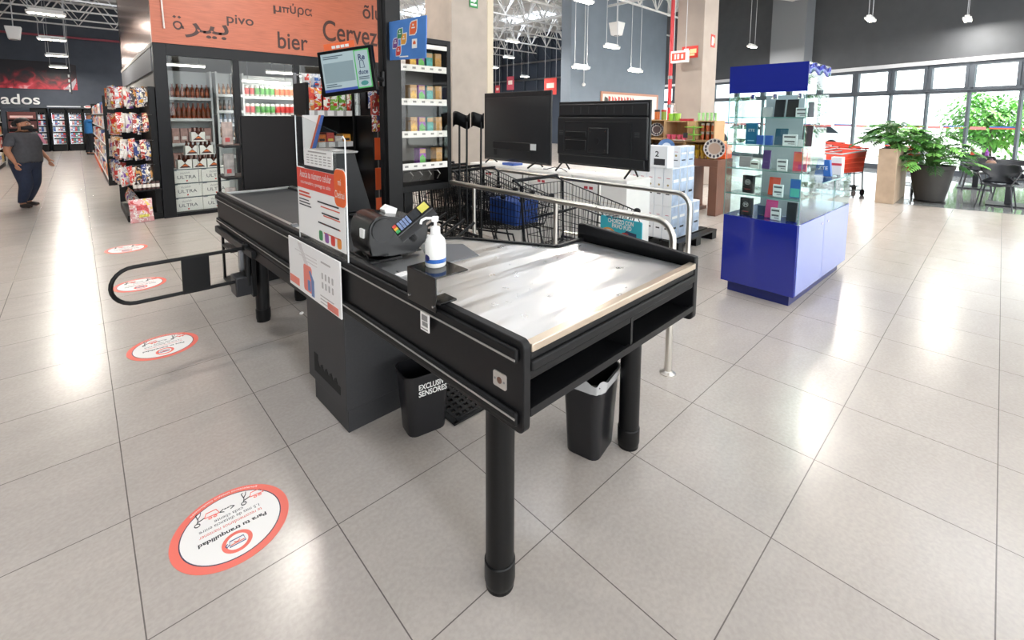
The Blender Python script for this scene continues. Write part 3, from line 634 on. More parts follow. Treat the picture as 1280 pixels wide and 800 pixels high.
# distance-marker floor stickers
CORAL = mat('sticker_coral','ee7060',.45); STW = mat('sticker_white','efedea',.4)
def sticker(x, y, label):
    o = thing('floor_sticker', label, 'floor sticker', (x,y,0), math.radians(0), 'round distance stickers')
    R_ = .262; o.scale = (.79,.79,1)
    def disc(r, z0, z1, cx_=0, cy_=0, n=64): 
        return MB().prism([(cx_+r*math.cos(2*PI*i/n), cy_+r*math.sin(2*PI*i/n)) for i in range(n)], z0, z1, 'z')
    disc(R_,.0003,.0016).build('rim', CORAL, o)
    disc(R_*.855,.0016,.0019).build('dark_ring', mat('sticker_ring','3a3550',.5), o)
    disc(R_*.835,.0019,.0022).build('face', STW, o)
    # words read from the far side of the lane: text up = towards the camera's left
    q = V(-.03,-1,0).normalized(); e = V(-1,.03,0).normalized()
    def put(body, w, h, s, z=.0023, sh=0, bold=0):
        t = fit_text(body, w, h, bold=bold); M2 = frame_m(q*s+e*sh+V(0,0,z), e, q); t.v = [M2 @ v for v in t.v]; return t
    m = put('Para tu tranquilidad', .30, .034, .035, bold=.003); m.join(put('1.5 mts de distancia entre', .27, .022, -.045)); m.join(put('cada cliente', .13, .022, -.076)); 
    m.join(put('<-->', .07, .03, -.125, bold=.002)); m.build('lettering', INK, o)
    put('te recomendamos mantener', .28, .024, -.008).build('coral_lettering', MATS['poster_red_ink'], o)
    t = fit_text('Fortalecemos nuestro compromiso', .36, .018)
    t.v = [q*(-(R_*.93+v.y)*math.cos(v.x/R_)) + e*((R_*.93+v.y)*math.sin(v.x/R_)) + V(0,0,.0018) for v in t.v]; t.build('rim_lettering', STW, o)
    for s in (-1,1):
        c0 = q*-.135+e*(.105*s)
        m = MB(); ln = []
        def pt(a_, b_): p_ = c0+e*a_+q*b_; return (p_.x,p_.y,.0026)
        m.tube([pt(.03+.012*math.cos(t_*.7), .03+.012*math.sin(t_*.7)) for t_ in range(9)], .0022, 4, closed=True)
        m.tube([pt(.03,.018),pt(.022,-.005),pt(.028,-.045),pt(.02,-.05)], .0024, 4); m.tube([pt(.024,-.01),pt(.01,-.03),pt(.005,-.05)], .0024, 4); m.tube([pt(.028,.01),pt(.005,.004),pt(-.005,.0)], .0024, 4)
        m.build('figure_print', INK, o)
        m = MB(); m.tube([pt(-.005,.005),pt(-.015,-.025),pt(-.06,-.025),pt(-.07,.01),pt(-.005,.005)], .0024, 4)
        for a_ in (-.028,-.05): m.tube([pt(a_+.008*math.cos(t_), .02+.006*math.sin(t_)) for t_ in range(6)], .002, 4, closed=True)
        m.build('cart_print', CORAL, o)
    c0 = q*.125
    def disc2(r, z0, z1): return disc(r,z0,z1,c0.x,c0.y,40)
    disc2(.066,.0022,.0025).build('emblem_ring', CORAL, o); disc2(.047,.0025,.0027).build('emblem_face', STW, o)
    m = MB(); 
    def pt(a_, b_): p_ = c0+e*a_+q*b_; return (p_.x,p_.y,.0029)
    m.tube([pt(-.03,-.018),pt(.03,-.018),pt(.034,.018),pt(-.034,.018)], .0024, 4, closed=True); m.tube([pt(.034,0),pt(.045,.012),pt(.05,.0),pt(.04,-.01)], .0024, 4); m.build('emblem_print', mat('emblem_blue','4b5a85',.5), o)
    m = MB(); m.tube([pt(-.03,.008),pt(.03,.008)], .0024, 4); m.tube([pt(-.012,-.004),pt(.0,.004),pt(.014,-.004)], .0024, 4); m.build('emblem_coral_print', CORAL, o)
for y_, lab in ((2.02,'large round red-rimmed distance sticker on the floor, nearest the front leg'), (4.02,'round distance sticker on the floor just before the swing gate'),
                (5.68,'round distance sticker seen through the swing gate loop'), (7.34,'round distance sticker farthest back, near the snack rack')):
    sticker(.355, y_, lab)
# ------------------------------------------------------------------ steel rails of the cart lane
def rail(X, y0, y1, label, posts, low=None):
    o = thing('cart_rail', label, 'rail', (X,0,0), 0, 'steel lane rails')
    r = .12; z = 1.0
    pts = [(0,y1,z)]+[(0,y0+r-r*math.sin(math.radians(t)),z-r+r*math.cos(math.radians(t))) for t in range(0,91,15)]+[(0,y0,.01)]
    m = MB().tube(pts, .022, 12); m.build('handrail', STEEL, o)
    for y in posts: MB().cyl((0,y,.01),(0,y,.985),.017,n=12).build('post', STEEL, o)
    for y in list(posts)+[y0]: MB().lathe([(.05,0),(.05,.006),(.03,.014),(.024,.02)], (0,y,0), 20).build('base_flange', STEEL, o)
    if low: MB().tube([(0,y0,low),(0,y1,low)], .014, 10).build('lower_rail', STEEL, o)
rail(2.69, 1.37, 4.6, 'nearer brushed steel rail of the cart lane, behind the packing top', (2.35,3.37,4.5))
rail(3.77, 1.78, 5.6, 'farther brushed steel rail of the cart lane, before the white boxes', (2.72,3.8,4.9,5.55), .42)

# ------------------------------------------------------------------ shopping carts
CW_ = mat('black_wire','1b1c1f',.35,.3)
def wire_panel(m, q, nu, nv, r=.0028, rim=.006):
    """q: four corners a,b,c,d; nu bars from ab to dc, nv bars from ad to bc"""
    a, b_, c_, d_ = [Vector(p) for p in q]
    for i in range(1,nu): u = i/nu; m.tube([a.lerp(b_,u), d_.lerp(c_,u)], r, 4)
    for j in range(1,nv): v = j/nv; m.tube([a.lerp(d_,v), b_.lerp(c_,v)], r*1.2, 4)
    m.tube([a,b_,c_,d_], rim, 6, closed=True)
def cart_proto(label, wm, basket_col=None, handle_col=BLACKP):
    """nose towards -y, origin on the floor under the middle"""
    o = thing('shopping_cart', label, 'shopping cart', (0,0,0))
    m = MB(); hy, ny = .42, -.46; wr, wn = .29, .21; zb0, zb1, zt0, zt1 = .46, .56, 1.02, .86
    A = [(-wr,hy,zt0),(wr,hy,zt0),(wn,ny,zt1),(-wn,ny,zt1)]; B = [(-wr*.85,hy-.05,zb0),(wr*.85,hy-.05,zb0),(wn*.85,ny+.06,zb1),(-wn*.85,ny+.06,zb1)]
    wire_panel(m, (B[0],B[3],A[3],A[0]), 20, 5); wire_panel(m, (B[1],B[2],A[2],A[1]), 20, 5)
    wire_panel(m, (B[3],B[2],A[2],A[3]), 10, 5); wire_panel(m, (B[0],B[1],B[2],B[3]), 12, 14)
    bk = m.build('basket', basket_col or wm, o)
    m = MB(); wire_panel(m, (B[0],B[1],A[1],A[0]), 12, 5); wire_panel(m, ((-wr*.8,hy-.06,.72),(wr*.8,hy-.06,.72),(wr*.7,hy-.26,.80),(-wr*.7,hy-.26,.80)), 10, 4); m.build('child_seat', wm, bk)
    m = MB()
    for s in (-1,1):
        m.tube([(s*wr,hy+.10,1.06),(s*wr,hy+.02,1.02),(s*wr*.95,hy-.02,.5),(s*wr*.9,hy+.06,.16)], .012, 8)
        m.tube([(s*wr*.9,hy+.06,.16),(s*wn*.9,ny+.1,.17)], .011, 8); m.tube([(s*wr*.95,hy-.02,.46),(s*wn*.9,ny+.14,.5),(s*wn*.9,ny+.02,.19)], .010, 8)
        m.tube([(s*wr*.9,hy+.06,.16),(s*wr*.9,hy+.06,.12)], .012, 8)
    for y, w_ in ((hy+.06,wr*.9),(ny+.1,wn*.9),(.05,.24)): m.tube([(-w_,y,.165),(w_,y,.165)], .008, 6)
    wire_panel(m, ((-.22,hy-.05,.2),(.22,hy-.05,.2),(.16,ny+.15,.2),(-.16,ny+.15,.2)), 6, 6, .003, .006); m.build('chassis', wm, o)
    MB().tube([(-wr-.02,hy+.10,1.06),(wr+.02,hy+.10,1.06)], .016, 10).build('handle', handle_col, o)
    m = MB()
    for s in (-1,1): MB().ball((s*wn,ny-.01,zt1), (.03,.03,.025)).build('bumper', BLACKP, o)
    for sx, y, w_ in ((-1,hy+.06,wr*.9),(1,hy+.06,wr*.9),(-1,ny+.1,wn*.9),(1,ny+.1,wn*.9)):
        m = MB().cyl((sx*w_-.012,y+.02,.06),(sx*w_+.012,y+.02,.06),.06,n=16); m.box(sx*w_-.018,sx*w_+.018,y-.012,y+.03,.075,.14); m.build('wheel', RUBBER, o)
    return o
c0 = cart_proto('black wire shopping cart standing alone, nearest the end of the rails', CW_); c0.location = (3.22,2.55,0); c0['group'] = 'black wire shopping carts'
for i, (x, y, lab) in enumerate(((3.25,3.55,'black wire shopping cart just behind the lone one, loaded blue box'), (3.25,3.82,'black nested shopping cart, second of the row between the rails'),
        (3.25,4.09,'black nested shopping cart, third of the row between the rails'), (3.25,4.36,'black nested shopping cart, fourth of the row between the rails'), (3.25,4.63,'black nested shopping cart, last of the row between the rails'))):
    dup(c0, (x,y,0), 0, lab, 'black wire shopping carts')
# blue case seen in the second cart, and the orange packet
place(MB().box(-.16,.16,-.2,.2,0,.24), 'blue_carton', mat('deep_blue_carton','274a92',.4,var=.2,scale=10), 'dark blue carton lying in the second cart', 'carton', (3.25,3.42,.575), 0, bevel=.006)
# chorizo board hung on the nearer rail
o = thing('advert_board', 'turquoise sausage advert board hooked on the nearer steel rail', 'advert board', (2.755,1.80,.83), 0)
m = MB().prism(rrect(-.17,.17,-.12,.11,.012), 0, .008, 'x'); bd = m.build('board', mat('turquoise_print','3fb3c4',.45), o)
def facex(t, y, z, x=-.0012): M_ = frame_m((x,y,z),(0,-1,0),(0,0,1)); t.v = [M_ @ v for v in t.v]; return t
m = MB(); m.join(facex(fit_text('CHORIZO CON', .21, .032, bold=.003), .0, .085)); m.join(facex(fit_text('PAVO FUD', .16, .032, bold=.003), -.01, .05)); m.build('lettering', WHITE, bd)
m = MB()
for y_ in (.0,.05,.1): m.box(-.002,-.0008,y_-.02,y_+.018,.103,.111); m.build('small_print', mat('navy_ink','1f3f66',.5), bd)
def yzdisc(cy_, cz, ry, rz, x, n=28): return [(cy_+ry*math.cos(2*PI*i/n), cz+rz*math.sin(2*PI*i/n)) for i in range(n)]
MB().prism([p for p in yzdisc(.10,-.04,.075,.07,0) if p[1] > -.119], -.0015, 0, 'x').build('plate_rim', mat('rim_orange','e59a4a',.5), bd)
MB().prism([p for p in yzdisc(.10,-.04,.064,.058,0) if p[1] > -.119], -.002, -.001, 'x').build('plate', mat('print_cream','f0e6da',.5), bd)
m = MB()
for i in range(14): y, z = .10+rnd.uniform(-.04,.04), -.035+rnd.uniform(-.03,.03); m.prism(yzdisc(y,z,.013,.009,0,8), -.0028, -.0018, 'x')
m.build('meat_print', mat('meat_red','9c3a2c',.5,var=.4,scale=60), bd)
MB().prism([(-.165,-.118),(-.02,-.118),(-.04,-.08),(-.165,-.06)], -.0015, 0, 'x').build('navy_corner', mat('navy_print2','24365f',.5), bd)
m = MB().prism([(-.13,-.05),(-.02,-.08),(.0,-.02),(-.05,.03),(-.13,.02)], -.002, -.001, 'x'); m.build('pack_print', mat('pack_dark','34405c',.5), bd)
m = MB()
for i in range(3): m.prism(yzdisc(-.10+i*.03,-.045+i*.025,.028,.01,0,12), -.0034, -.002, 'x')
m.build('sausage_print', mat('sausage_red','b5362c',.4), bd)
m = MB()
for y in (-.15,.15): m.tube([(.012,y,.10),(-.02,y,.14),(-.065,y,.192),(-.09,y,.178)], .003, 5)
m.build('hook', CW_, o)
# tall black arch-topped hook stands between the carts
for i, (p0, p1, lab) in enumerate((((2.775,3.80),(2.80,3.565),'black arch-topped hook stand beside the cigarette cabinet'), ((2.81,3.545),(2.83,3.39),'black arch-topped hook stand nearer the concrete column'))):
    o = thing('hook_stand', lab, 'stand', (0,0,0), 0, 'black hook stands'); p0, p1 = V(*p0,0), V(*p1,0)
    def arch(u, v): return p0.lerp(p1,u) + V(-.02*math.sin(u*2*PI),0,1.55+.135*v+.022*math.sin(u*2*PI)*(1 if i == 0 else .6))
    g_ = MB().grid(arch, 12, 2); sd = g_.build('arch_panel', BLACKP, o); so = sd.modifiers.new('thickness','SOLIDIFY'); so.thickness = .012
    for t_ in ((.35,.8) if i == 0 else (.75,)):
        q_ = p0.lerp(p1,t_)
        MB().tube([q_+V(0,0,1.6),q_+V(-.005,0,1.0),q_+V(-.01,-.01,.62),q_+V(.0,-.01,.3),q_+V(0,0,.01)], .010, 8).build('rod', BLACKM, o)
    a_, c_ = p0.lerp(p1,.2), p0.lerp(p1,.9)
    MB().tube([a_+V(-.03,0,.012),a_+V(.05,0,.012),c_+V(.05,0,.012),c_+V(-.03,0,.012)], .01, 6, closed=True).build('foot_loop', BLACKM, o)
# rod rack with white tips, in the cashier bay
o = thing('rod_rack', 'low black rack of slanted rods with white tips in the cashier bay', 'rack', (2.22,3.0,0), .35)
for i in range(6):
    y = .1*i; z = .69+.02*i
    rd = MB().tube([(-.12,y,z-.05),(.34,y+.05,z+.02)], .012, 8).build('rod', BLACKM, o)
    MB().ball((-.13,y,z-.052), .017).build('white_tip', WHITEP, rd)
m = MB()
for s in (0,.25): m.tube([(s,-.05,.62),(s,.55,.74)], .012, 6); m.tube([(s,-.02,.63),(s,-.02,.01)], .012, 6); m.tube([(s,.52,.73),(s,.52,.01)], .012, 6)
m.build('frame', BLACKM, o)

# ------------------------------------------------------------------ televisions on white appliance cartons
CART = mat('white_carton','e9e7e2',.6,var=.03,scale=6)
for i, (y0, y1, z1, lab) in enumerate(((2.6,3.32,1.0,'white appliance carton under the right end of the nearer television'), (3.34,4.02,1.0,'white appliance carton between the two televisions, under both'), (4.04,5.2,1.0,'white appliance carton under the farther television'))):
    o = thing('appliance_carton', lab, 'carton', (4.08,y0,0), 0, 'white appliance cartons')
    MB().box(0,.46,0,y1-y0,0,z1).build('carton', CART, o, bevel=.006)
    m = MB(); m.box(-.001,0,.15,.4,.62,.63); m.box(-.001,0,.15,.3,.59,.6); m.build('print', mat('carton_grey_print','9a9a98',.6), o)
    m = MB(); m.box(-.0012,0,(y1-y0)*.6,(y1-y0)*.6+.05,.86,.89); m.box(-.0012,0,(y1-y0)*.6+.07,(y1-y0)*.6+.12,.86,.89); m.build('red_print', mat('carton_red','b8404a',.5), o)
    MB().box(-.0008,0,0,y1-y0,.735,.742).build('tape_seam', mat('tape_tan','cfc6b4',.4), o)
TVB = mat('tv_back_black','1c1d1f',.45,var=.1,scale=60); TVD = mat('tv_dark_plastic','131416',.4)
def tv(X, y0, y1, z0, z1, label, style):
    o = thing('television', label, 'television', (X,(y0+y1)/2,0), 0)
    w_ = y1-y0; h = w_/2
    m = MB().box(.0,.03,-h,h,z0,z1); m.build('panel', TVB, o, bevel=.006)
    if style == 'flat':
        m = MB(); m.hexa([(-.025,-h+.06,z0+.03),(0,-h+.02,z0+.01),(0,h-.02,z0+.01),(-.025,h-.06,z0+.03)],[(-.025,-h+.06,z1-.22),(0,-h+.02,z1-.06),(0,h-.02,z1-.06),(-.025,h-.06,z1-.22)]); m.build('back_cover', TVB, o, bevel=.008)
        m = MB().box(-.03,-.02,-h+.22,h-.22,z0+.17,z0+.27); m.build('recess_bar', TVD, o, bevel=.004)
        m = MB(); m.box(-.034,-.03,-h+.22,-h+.32,z0+.18,z0+.26); m.build('rating_label', mat('label_grey','c9cccb',.5), o)
        m = MB(); m.box(-.028,-.024,-h+.32,-h+.40,z0+.08,z0+.16); m.box(-.028,-.024,h-.30,h-.24,z0+.08,z0+.16); m.build('port', TVD, o)
        ft = [(-h+.22,.16),(h-.16,.1)]
    else:
        m = MB().box(-.035,0,-h+.01,h-.01,z0+.12,z1-.18); m.build('back_cover', TVB, o, bevel=.012)
        m = MB().box(-.02,0,-h+.02,h-.02,z1-.17,z1-.03); m.build('upper_vent', TVB, o, bevel=.01)
        m = MB()
        for i in range(8): y = -h+.2+i*.115; m.box(-.0225,-.019,y,y+.004,z1-.14,z1-.06)
        m.build('vent_slot', mat('vent_line','3a3b3d',.5), o)
        m = MB().tube([(-.036,-h+.2,z1-.24),(-.036,h-.14,z1-.24),(-.036,h-.12,z1-.26),(-.036,h-.12,z0+.16)], .006, 6); m.tube([(-.036,-h+.2,z1-.24),(-.036,-h+.19,z0+.14)], .006, 6); m.build('embossed_line', TVD, o)
        m = MB(); m.box(-.05,-.03,-.14,.14,z0+.16,z0+.45); mp_ = m.build('mount_plate', TVB, o, bevel=.01)
        m = MB()
        for y,z in ((-.1,.41),(.1,.41),(-.1,.2),(.1,.2)): m.cyl((-.053,y,z0+z),(-.049,y,z0+z),.008,n=10)
        m.build('screw', CHROME, mp_)
        m = MB(); m.cyl((-.053,.01,z0+.30),(-.049,.01,z0+.30),.035,n=20); m.build('cable_socket', TVD, mp_)
        m = MB(); m.box(-.045,-.03,.17,h-.14,z0+.18,z0+.30); m.box(-.045,-.03,.17,h-.14,z0+.33,z0+.40); m.build('port_bay', TVD, o, bevel=.006)
        m = MB(); 
        for k_ in range(3): m.box(-.037,-.034,-h+.1,-h+.16,z0+.36+k_*.02,z0+.368+k_*.02); m.box(-.037,-.034,h-.1,h-.04,z0+.36+k_*.02,z0+.368+k_*.02)
        m.build('side_vent', mat('vent_light','4a4b4d',.5), o)
        m = MB().box(-.03,0,-h+.04,h-.04,z0+.02,z0+.12); m.build('lower_step', TVB, o, bevel=.008)
        ft = [(-h+.18,.14),(h-.1,.14)]
    for y, d_ in ft:
        m = MB(); m.tube([(-.01,y,z0+.04),(-d_,y+.02,1.008)], .011, 6); m.tube([(-.0,y,z0+.04),(.12,y+.02,1.008)], .011, 6); m.build('foot', BLACKP, o)
    return o
tv(4.32,2.50,3.745,1.085,1.835,'nearer television turned back to us, with square mount plate','mount')
tv(4.28,3.84,5.12,1.045,1.985,'farther television turned back to us, with flat smooth cover','flat')
place(MB().tube([(0,0,0),(.02,.1,.03),(0,.2,.04),(-.02,.3,.01),(0,.38,.004)], .005, 6), 'power_cable', BLACKP, 'thin black power cable lying on the white carton under the television', 'cable', (4.2,3.5,1.006))
place(MB().box(-.09,.09,-.11,.11,0,.03), 'blue_box', mat('blue_box_print','3f5fae',.5), 'flat blue box on the carton under the farther television', 'box', (4.3,4.55,1.0), bevel=.003)

# tall slim cartons on a pallet
o = thing('pallet', 'black plastic pallet under the tall slim cartons', 'pallet', (5.25,2.6,0))
m = MB()
for i in range(7): m.box(0,1.1,i*.13,i*.13+.1,.10,.125)
m.build('deck', BLACKP, o)
for x in (0,.48,.96): MB().box(x,x+.13,0,.88,0,.10).build('runner', BLACKP, o)
cols = ['e9ebef','dfe5ee','e6e9ee','d9e2ee']
BX = mat('pale_box','e8eaee',.5); BB = mat('pale_blue_box','aebfd6',.5,var=.25,scale=9)
def slim(x, y, z, h, label, w_=.115, d_=.19):
    o = thing('slim_carton', label, 'carton', (x,y,z), 0, 'tall slim cartons on the pallet')
    MB().box(0,d_,0,w_,0,h).build('carton', BX, o, bevel=.003)
    MB().box(.006,d_-.006,-.0012,0,.01,h-.01).build('blue_face', BB, o)
    m = MB(); m.box(-.0012,0,.03,.08,h*.3,h*.34); m.build('dark_mark', INK, o)
    m = MB(); m.prism(yzdisc(.055,h*.55,.014,.014,0,12), -.0012, 0, 'x'); m.build('round_mark', mat('mark_gold','a08a5a',.5), o)
    m = MB(); m.box(-.0012,0,.03,.075,h*.72,h*.735); m.build('red_mark', mat('mark_red','c05060',.5), o)
    m = MB(); m.box(.03,d_-.03,-.0022,-.001,h*.62,h*.7); m.build('white_print', WHITEP, o)
    m = MB(); m.box(.04,d_-.05,-.0022,-.001,h*.3,h*.36); m.build('black_print', INK, o)
    return o
for layer, (z, h, nx, ny) in enumerate(((.126,.42,4,5),(.548,.48,3,5))):
    for i in range(nx):
        for j in range(ny):
            if i and j: continue       # only the two faces of the block the photo shows
            if j == 0: where = '%s from the left on the aisle side' % ORD[i]
            else: where = '%s back on the rail side' % ORD[j]
            slim(5.30+i*.2, 2.74+j*.12, z, h, 'slim pale carton, %s layer, %s' % (('lower','upper')[layer], where))
for i in range(2): slim(5.66+i*.2-.16, 2.75, 1.03, .26, 'short pale blue carton on top of the stack, %s' % ('next to the price carton','at its outer end')[i])
o = thing('price_carton', 'white carton with a large price topping the slim cartons', 'carton', (5.27,2.8,1.03), 0)
MB().box(0,.16,0,.44,0,.27).build('carton', BX, o, bevel=.003)
m = MB(); m.join(facex(fit_text('95', .09, .09, bold=.003), .36, .15, -.002)); m.join(facex(fit_text('2', .05, .07, bold=.002), .14, .17, -.002)); m.box(-.002,0,.03,.18,.03,.11); m.build('price_print', INK, o)

# ------------------------------------------------------------------ glass phone display case
KX, KY, KT = 4.42, 1.13, -.031
kc, ks = math.cos(KT), math.sin(KT)
kio = thing('display_case', 'tall glass phone display case on a glossy blue base', 'display case', (KX,KY,0), KT)
BLUE = mat('royal_blue_gloss','1b2786',.12,coat=.4); BLUE_SHEEN = mat('blue_gloss_window_sheen','8391cf',.15,coat=.5); KG = glass('display_glass',(.93,.98,.97),.13); KGE = mat('glass_edge_green','6f9a94',.1)  # side door blue is paled: window reflection painted into its colour
wK, dK, tK = .632, 1.62, .62
m = MB().box(.0,dK,0,wK,.10,.74); m.build('base', BLUE, kio, bevel=.004)
m = MB().box(.05,dK-.06,.05,wK-.05,.0,.10); m.build('plinth', mat('dark_blue_plinth','1a2260',.3), kio)
m = MB(); m.box(.02,.74,-.006,0,.11,.735); d1 = m.build('side_door', BLUE_SHEEN, kio, bevel=.002)
m = MB(); m.box(.75,dK-.01,-.006,0,.11,.735); d2 = m.build('side_door', BLUE_SHEEN, kio, bevel=.002)
for d_, x in ((d1,.66),(d2,.84)): MB().cyl((x,-.014,.66),(x,-.006,.66),.012,n=12).build('lock', CHROME, d_)
# tower glass
m = MB()
t = .006
m.box(0,t,.0,wK,.74,1.876); gf = m.build('front_glass', KG, kio)
MB().box(t,tK,0,t,.74,1.876).build('side_glass', KG, kio); MB().box(t,tK,wK-t,wK,.74,1.876).build('side_glass', KG, kio); MB().box(tK-t,tK,t,wK-t,1.05,1.876).build('back_glass', KG, kio)
for x,y in ((0,0),(0,wK)): MB().box(x-.001,x+.004,y-.002 if y else -.002,y+.003,.74,1.876).build('glass_edge', KGE, kio)
# low counter glass behind the tower
m = MB(); m.box(tK,dK,0,t,.74,1.05); m.box(tK,dK,wK-t,wK,.74,1.05); m.box(dK-t,dK,t,wK-t,.74,1.05); m.box(tK,dK,t,wK-t,1.042,1.05); m.build('counter_glass', KG, kio)
m = MB(); m.box(tK,dK,-.001,.003,1.04,1.052); m.box(tK+.42,tK+.424,-.001,.004,.74,1.05); m.build('counter_glass_edge', KGE, kio)
m = MB().box(tK+.02,dK-.02,.02,wK-.02,.86,.866); m.build('counter_shelf', KG, kio)
# sign band with a wavy side
m = MB().box(-.006,.0,-.004,wK+.004,1.876,2.12); m.build('sign_band', BLUE, kio)
def wave(u, v): return V(u*tK, -.003, 2.12-.085*(1-v)-.016*math.sin(u*16+.6)*(1 if v < .5 else .7)-.012*v)
g_ = MB().grid(wave, 30, 2); sb = g_.build('side_band', mat('band_blue_glass','24339a',.1), kio); so = sb.modifiers.new('t','SOLIDIFY'); so.thickness = .005
MB().grid(lambda u,v: V(u*tK, -.001, 1.876+.16*v-.016*math.sin(u*16+.6)*v), 30, 2).build('side_band_glass', glass('green_glass',(.78,.93,.88),.2), kio)
m = MB().box(0,tK,0,wK,2.112,2.12); m.build('roof', KG, kio)
SH = [.742,.954,1.19,1.41,1.66]
for z in SH[1:]: MB().box(.008,tK-.01,.008,wK-.008,z-.008,z-.001).build('shelf', KG, kio); 
for z in SH[1:]:
    MB().box(.0065,.009,.006,wK-.006,z-.009,z).build('shelf_edge', KGE, kio)
# lights under the band
sp = []
for i, y in enumerate((.08,.28,.47)):
    m = MB().cyl((.12,y,1.82),(.12,y,1.865),.028,.02,n=14); m.build('spot_lamp', CHROME, kio)
# a pale centre panel
m = MB().box(.30,.31,.10,.42,.75,1.86); m.build('centre_panel', mat('frosted_panel','c9d2d6',.3), kio)
def kw(d, b_, z): return V(KX+d*kc-b_*ks, KY+d*ks+b_*kc, z)
def kb(px): return .632*(1-(px/674*160+900-905)/95)      # crop column to position along the front
def goods(name, label, cat, x0, x1, z, h, col, d=.12, th=.03, lean=0, turn=0, extra=None, rough=.35):
    b1, b0 = kb(x0), kb(x1); w_ = max(.02,b1-b0); b_ = (b0+b1)/2
    o = thing(name, label, cat, kw(d,b_,SH[z]+.0005), KT+turn)
    R_ = Matrix.Rotation(lean,4,'Y')
    m = MB().box(0,th,-w_/2,w_/2,0,h); m.v = [R_ @ v for v in m.v]; dz = min(v.z for v in m.v); m.v = [v-V(0,0,dz) for v in m.v]
    bo = m.build('box' if 'box' in name or 'card' in name else 'body', H(col,rough), o, bevel=.003)
    if extra:
        for nm, mb, c_ in extra(w_, h):
            mb.v = [(R_ @ v)-V(0,0,dz) for v in mb.v]; mb.build(nm, H(c_,.4), o)
    if lean:
        m = MB().prism([(th*.5,0),(th*.5+.1,0),(math.sin(lean)*h*.75+.012,h*.75*math.cos(lean))], -w_*.3, w_*.3, 'y'); m.build('stand', H('9aa3a8',.2), o)
    return o
def txt(w_, h, body, wf=.6, zf=.6, hh=None, col='f2f2f2', x=-.0012):
    tt = fit_text(body, w_*wf, hh); M_ = frame_m((x,0,h*zf),(0,-1,0),(0,0,1)); tt.v = [M_ @ v for v in tt.v]; return ('lettering', tt, col)
def price(w_, h):
    m = MB().box(-.001,0,-w_*.4,w_*.4,h*.72,h*.86); m2 = MB().box(-.001,0,-w_*.36,w_*.36,h*.32,h*.46); m2.box(-.001,0,-w_*.36,w_*.1,h*.16,h*.22); return [('stripe', m, '55565a'), ('price_print', m2, '6a6a6e')]
def screen(c):
    def f(w_, h): return [('screen', MB().box(-.001,0,-w_*.42,w_*.42,h*.05,h*.92), c)]
    return f
def mlogo(w_, h):
    rg = MB(); n = 24; r0, r1 = .02, .0235
    vs = [(-.0014, r*math.cos(2*PI*i/n), h*.62+r*math.sin(2*PI*i/n)) for r in (r0,r1) for i in range(n)]
    rg.add(vs, [(i,(i+1)%n,(i+1)%n+n,i+n) for i in range(n)])
    return [('emblem_ring', rg, 'e8e8e8'), txt(w_,h,'M',.22,.62,.02), ('stripe', MB().box(-.001,0,-w_*.25,w_*.25,h*.2,h*.24), 'b03a3a')]
PH = 'phones in the glass case'
goods('phone','black phone leaning on the top glass shelf, left of two','phone',240,292,4,.155,'1c1c20',lean=.18,th=.012,extra=screen('232327'))
goods('phone','bronze black phone leaning on the top glass shelf, beside a price card','phone',302,358,4,.155,'2b2725',lean=.18,th=.012,extra=screen('35302d'))
goods('price_card','white price card on the top glass shelf','price card',358,412,4,.08,'f0f0f0',d=.08,th=.02,extra=price)
goods('phone','dark phone edge-on at the right of the top glass shelf','phone',412,440,4,.13,'3a3d42',lean=.15,th=.012,turn=.5,extra=screen('4b4f56'))
goods('phone_box','small white phone box at the left of the top shelf','phone box',172,218,4,.09,'dcdcdc',d=.16)
goods('phone_box','tall blue phone box lettered on the second shelf','phone box',98,160,3,.19,'1f6d94',d=.1,extra=lambda w_,h:[txt(w_,h,'ZTE',.6,.68),('stripe',MB().box(-.001,0,-w_*.3,w_*.3,h*.15,h*.2),'8fc0d8')])
goods('ribbon_box','blue gift box with pale dots on the second shelf','box',162,246,3,.085,'3a62b8',d=.09,extra=lambda w_,h:[('stripe',MB().box(-.001,0,-w_*.05,w_*.05,0,h),'9fc0ea')])
goods('phone','teal phone leaning on the second glass shelf','phone',250,315,3,.15,'1e5a6a',lean=.2,th=.012,extra=screen('235a72'))
goods('price_card','white price card on the second glass shelf','price card',304,375,3,.1,'f0f0f0',d=.07,th=.02,extra=price)
goods('phone','dark brown phone standing at the right of the second shelf','phone',388,436,3,.18,'3b3034',lean=.12,th=.012,extra=screen('4a3d44'))
goods('price_card','small white card before the dark brown phone','price card',384,412,3,.06,'f0f0f0',d=.05,th=.01)
goods('phone_box','pinkish grey phone box on the third shelf','phone box',60,128,2,.1,'b3a7a8',d=.14)
goods('phone_box','little white box left on the third shelf','phone box',138,184,2,.07,'e6e2da',d=.08,extra=lambda w_,h:[('stripe',MB().box(-.001,0,-w_*.4,w_*.4,h*.5,h*.7),'5a4a44')])
goods('phone','purple phone standing on the third glass shelf','phone',192,234,2,.17,'6b4a86',lean=.15,th=.012,extra=screen('5a3d78'))
goods('price_card','white price card on the third glass shelf','price card',282,334,2,.1,'f0f0f0',d=.07,th=.02,extra=price)
goods('phone','coral pink phone cover on the third glass shelf','phone',352,420,2,.17,'e85a6a',lean=.1,th=.014,extra=lambda w_,h:[('screen',MB().box(-.001,0,-w_*.42,w_*.42,h*.5,h*.92),'f0785a'),('lower_print',MB().box(-.001,0,-w_*.42,w_*.1,h*.1,h*.35),'c24a8a')])
goods('phone_box','black phone box with a round white emblem, fourth shelf','phone box',98,158,1,.165,'16161a',d=.09,th=.05,extra=mlogo)
goods('phone','orange red phone in a stand on the fourth shelf','phone',232,290,1,.165,'e0482e',lean=.22,th=.012,extra=screen('e8583a'))
goods('price_card','white price card on the fourth glass shelf','price card',270,322,1,.11,'f0f0f0',d=.07,th=.02,extra=price)
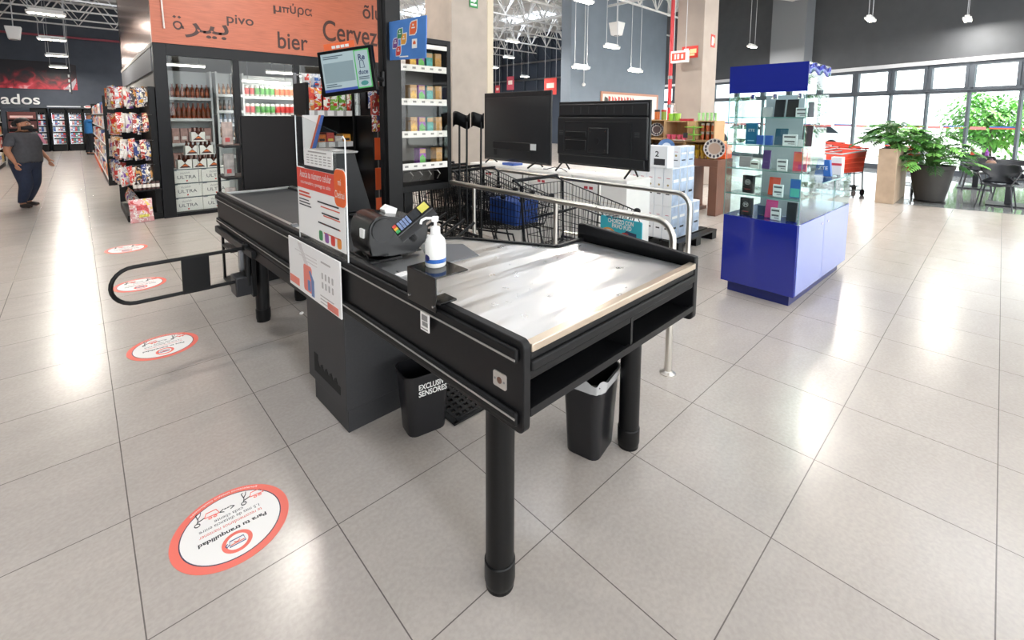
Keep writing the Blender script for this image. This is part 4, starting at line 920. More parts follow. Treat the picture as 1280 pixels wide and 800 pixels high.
goods('phone','blue green gradient phone on the fourth shelf','phone',345,398,1,.165,'3f6ea8',lean=.08,th=.012,extra=lambda w_,h:[('screen',MB().box(-.001,0,-w_*.42,w_*.42,h*.05,h*.5),'5ab8a8'),('upper_screen',MB().box(-.001,0,-w_*.42,w_*.42,h*.5,h*.92),'3a5fb0')])
goods('phone_box','black phone box with a round white emblem, lowest shelf','phone box',90,156,0,.165,'101318',d=.09,th=.05,extra=mlogo)
goods('phone','pink phone in a stand on the lowest shelf','phone',222,284,0,.165,'d8488a',lean=.22,th=.012,extra=screen('e05a98'))
goods('price_card','white price card on the lowest shelf','price card',265,316,0,.11,'f0f0f0',d=.07,th=.02,extra=price)
goods('phone','black phone standing at the right of the lowest shelf','phone',335,386,0,.165,'24262b',lean=.1,th=.03,extra=screen('303338'))
goods('phone_box','small blue grey phone box on the lowest shelf behind the black box','phone box',160,200,0,.09,'5a6a86',d=.22)
def on_counter(name, label, cat, d, b_, mb, parts, turn=0):
    o = thing(name, label, cat, kw(d,b_,1.0515), KT+turn)
    mb[0].build(mb[1], mb[2], o, bevel=.003)
    for nm, m_, c_ in parts: m_.build(nm, H(c_,.4), o)
def yt(body, w_, z, x, h=None):
    tt = fit_text(body, w_, h); M_ = frame_m((x,0,z),(0,-1,0),(0,0,1)); tt.v = [M_ @ v for v in tt.v]; return tt
m = MB().prism([(-.075,0),(.075,0),(.055,.17),(-.055,.17)], 0, .06, 'x')
on_counter('placard', 'blue tapered placard with white letters on the low glass counter', 'placard', 1.22, .16, (m,'placard',mat('placard_blue','2a63b4',.35)), [('lettering', yt('ZTE',.085,.085,-.002,.035), 'f4f4f4')])
on_counter('brochure_stack', 'white brochure box behind the blue placard', 'box', 1.36, .26, (MB().box(0,.1,-.06,.06,0,.21),'box',H('dcdedd',.5)), [('panel', MB().box(-.002,0,-.04,.04,.09,.16), '9cc0a8')])
on_counter('card_box', 'red striped small carton at the end of the low glass counter', 'box', 1.45, .10, (MB().box(0,.1,-.05,.05,0,.19),'box',H('e4e2e2',.5)), [('stripe', MB().box(-.002,0,-.05,.05,.10,.125), 'd0404a')])
for i, d_ in enumerate((.75,.95,1.2)):
    place(MB().box(-.05,.05,-.035,.035,0,.008), 'phone', H('b9c2c8',.3), 'pale phone lying under the counter glass, %s from the tower' % ORD[i], 'phone', kw(d_,.2,.867), KT+.4, 'phones under the counter glass', bevel=.003)
# ------------------------------------------------------------------ monitor, post, sign and cigarette cabinet
o = thing('steel_post', 'tall black square post carrying the price monitor and blue sign', 'post', (1.965,3.6,0))
MB().box(-.07,.07,-.07,.07,0,4.6).build('shaft', BLACKM, o, bevel=.006)
MB().box(-.075,-.068,-.02,.02,.9,4.6).build('groove', RUBBER, o)
MB().box(-.14,.14,-.14,.14,0,.012).build('base_plate', BLACKM, o)
m = MB().tube([(-.07,-.02,1.95),(-.16,-.08,1.96),(-.2,-.05,1.98)], .02, 8); m.cyl((-.075,-.02,1.90),(-.075,-.02,2.02),.03,n=12); m.build('monitor_arm', BLACKP, o)
# monitor: screen plane through the points where it hangs
mr_ = V(1.745,3.445,2.01); axl = V(-.40,.52,0).normalized()
rollm = math.radians(7)
mon = thing('price_monitor', 'customer price monitor showing a receipt and a green panel', 'monitor', mr_ + axl*.235, 0)
ex = -axl; ez = V(0,0,1); en = ex.cross(ez)   # reading direction, up, towards viewer
def onm(mb):
    """mesh drawn in (u along the reading direction, v up, w towards the viewer)"""
    R_ = Matrix.Rotation(rollm,3,en); A, B_, N_ = R_ @ ex, R_ @ ez, en
    mb.v = [A*v.x + B_*v.y + N_*v.z for v in mb.v]; return mb
def pbox(x0,x1,y0,y1,z0=0,z1=.001): return MB().box(x0,x1,y0,y1,z0,z1)
onm(pbox(-.235,.235,-.18,.18,-.045,0)).build('housing', BLACKP, mon, bevel=.006)
def onm2(mb):
    mb.v = [V(v.x*.80, v.y*.93, v.z) for v in mb.v]; return onm(mb)
scr = onm2(pbox(-.258,.258,-.162,.165,0,.002)).build('screen', mat('screen_pale','9fb0b4',.3,emit=.12), mon)
m = pbox(-.24,.085,-.085,.085,.002,.003); onm2(m).build('receipt_area', mat('screen_grey','7f9196',.3,emit=.1), scr)
onm2(pbox(-.258,.105,-.162,-.14,.002,.003)).build('blue_bar', mat('screen_blue','3a4f9a',.3,emit=.1), scr)
m = MB()
for a_ in ((.10,.258,-.162,-.152),(.10,.258,.155,.165),(.10,.11,-.162,.165),(.248,.258,-.162,.165)): m.box(a_[0],a_[1],a_[2],a_[3],.002,.0032)
onm2(m).build('green_border', mat('screen_green','4fae5a',.3,emit=.1), scr)
m = MB()
for body, w_, y in (('Re',.07,.10),('duce',.10,-.025)):
    tt = fit_text(body, w_, .05 if body == 'Re' else .04, bold=.002); tt.v = [v+V(.178,y,.0035) for v in tt.v]; m.join(tt)
m.tube([(.155,.07,.004),(.15,.01,.004),(.20,.01,.004),(.19,.07,.004)], .003, 4, closed=True); onm2(m).build('lettering', mat('screen_navy','1f2f5a',.4), scr)
m = MB()
for y, x1 in ((.135,0),(.118,-.05),(-.105,-.1),(-.122,-.05)): m.box(-.235,x1-.02,y,y+.008,.002,.0034)
for y in (-.072,-.088): m.box(.125,.235,y,y+.008,.002,.0034)
onm2(m).build('fine_print', mat('screen_ink','50606a',.4), scr)
m = MB(); m.prism([(.178+.04*math.cos(t_*.3),-.12+.02*math.sin(t_*.3)) for t_ in range(21)], .002,.0034,'z'); onm2(m).build('round_mark', mat('mark_teal','4a8a86',.4), scr)
o = thing('orange_card', 'tilted orange card lettered in white behind the price monitor', 'card', mr_ + axl*.36 - en*.10 + V(0,0,.19))
onm(pbox(-.12,.15,-.055,.05,0,.006)).build('card', mat('card_orange','f07040',.5), o)
m = MB()
for i in range(4): m.box(-.05+i*.04,-.018+i*.04,.005,.028,.006,.0075)
onm(m).build('print', WHITE, o)
m = MB().tube([(0,0,-.05),(.06,-.02,-.15),(.1,-.05,-.2)], .006, 6); m.build('clip_rod', GREYM, o)
# blue sign
o = thing('loyalty_sign', 'tilted blue sign with coloured speech badges on the black post', 'sign', (1.93,3.56,2.27))
R3 = Matrix.Rotation(math.radians(3),3,'X')
def ons(mb):
    mb.v = [R3 @ V(-v.z, -v.x, v.y) for v in mb.v]; return mb
sg = ons(pbox(0,.58,-.155,.155,-.006,0)); sgo = sg.build('panel', mat('sign_blue','3f78c8',.35,var=.15,scale=3), o)
ons(pbox(0,.58,-.155,.155,.0,.0006)).build('film', mat('sign_film','5088d2',.3,var=.12,scale=4), sgo)
for i, (x,y,c_,s) in enumerate(((.20,.05,'3a8a5a',.9),(.13,-.02,'7a4a8a',.9),(.26,.005,'e8a23a',.95),(.18,-.085,'d0403a',.85),(.40,.08,'ee6a34',1.15))):
    m = MB().prism([(x+a_*s,y+b_*s) for a_,b_ in ((-.05,-.05),(.02,-.05),(.042,-.035),(.05,-.01),(.05,.05),(-.02,.045),(-.042,.03),(-.05,.0))], .0006,.0016,'z'); ons(m).build('badge_border', WHITE, sgo)
    m = MB().prism([(x+a_*s*.85,y+b_*s*.85) for a_,b_ in ((-.05,-.05),(.02,-.05),(.042,-.035),(.05,-.01),(.05,.05),(-.02,.045),(-.042,.03),(-.05,.0))], .0016,.0024,'z'); bg_ = ons(m).build('badge', H(c_,.45), sgo)
    m = MB(); m.box(x-.02*s,x+.022*s,y-.004*s,y+.004*s,.0024,.003); m.box(x-.008*s,x+.008*s,y+.012*s,y+.024*s,.0024,.003); ons(m).build('badge_print', WHITE, bg_)
m = pbox(.385,.455,-.075,-.005,.0006,.0018); q_ = ons(m).build('white_badge', WHITE, sgo)
m = MB().prism([(.40,-.045),(.44,-.045),(.44,-.03),(.42,-.015),(.40,-.03)], .0018,.0026,'z'); ons(m).build('badge_print', H('ee6a34',.4), q_)
m = pbox(.2,.33,-.137,-.127,.0006,.0016); ons(m).build('fine_print', WHITE, sgo)
m = MB().tube([(-.02,0,.12),(.035,.0,.12),(.035,.04,.10)], .008, 6); m.tube([(-.02,0,-.1),(.035,.0,-.1),(.035,.04,-.10)], .008, 6); m.build('bracket', BLACKM, o)
# cigarette cabinet
CBX, CBY = 2.08, 3.74
cab = thing('cigarette_cabinet', 'locked black framed cabinet of clear shelves with small packs', 'cabinet', (CBX,CBY,0))
x1, zb, zt = .62, .945, 2.38
m = MB(); m.box(0,.06,0,.26,zb,zt); m.box(x1-.045,x1,0,.26,zb,zt); m.box(.06,x1-.045,0,.26,zt-.05,zt); m.box(.06,x1-.045,0,.26,zb,zb+.06); m.build('frame', BLACKM, cab, bevel=.004)
MB().box(.06,x1-.045,.25,.26,zb+.06,zt-.05).build('back_panel', mat('smoky_back','4a4641',.4), cab)
MB().box(.06,x1-.045,.0,.004,zb+.3,zt-.05).build('door_pane', glass('clear_door',(.98,.98,.97),.08), cab)
MB().box(.07,x1-.05,-.006,.01,zt-.1,zt-.06).build('top_strip', mat('cream_strip','d8d4cb',.4), cab)
MB().box(.10,.19,.03,.2,0.012,zb).build('support_post', BLACKM, cab, bevel=.004)
MB().box(.0,.4,-.05,.3,0,.012).build('foot', BLACKM, cab)
SZ = [1.19,1.49,1.79,2.10]
PKC = [('b98a4a','d8a838'),('8a4aa0','58a848'),('2f8a80','3f9a90'),('c09048','b08440'),('9a3a4a','c8b8a8')]
for i, z in enumerate(SZ):
    MB().box(.065,x1-.05,.02,.24,z-.006,z).build('shelf', glass('shelf_plastic',(.93,.93,.92),.2), cab)
    st = MB().box(.062,x1-.046,.008,.018,z-.035,z+.025).build('price_strip', mat('strip_white','e6e3dc',.4), cab)
    m = MB()
    for k_ in range(5): m.box(.10+k_*.095,.135+k_*.095,.0065,.008,z-.012,z+.006)
    m.build('price_marks', mat('mark_grey','8d8a85',.6), st)
    row = [4,0,1,2,3] if i == 3 else ([0,1,2,3] if i else [1,3])
    xs = {0:.2,1:.29,2:.38,3:.48,4:.09}
    for q_ in row:
        c1, c2 = PKC[q_]; nm = ['tan and yellow','violet and green','teal','ochre','dark red'][q_]
        p = thing('cigarette_pack', '%s pack on the %s shelf of the cigarette cabinet' % (nm, ['lowest','third','second','top'][i]), 'cigarette pack', (CBX+xs[q_],CBY+.06,z+.0005), 0, 'packs in the cigarette cabinet')
        MB().box(0,.07,0,.1,0,.155).build('box', mat('pack_'+c1,c1,.4,var=.25,scale=30), p, bevel=.002)
        MB().prism([(.004,.02),(.066,.02),(.066,.06),(.035,.10),(.004,.075)], -.0012, 0, 'y').build('picture', mat('pack_'+c2,c2,.4,var=.25,scale=40), p)
        MB().box(.004,.066,-.0012,0,.11,.15).build('cap_print', mat('pack_tan','b89468',.5,var=.2,scale=50), p)
for k_ in range(4):
    m = MB().tube([(.14+k_*.1,.1,zb+.18),(.14+k_*.1,-.02,zb+.19),(.16+k_*.1,-.03,zb+.16),(.18+k_*.1,.05,zb+.10)], .005, 6); m.build('empty_clip', mat('clip_grey','8a8782',.3), cab)
m = MB(); m.box(-.005,.04,-.03,-.008,1.66,1.715); po = thing('padlock', 'small pale padlock on the cigarette cabinet frame', 'padlock', (CBX-.002,CBY,0)); m.build('body', mat('pale_brass','d9d6cc',.35,.3), po, bevel=.005)
MB().tube([(.004,-.019,1.715)]+[(.0175-.0135*math.cos(math.radians(t_)),-.019,1.735+.0135*math.sin(math.radians(t_))) for t_ in range(0,181,20)]+[(.031,-.019,1.715)], .004, 6).build('shackle', CHROME, po)

# ------------------------------------------------------------------ slanted till hood, candy racks at the counter's far end
o = thing('till_hood', 'dark slanted till hood with a pale top behind the acrylic guard', 'till', (0,0,0))
MB().prism([(1.26,.985),(1.50,.985),(1.385,1.40),(1.24,1.40)], 3.05, 3.42, 'y').build('hood', mat('hood_black','131416',.4,spec=.3), o, bevel=.006)
MB().prism([(1.215,1.402),(1.385,1.402),(1.39,1.415),(1.20,1.415)], 3.0, 3.45, 'y').build('top_lid', mat('lid_grey','8f8e8b',.35), o, bevel=.004)
MB().box(1.27,1.33,3.1,3.2,1.415,1.417).build('label', PAPER, o)
MB().box(1.24,1.52,3.03,3.44,.967,.985).build('base', BLACKP, o, bevel=.004)
rk = thing('magazine_rack', 'black backed magazine rack standing at the far counter end', 'rack', (1.13,4.92,0))
MB().box(0,.60,0,.02,.02,1.65).build('back_panel', mat('dark_brown_panel','171313',.55,spec=.3), rk, bevel=.004)
for z in (.35,.72,1.05,1.35): MB().box(-.14,.58,.02,.4,z,z+.02).build('shelf', BLACKM, rk)
m = MB(); m.box(-.14,-.12,.36,.4,0,1.66); m.box(.58,.6,.02,.4,0,1.66); m.box(-.14,.6,.02,.4,0,.02); m.box(-.01,0,.02,.05,0,1.66); m.build('upright', BLACKM, rk)
for i, (z, c_, lab) in enumerate(((1.371,'b9a49a','pinkish packet at the top of the magazine rack side'), (1.071,'a9a29c','grey packet in the middle of the magazine rack side'), (.741,'d5c8c0','pale pink packet low on the magazine rack side'))):
    p = thing('snack_packet', lab, 'packet', (1.0,5.05,z), .1, 'packets on the magazine rack')
    MB().box(0,.09,0,.03,0,.22).build('packet', mat('packet_'+c_,c_,.4,var=.35,scale=18), p, bevel=.006)
    MB().box(.02,.06,-.002,0,.03,.07).build('print', H('c04a48',.5), p)
# candy rack
CR_X0, CR_Y = 1.76, 4.98
cr = thing('candy_rack', 'black checkout candy rack with white price strips behind the counter', 'rack', (CR_X0,CR_Y,0))
m = MB(); m.box(0,.03,.02,.4,0,2.0); m.box(.50,.53,.02,.4,0,2.0); m.box(.03,.5,.38,.4,0,2.0); m.box(.03,.5,0.02,.38,0,.25); m.build('body', BLACKM, cr, bevel=.003)
CZ = [.52,.80,1.08,1.36,1.70]
CANDY = ['c8503a','e0803a','d8c04a','b84a40','5a8ac0','d8d0c8','a83a34','e8a040','7a5a40','cc4444']
rowname = ['bottom','fourth','third','second','top']
for i, z in enumerate(CZ):
    MB().box(.03,.5,.06,.38,z-.012,z).build('shelf', BLACKM, cr)
    stp = MB().box(.0,.53,.035,.045,z-.05,z+.012).build('price_strip', mat('strip_clear','a9a7a3',.3), cr)
    m = MB()
    for k_ in range(5): m.box(.015+k_*.105,.085+k_*.105,.032,.035,z-.045,z+.01)
    m.build('price_tags', mat('tag_white','efeeea',.5), stp)
    if i < 4:
        for k_ in range(5):
            c_ = CANDY[(i*3+k_*2) % len(CANDY)]
            p = thing('candy_box', 'small candy carton on the %s shelf of the candy rack, %s from the left' % (rowname[i], ORD[k_]), 'candy box', (CR_X0+.035+k_*.093,CR_Y+.07,z+.0005), 0, 'candy cartons on the checkout rack')
            MB().box(0,.085,0,.2,0,.07+.02*((k_+i)%3)).build('carton', mat('candy_'+c_,c_,.4,var=.3,scale=40), p, bevel=.003)
            MB().box(.015,.07,-.001,0,.02,.045).build('print', H(['f0e8da','3a3030','e8d060'][(k_+i)%3],.5), p)
    else:
        pass
# hanging candy bags: a puffed pouch with crimped ends
def pouch(w, h, d, nx=8, ny=10):
    m = MB()
    for s in (1,-1):
        def fn(u, v, s=s):
            x = (u-.5)*w; z = v*h; e = max(0, 1-abs(2*u-1)**2.6)*max(0, math.sin(PI*min(1,max(0,(v-.06)/.88)))**.55)
            return V(x*(1-.05*math.sin(v*PI)), s*d*.5*e*(1+.12*math.sin(u*9+v*7)), z)
        m.grid(fn, nx, ny)
    return m
POUCH = {}
def bag(name, label, cat, loc, w, h, d, c1, c2, c3, rz, group, tilt=0, rx=0):
    o = thing(name, label, cat, loc, rz, group)
    if rx: o.rotation_euler = (rx, tilt, rz)
    elif tilt: o.rotation_euler = (0, tilt, rz)
    key = (round(w,3), round(h,3), round(d,3), c1, c2, c3)
    if key not in POUCH: POUCH[key] = pouch(w,h,d).mesh('pouch', foil(c1,c2,c3))
    a_ = bpy.data.objects.new('pouch', POUCH[key]); C.objects.link(a_); a_.parent = o
    k2 = (key, c2, c3)
    if k2 not in POUCH:
        m = MB()
        def lab_(u, v, u0=.26, u1=.74, v0=.50, v1=.72):
            uu = u0+(u1-u0)*u; vv = v0+(v1-v0)*v; x = (uu-.5)*w
            e = max(0,1-abs(2*uu-1)**2.6)*max(0,math.sin(PI*min(1,max(0,(vv-.06)/.88)))**.55)
            return V(x*(1-.05*math.sin(vv*PI)), -d*.5*e*(1+.12*math.sin(uu*9+vv*7))-.002, vv*h)
        m.grid(lab_, 6, 4); m2 = MB().grid(lambda u,v: lab_(u,v,.34,.78,.2,.32), 4, 3); m.join(m2, 1)
        POUCH[k2] = m.mesh('print', [mat('print_'+c2,c2,.35,var=.5,scale=45), mat('print_'+c3,c3,.35,var=.5,scale=45)])
    b_ = bpy.data.objects.new('print', POUCH[k2]); C.objects.link(b_); b_.parent = o
    return o
for i, (c1, c2, c3, nm) in enumerate((('e8803a','d84030','f0e0c0','orange'),('d83a2e','f4e8d8','e8c030','red'),('e84a3a','f0f0e0','d02a20','scarlet'),('7fc03a','e8f0d0','d84040','lime green'),('6aaa34','f0f0e0','c83a30','leaf green'),('d2402e','90c040','f0e8d8','red and green'))):
    bag('candy_bag', '%s candy bag on the top shelf of the candy rack' % nm, 'candy bag', (CR_X0+.055+i*.088,CR_Y+.06+.01*(i%2),1.713), .085, .24, .06, c1, c2, c3, .25*((i%3)-1), 'candy bags on the checkout rack')
for i, (c1, c2, c3, nm) in enumerate((('d8d4d0','d84a3a','4a7ab0','silver'),('c8ccd4','3a6ab0','d84a3a','pale blue'),('d84a34','f0e8e0','d89a30','bright red'),('3a5aa8','e8e8f0','e05040','dark blue'),('e0662e','f0f0f0','40508a','orange red'))):
    bag('candy_bag', '%s candy bag hanging above the top shelf of the candy rack' % nm, 'candy bag', (CR_X0+.06+i*.1,CR_Y+.16,1.955), .1, .15, .05, c1, c2, c3, .1*((i%3)-1), 'candy bags hung above the checkout rack')
m = MB()
for i in range(5): m.tube([(.06+i*.1,.39,2.10),(.06+i*.1,.16,2.10),(.06+i*.1,.15,2.11)], .004, 5)
m.tube([(0,.39,2.1),(.53,.39,2.1)], .008, 6); m.box(.0,.03,.37,.4,1.99,2.12); m.box(.5,.53,.37,.4,1.99,2.12); m.build('peg', GREYM, cr)
# dark cabinet right of it with chocolate bars on top, and clip strips
dk = thing('black_cabinet', 'black cabinet with a thin gold line right of the candy rack', 'cabinet', (2.30,4.6,0))
MB().box(0,.36,0,.5,0,1.66).build('body', mat('cabinet_black','0e0e0f',.4,spec=.3), dk, bevel=.006)
MB().box(.02,.2,-.002,0,1.55,1.565).build('gold_line', mat('gold_line','b89a4a',.3,.6), dk)
MB().box(.14,.26,-.003,0,1.2,1.3).build('plate', mat('olive_plate','6a654a',.5), dk)
for i in range(9):
    p = thing('chocolate_bar', 'red striped chocolate bar in the upright row on the black cabinet, %s from the left' % ORD[i], 'chocolate bar', (2.31+i*.036,4.62,1.6605), 0, 'chocolate bars on the black cabinet')
    MB().box(0,.026,0,.05,0,.21).build('wrapper', mat('choco_'+('8a3026' if i%2 else 'c24a34'),'8a3026' if i%2 else 'c24a34',.35,var=.25,scale=30), p, bevel=.004)
    MB().box(.004,.022,-.001,0,.03,.09).build('print', H('e8dcd0' if i%2 else '5a3a30',.4), p)
cs_ = thing('clip_strip', 'hanging clip strip of orange tags beside the black post', 'display strip', (2.175,4.25,0))
MB().tube([(0,0,2.0),(0,0,.42)], .006, 6).build('strip', mat('strip_grey','77736d',.4), cs_)
MB().tube([(0,0,.01),(0,0,.42)], .012, 6).build('stand', BLACKM, cs_)
MB().lathe([(.12,0),(.12,.01),(.02,.012)], (0,0,0), 18).build('foot', BLACKM, cs_)
for i, z in enumerate((1.22,.92,.62)): MB().box(-.045,.045,-.02,-.012,z,z+.22).build('orange_tag', mat('tag_orange','f0642e',.5), cs_, bevel=.002)
for i, z in enumerate((1.75,1.50)):
    bag('candy_bag', 'dark red candy packet on the clip strip, %s one' % ('upper','lower')[i], 'candy bag', (2.175,4.22,z), .15, .22, .06, 'a8342c', '3a3a5a', 'e0c050', .1-.2*i, 'packets on the clip strip')
for i, (x,z,c_) in enumerate(((2.38,1.95,'2f3a72'),(2.52,1.9,'a83a30'),(2.4,1.74,'3a4a8a'))):
    bag('candy_bag', '%s candy bag hung behind the chocolate bars' % ('navy blue','dull red','blue violet')[i], 'candy bag', (x+.1,4.968,z), .14, .2, .06, c_, 'd8d0c0', 'c04a40', 0, 'bags behind the chocolate bars')
m = MB(); m.box(2.36,2.74,5.0,5.02,0,2.2)
o = place(m, 'peg_panel', BLACKM, 'black pegboard panel behind the chocolate bars', 'display panel', (0,0,0))
# wobbling red white shelf talker on the candy rack edge
o = thing('shelf_talker', 'white leaflet with a blue and red edge slanting at the candy rack', 'leaflet', (1.70,4.9,1.2))
m = MB().slab([(-.02,0,0),(.04,-.02,0),(.16,-.05,.46),(-.02,0,.46)], .003); m.build('leaflet', PAPER, o)
m = MB().slab([(.02,-.024,0),(.06,-.032,0),(.18,-.06,.46),(.15,-.052,.46)], .003); m.build('blue_edge', H('3a62b0',.5), o)
m = MB().slab([(.005,-.020,0),(.02,-.024,0),(.15,-.054,.46),(.13,-.048,.46)], .003); m.build('red_edge', H('d0603a',.5), o)
m = MB().tube([(.0,.004,.05),(.0,.02,.05),(.08,.1,.05)], .004, 5); m.build('clip', GREYM, o)

# ------------------------------------------------------------------ the beer room
BYF, BX0, BX1 = 9.13, .935, 5.2
FRB = mat('beer_frame_black','121316',.4,spec=.3)
def woodmat():
    m = mat('orange_wood_boards','ad5f44',.4,var=.16,scale=3,stretch=(1.2,1,22)); return m
w = MB(); w.box(BX0,BX1,15.3,15.5,0,4.6); struct('wall_beer_back', w, mat('beer_wall_pale','b4b2ac',.6))
struct('wall_beer_right', MB().box(BX1,BX1+.1,BYF+.13,15.3,0,4.6), MATS['beer_wall_pale']); struct('wall_beer_left', MB().box(BX0+.02,BX0+.1,BYF+.2,15.3,0,2.35), MATS['beer_wall_pale']); struct('ceiling_beer_room', MB().box(BX0+.1,BX1,BYF+.3,15.3,2.80,2.9), MATS['beer_wall_pale'])
w = MB().box(BX0,BX0+.06,BYF+.06,15.5,2.78,4.6); struct('trim_%d' % (k:=k+1), w, mat('brushed_copper_panel','c9a596',.2,.85,var=.12,scale=2,stretch=(1,1,.3),bump=.15))
w = MB().box(BX0-.01,BX0+.05,BYF+.2,15.5,2.35,2.74); struct('trim_%d' % (k:=k+1), w, mat('grey_side_band','6f7276',.5))
w = MB().box(BX0-.02,BX0+.04,BYF+.2,15.5,2.72,2.78); struct('trim_%d' % (k:=k+1), w, mat('cream_trim','c9c4ba',.5))
sgn = thing('beer_sign', 'long orange wooden fascia lettered with words for beer', 'sign', (BX0,BYF,0))
MB().box(0,BX1-BX0,-.02,.06,2.78,4.6).build('board', woodmat(), sgn)
LTR = mat('dark_letter','3b2019',.5)
def front(body, x0, x1, zc, h=None, bold=0):
    tt = fit_text(body, x1-x0, h, bold=bold); M_ = frame_m(((x0+x1)/2-BX0, -.0225, zc),(1,0,0),(0,0,1)); tt.v = [M_ @ v for v in tt.v]; return tt
for body, x0, x1, z0, z1 in (('ﺮﻴﺑ',1.36,1.98,2.90,3.17),('pivo',1.96,2.37,3.16,3.36),('μ',2.70,2.835,3.475,3.62),('ύρα',2.985,3.38,3.475,3.705),('bier',2.75,3.28,2.87,3.17),('Cerveza',3.57,4.86,3.10,3.50),('õlu',4.39,4.80,3.64,3.93),('ÖI',4.45,4.78,2.82,3.0)):
    if body == 'ÖI': continue
    front(body, x0, x1, (z0+z1)/2, z1-z0, bold=.0012).build('lettering', LTR, sgn)
tm = MB()
for i in range(24):
    a0, a1 = 2*PI*i/24, 2*PI*(i+1)/24
    def rp_(a, r): return (1.275-BX0+r*.062*math.cos(a)*(1.0+.15*math.sin(a)), -.0225, 3.075+r*.07*math.sin(a))
    tm.add([rp_(a0,1),rp_(a1,1),rp_(a1,.62),rp_(a0,.62)], [(0,1,2,3)])
for dx in (-.032,.032):
    c_ = (1.27-BX0+dx,-.0225,3.205); tm.add([(c_[0]-.026,c_[1],c_[2]),(c_[0],c_[1],c_[2]-.024),(c_[0]+.026,c_[1],c_[2]),(c_[0],c_[1],c_[2]+.024)], [(0,1,2,3)])
tm.add([(1.325-BX0,-.0225,3.03),(1.36-BX0,-.0225,3.03),(1.35-BX0,-.0225,3.075),(1.32-BX0,-.0225,3.09)], [(0,1,2,3)]); tm.build('lettering', LTR, sgn)
pm = MB(); pm.box(2.85-BX0,2.975-BX0,-.0225,-.021,3.595,3.62); pm.box(2.868-BX0,2.89-BX0,-.0225,-.021,3.52,3.596); pm.box(2.932-BX0,2.954-BX0,-.0225,-.021,3.52,3.596); pm.build('lettering', LTR, sgn)
MB().tube([(.16,-.05,3.0),(.12,-.05,4.6)], .012, 6).build('cable_tube', mat('pale_tube','cfc8c4',.4), sgn)
fr = thing('beer_room_front', 'black framed glass front of the beer room', 'shop front', (BX0,BYF,0))
m = MB(); W_ = BX1-BX0
m.box(0,.17,0,.12,0,2.78); m.build('corner_post', FRB, fr, bevel=.004)
MB().box(.17,W_,0,.1,2.60,2.78).build('header', FRB, fr); MB().box(.17,W_,0,.1,0,.06).build('sill', FRB, fr)
for x in (1.08,2.08,3.10): MB().box(x,x+.1,0,.1,.06,2.60).build('mullion', FRB, fr, bevel=.003)
for x0, x1_ in ((.17,1.08),(1.18,2.08),(2.18,3.10),(3.2,W_)): MB().box(x0,x1_,.045,.051,.06,2.60).build('glass_pane', glass('beer_glass',(.96,.97,.97),.08), fr)
MB().box(.5,.505,.02,.04,.5,1.2).build('seam', GREYM, fr)
# shelves inside
SHW = mat('pale_shelf','c8ccca',.4)
def shelf_unit(x0, x1, y, zs, label, d=.35, z_top=2.45):
    o = thing('beer_shelf', label, 'shelf unit', (x0,y,0), 0, 'shelf units in the beer room')
    m = MB(); m.box(0,.03,0,d,0,z_top); m.box(x1-x0-.03,x1-x0,0,d,0,z_top); m.box(.03,x1-x0-.03,d-.02,d,0,z_top); m.build('uprights', SHW, o)
    for z in zs: MB().box(.03,x1-x0-.03,0,d-.02,z-.05,z).build('shelf', SHW, o)
    return o
BOT = MB().lathe([(.001,0),(.03,.0),(.031,.01),(.031,.13),(.027,.155),(.014,.185),(.0125,.225),(.015,.226),(.015,.236),(.001,.237)], n=12)
BOTL = MB().lathe([(.0318,.04),(.0318,.105)], n=12)
CAN = MB().lathe([(.001,0),(.026,.0),(.033,.012),(.033,.145),(.026,.158),(.001,.158)], n=12)
CANL = MB().lathe([(.0336,.03),(.0336,.12)], n=12)
CACHE = {}
def bottle(loc, label, group, c1, c2, base=BOT, lab=BOTL, name='beer_bottle', cat='bottle', sc=1.0):
    o = thing(name, label, cat, loc, 0, group); o.scale = (sc,sc,sc)
    for nm, mb, c_, r in (('bottle' if base is BOT else 'can',base,c1,.15 if base is BOT else .25),('label',lab,c2,.4)):
        kk = (nm,c_); 
        if kk not in CACHE: CACHE[kk] = mb.mesh(nm, mat('drink_'+nm+c_,c_,r,0 if base is BOT else .3))
        q = bpy.data.objects.new(nm, CACHE[kk]); C.objects.link(q); q.parent = o
shelf_unit(1.05,1.86,10.0,(.72,1.16,1.60,1.97),'shelf unit of brown beer bottles behind the first pane')
shelf_unit(1.9,2.36,9.9,(.9,1.25,1.5,1.75,2.05),'narrow pale shelf unit of small bottles behind the first pane')
for r_, z, s in ((0,1.97,1.0),(1,1.60,1.15)):
    for i in range(10): bottle((1.12+i*.074,10.08,z+.001), 'brown beer bottle on the %s shelf behind the first pane, %s from the left' % (('top','second')[r_], ORD[i]), 'brown bottles in the beer room', '7a3418', 'b0603a' if r_ == 0 else '6a3a20', sc=s)
for r_, z in enumerate((1.16,.72)):
    for i in range(6):
        p = thing('bottle_pack', 'pinkish bottle pack on the %s shelf behind the first pane, %s from the left' % (('third','fourth')[r_], ORD[i]), 'bottle pack', (1.1+i*.12,10.03,z+.001), 0, 'bottle packs in the beer room')
        MB().box(0,.11,0,.2,0,.26).build('carton', mat('pack_pinkish','a08078',.5,var=.3,scale=14), p, bevel=.004)
        MB().box(.02,.09,-.001,0,.06,.12).build('print', H('d8d0ca',.5), p)
for r_, z in enumerate((2.05,1.75,1.5,1.25)):
    for i in range(5): bottle((1.96+i*.075,9.98,z+.001), 'small %s bottle on the narrow pale unit, %s shelf, %s from the left' % (('amber','dark','blue white','brown')[r_], ORD[r_], ORD[i]), 'bottles on the narrow beer unit', ('8a5a30','3a3028','8a98a8','6a4028')[r_], ('c09060','806050','e8e8ee','b08a60')[r_], sc=.8)
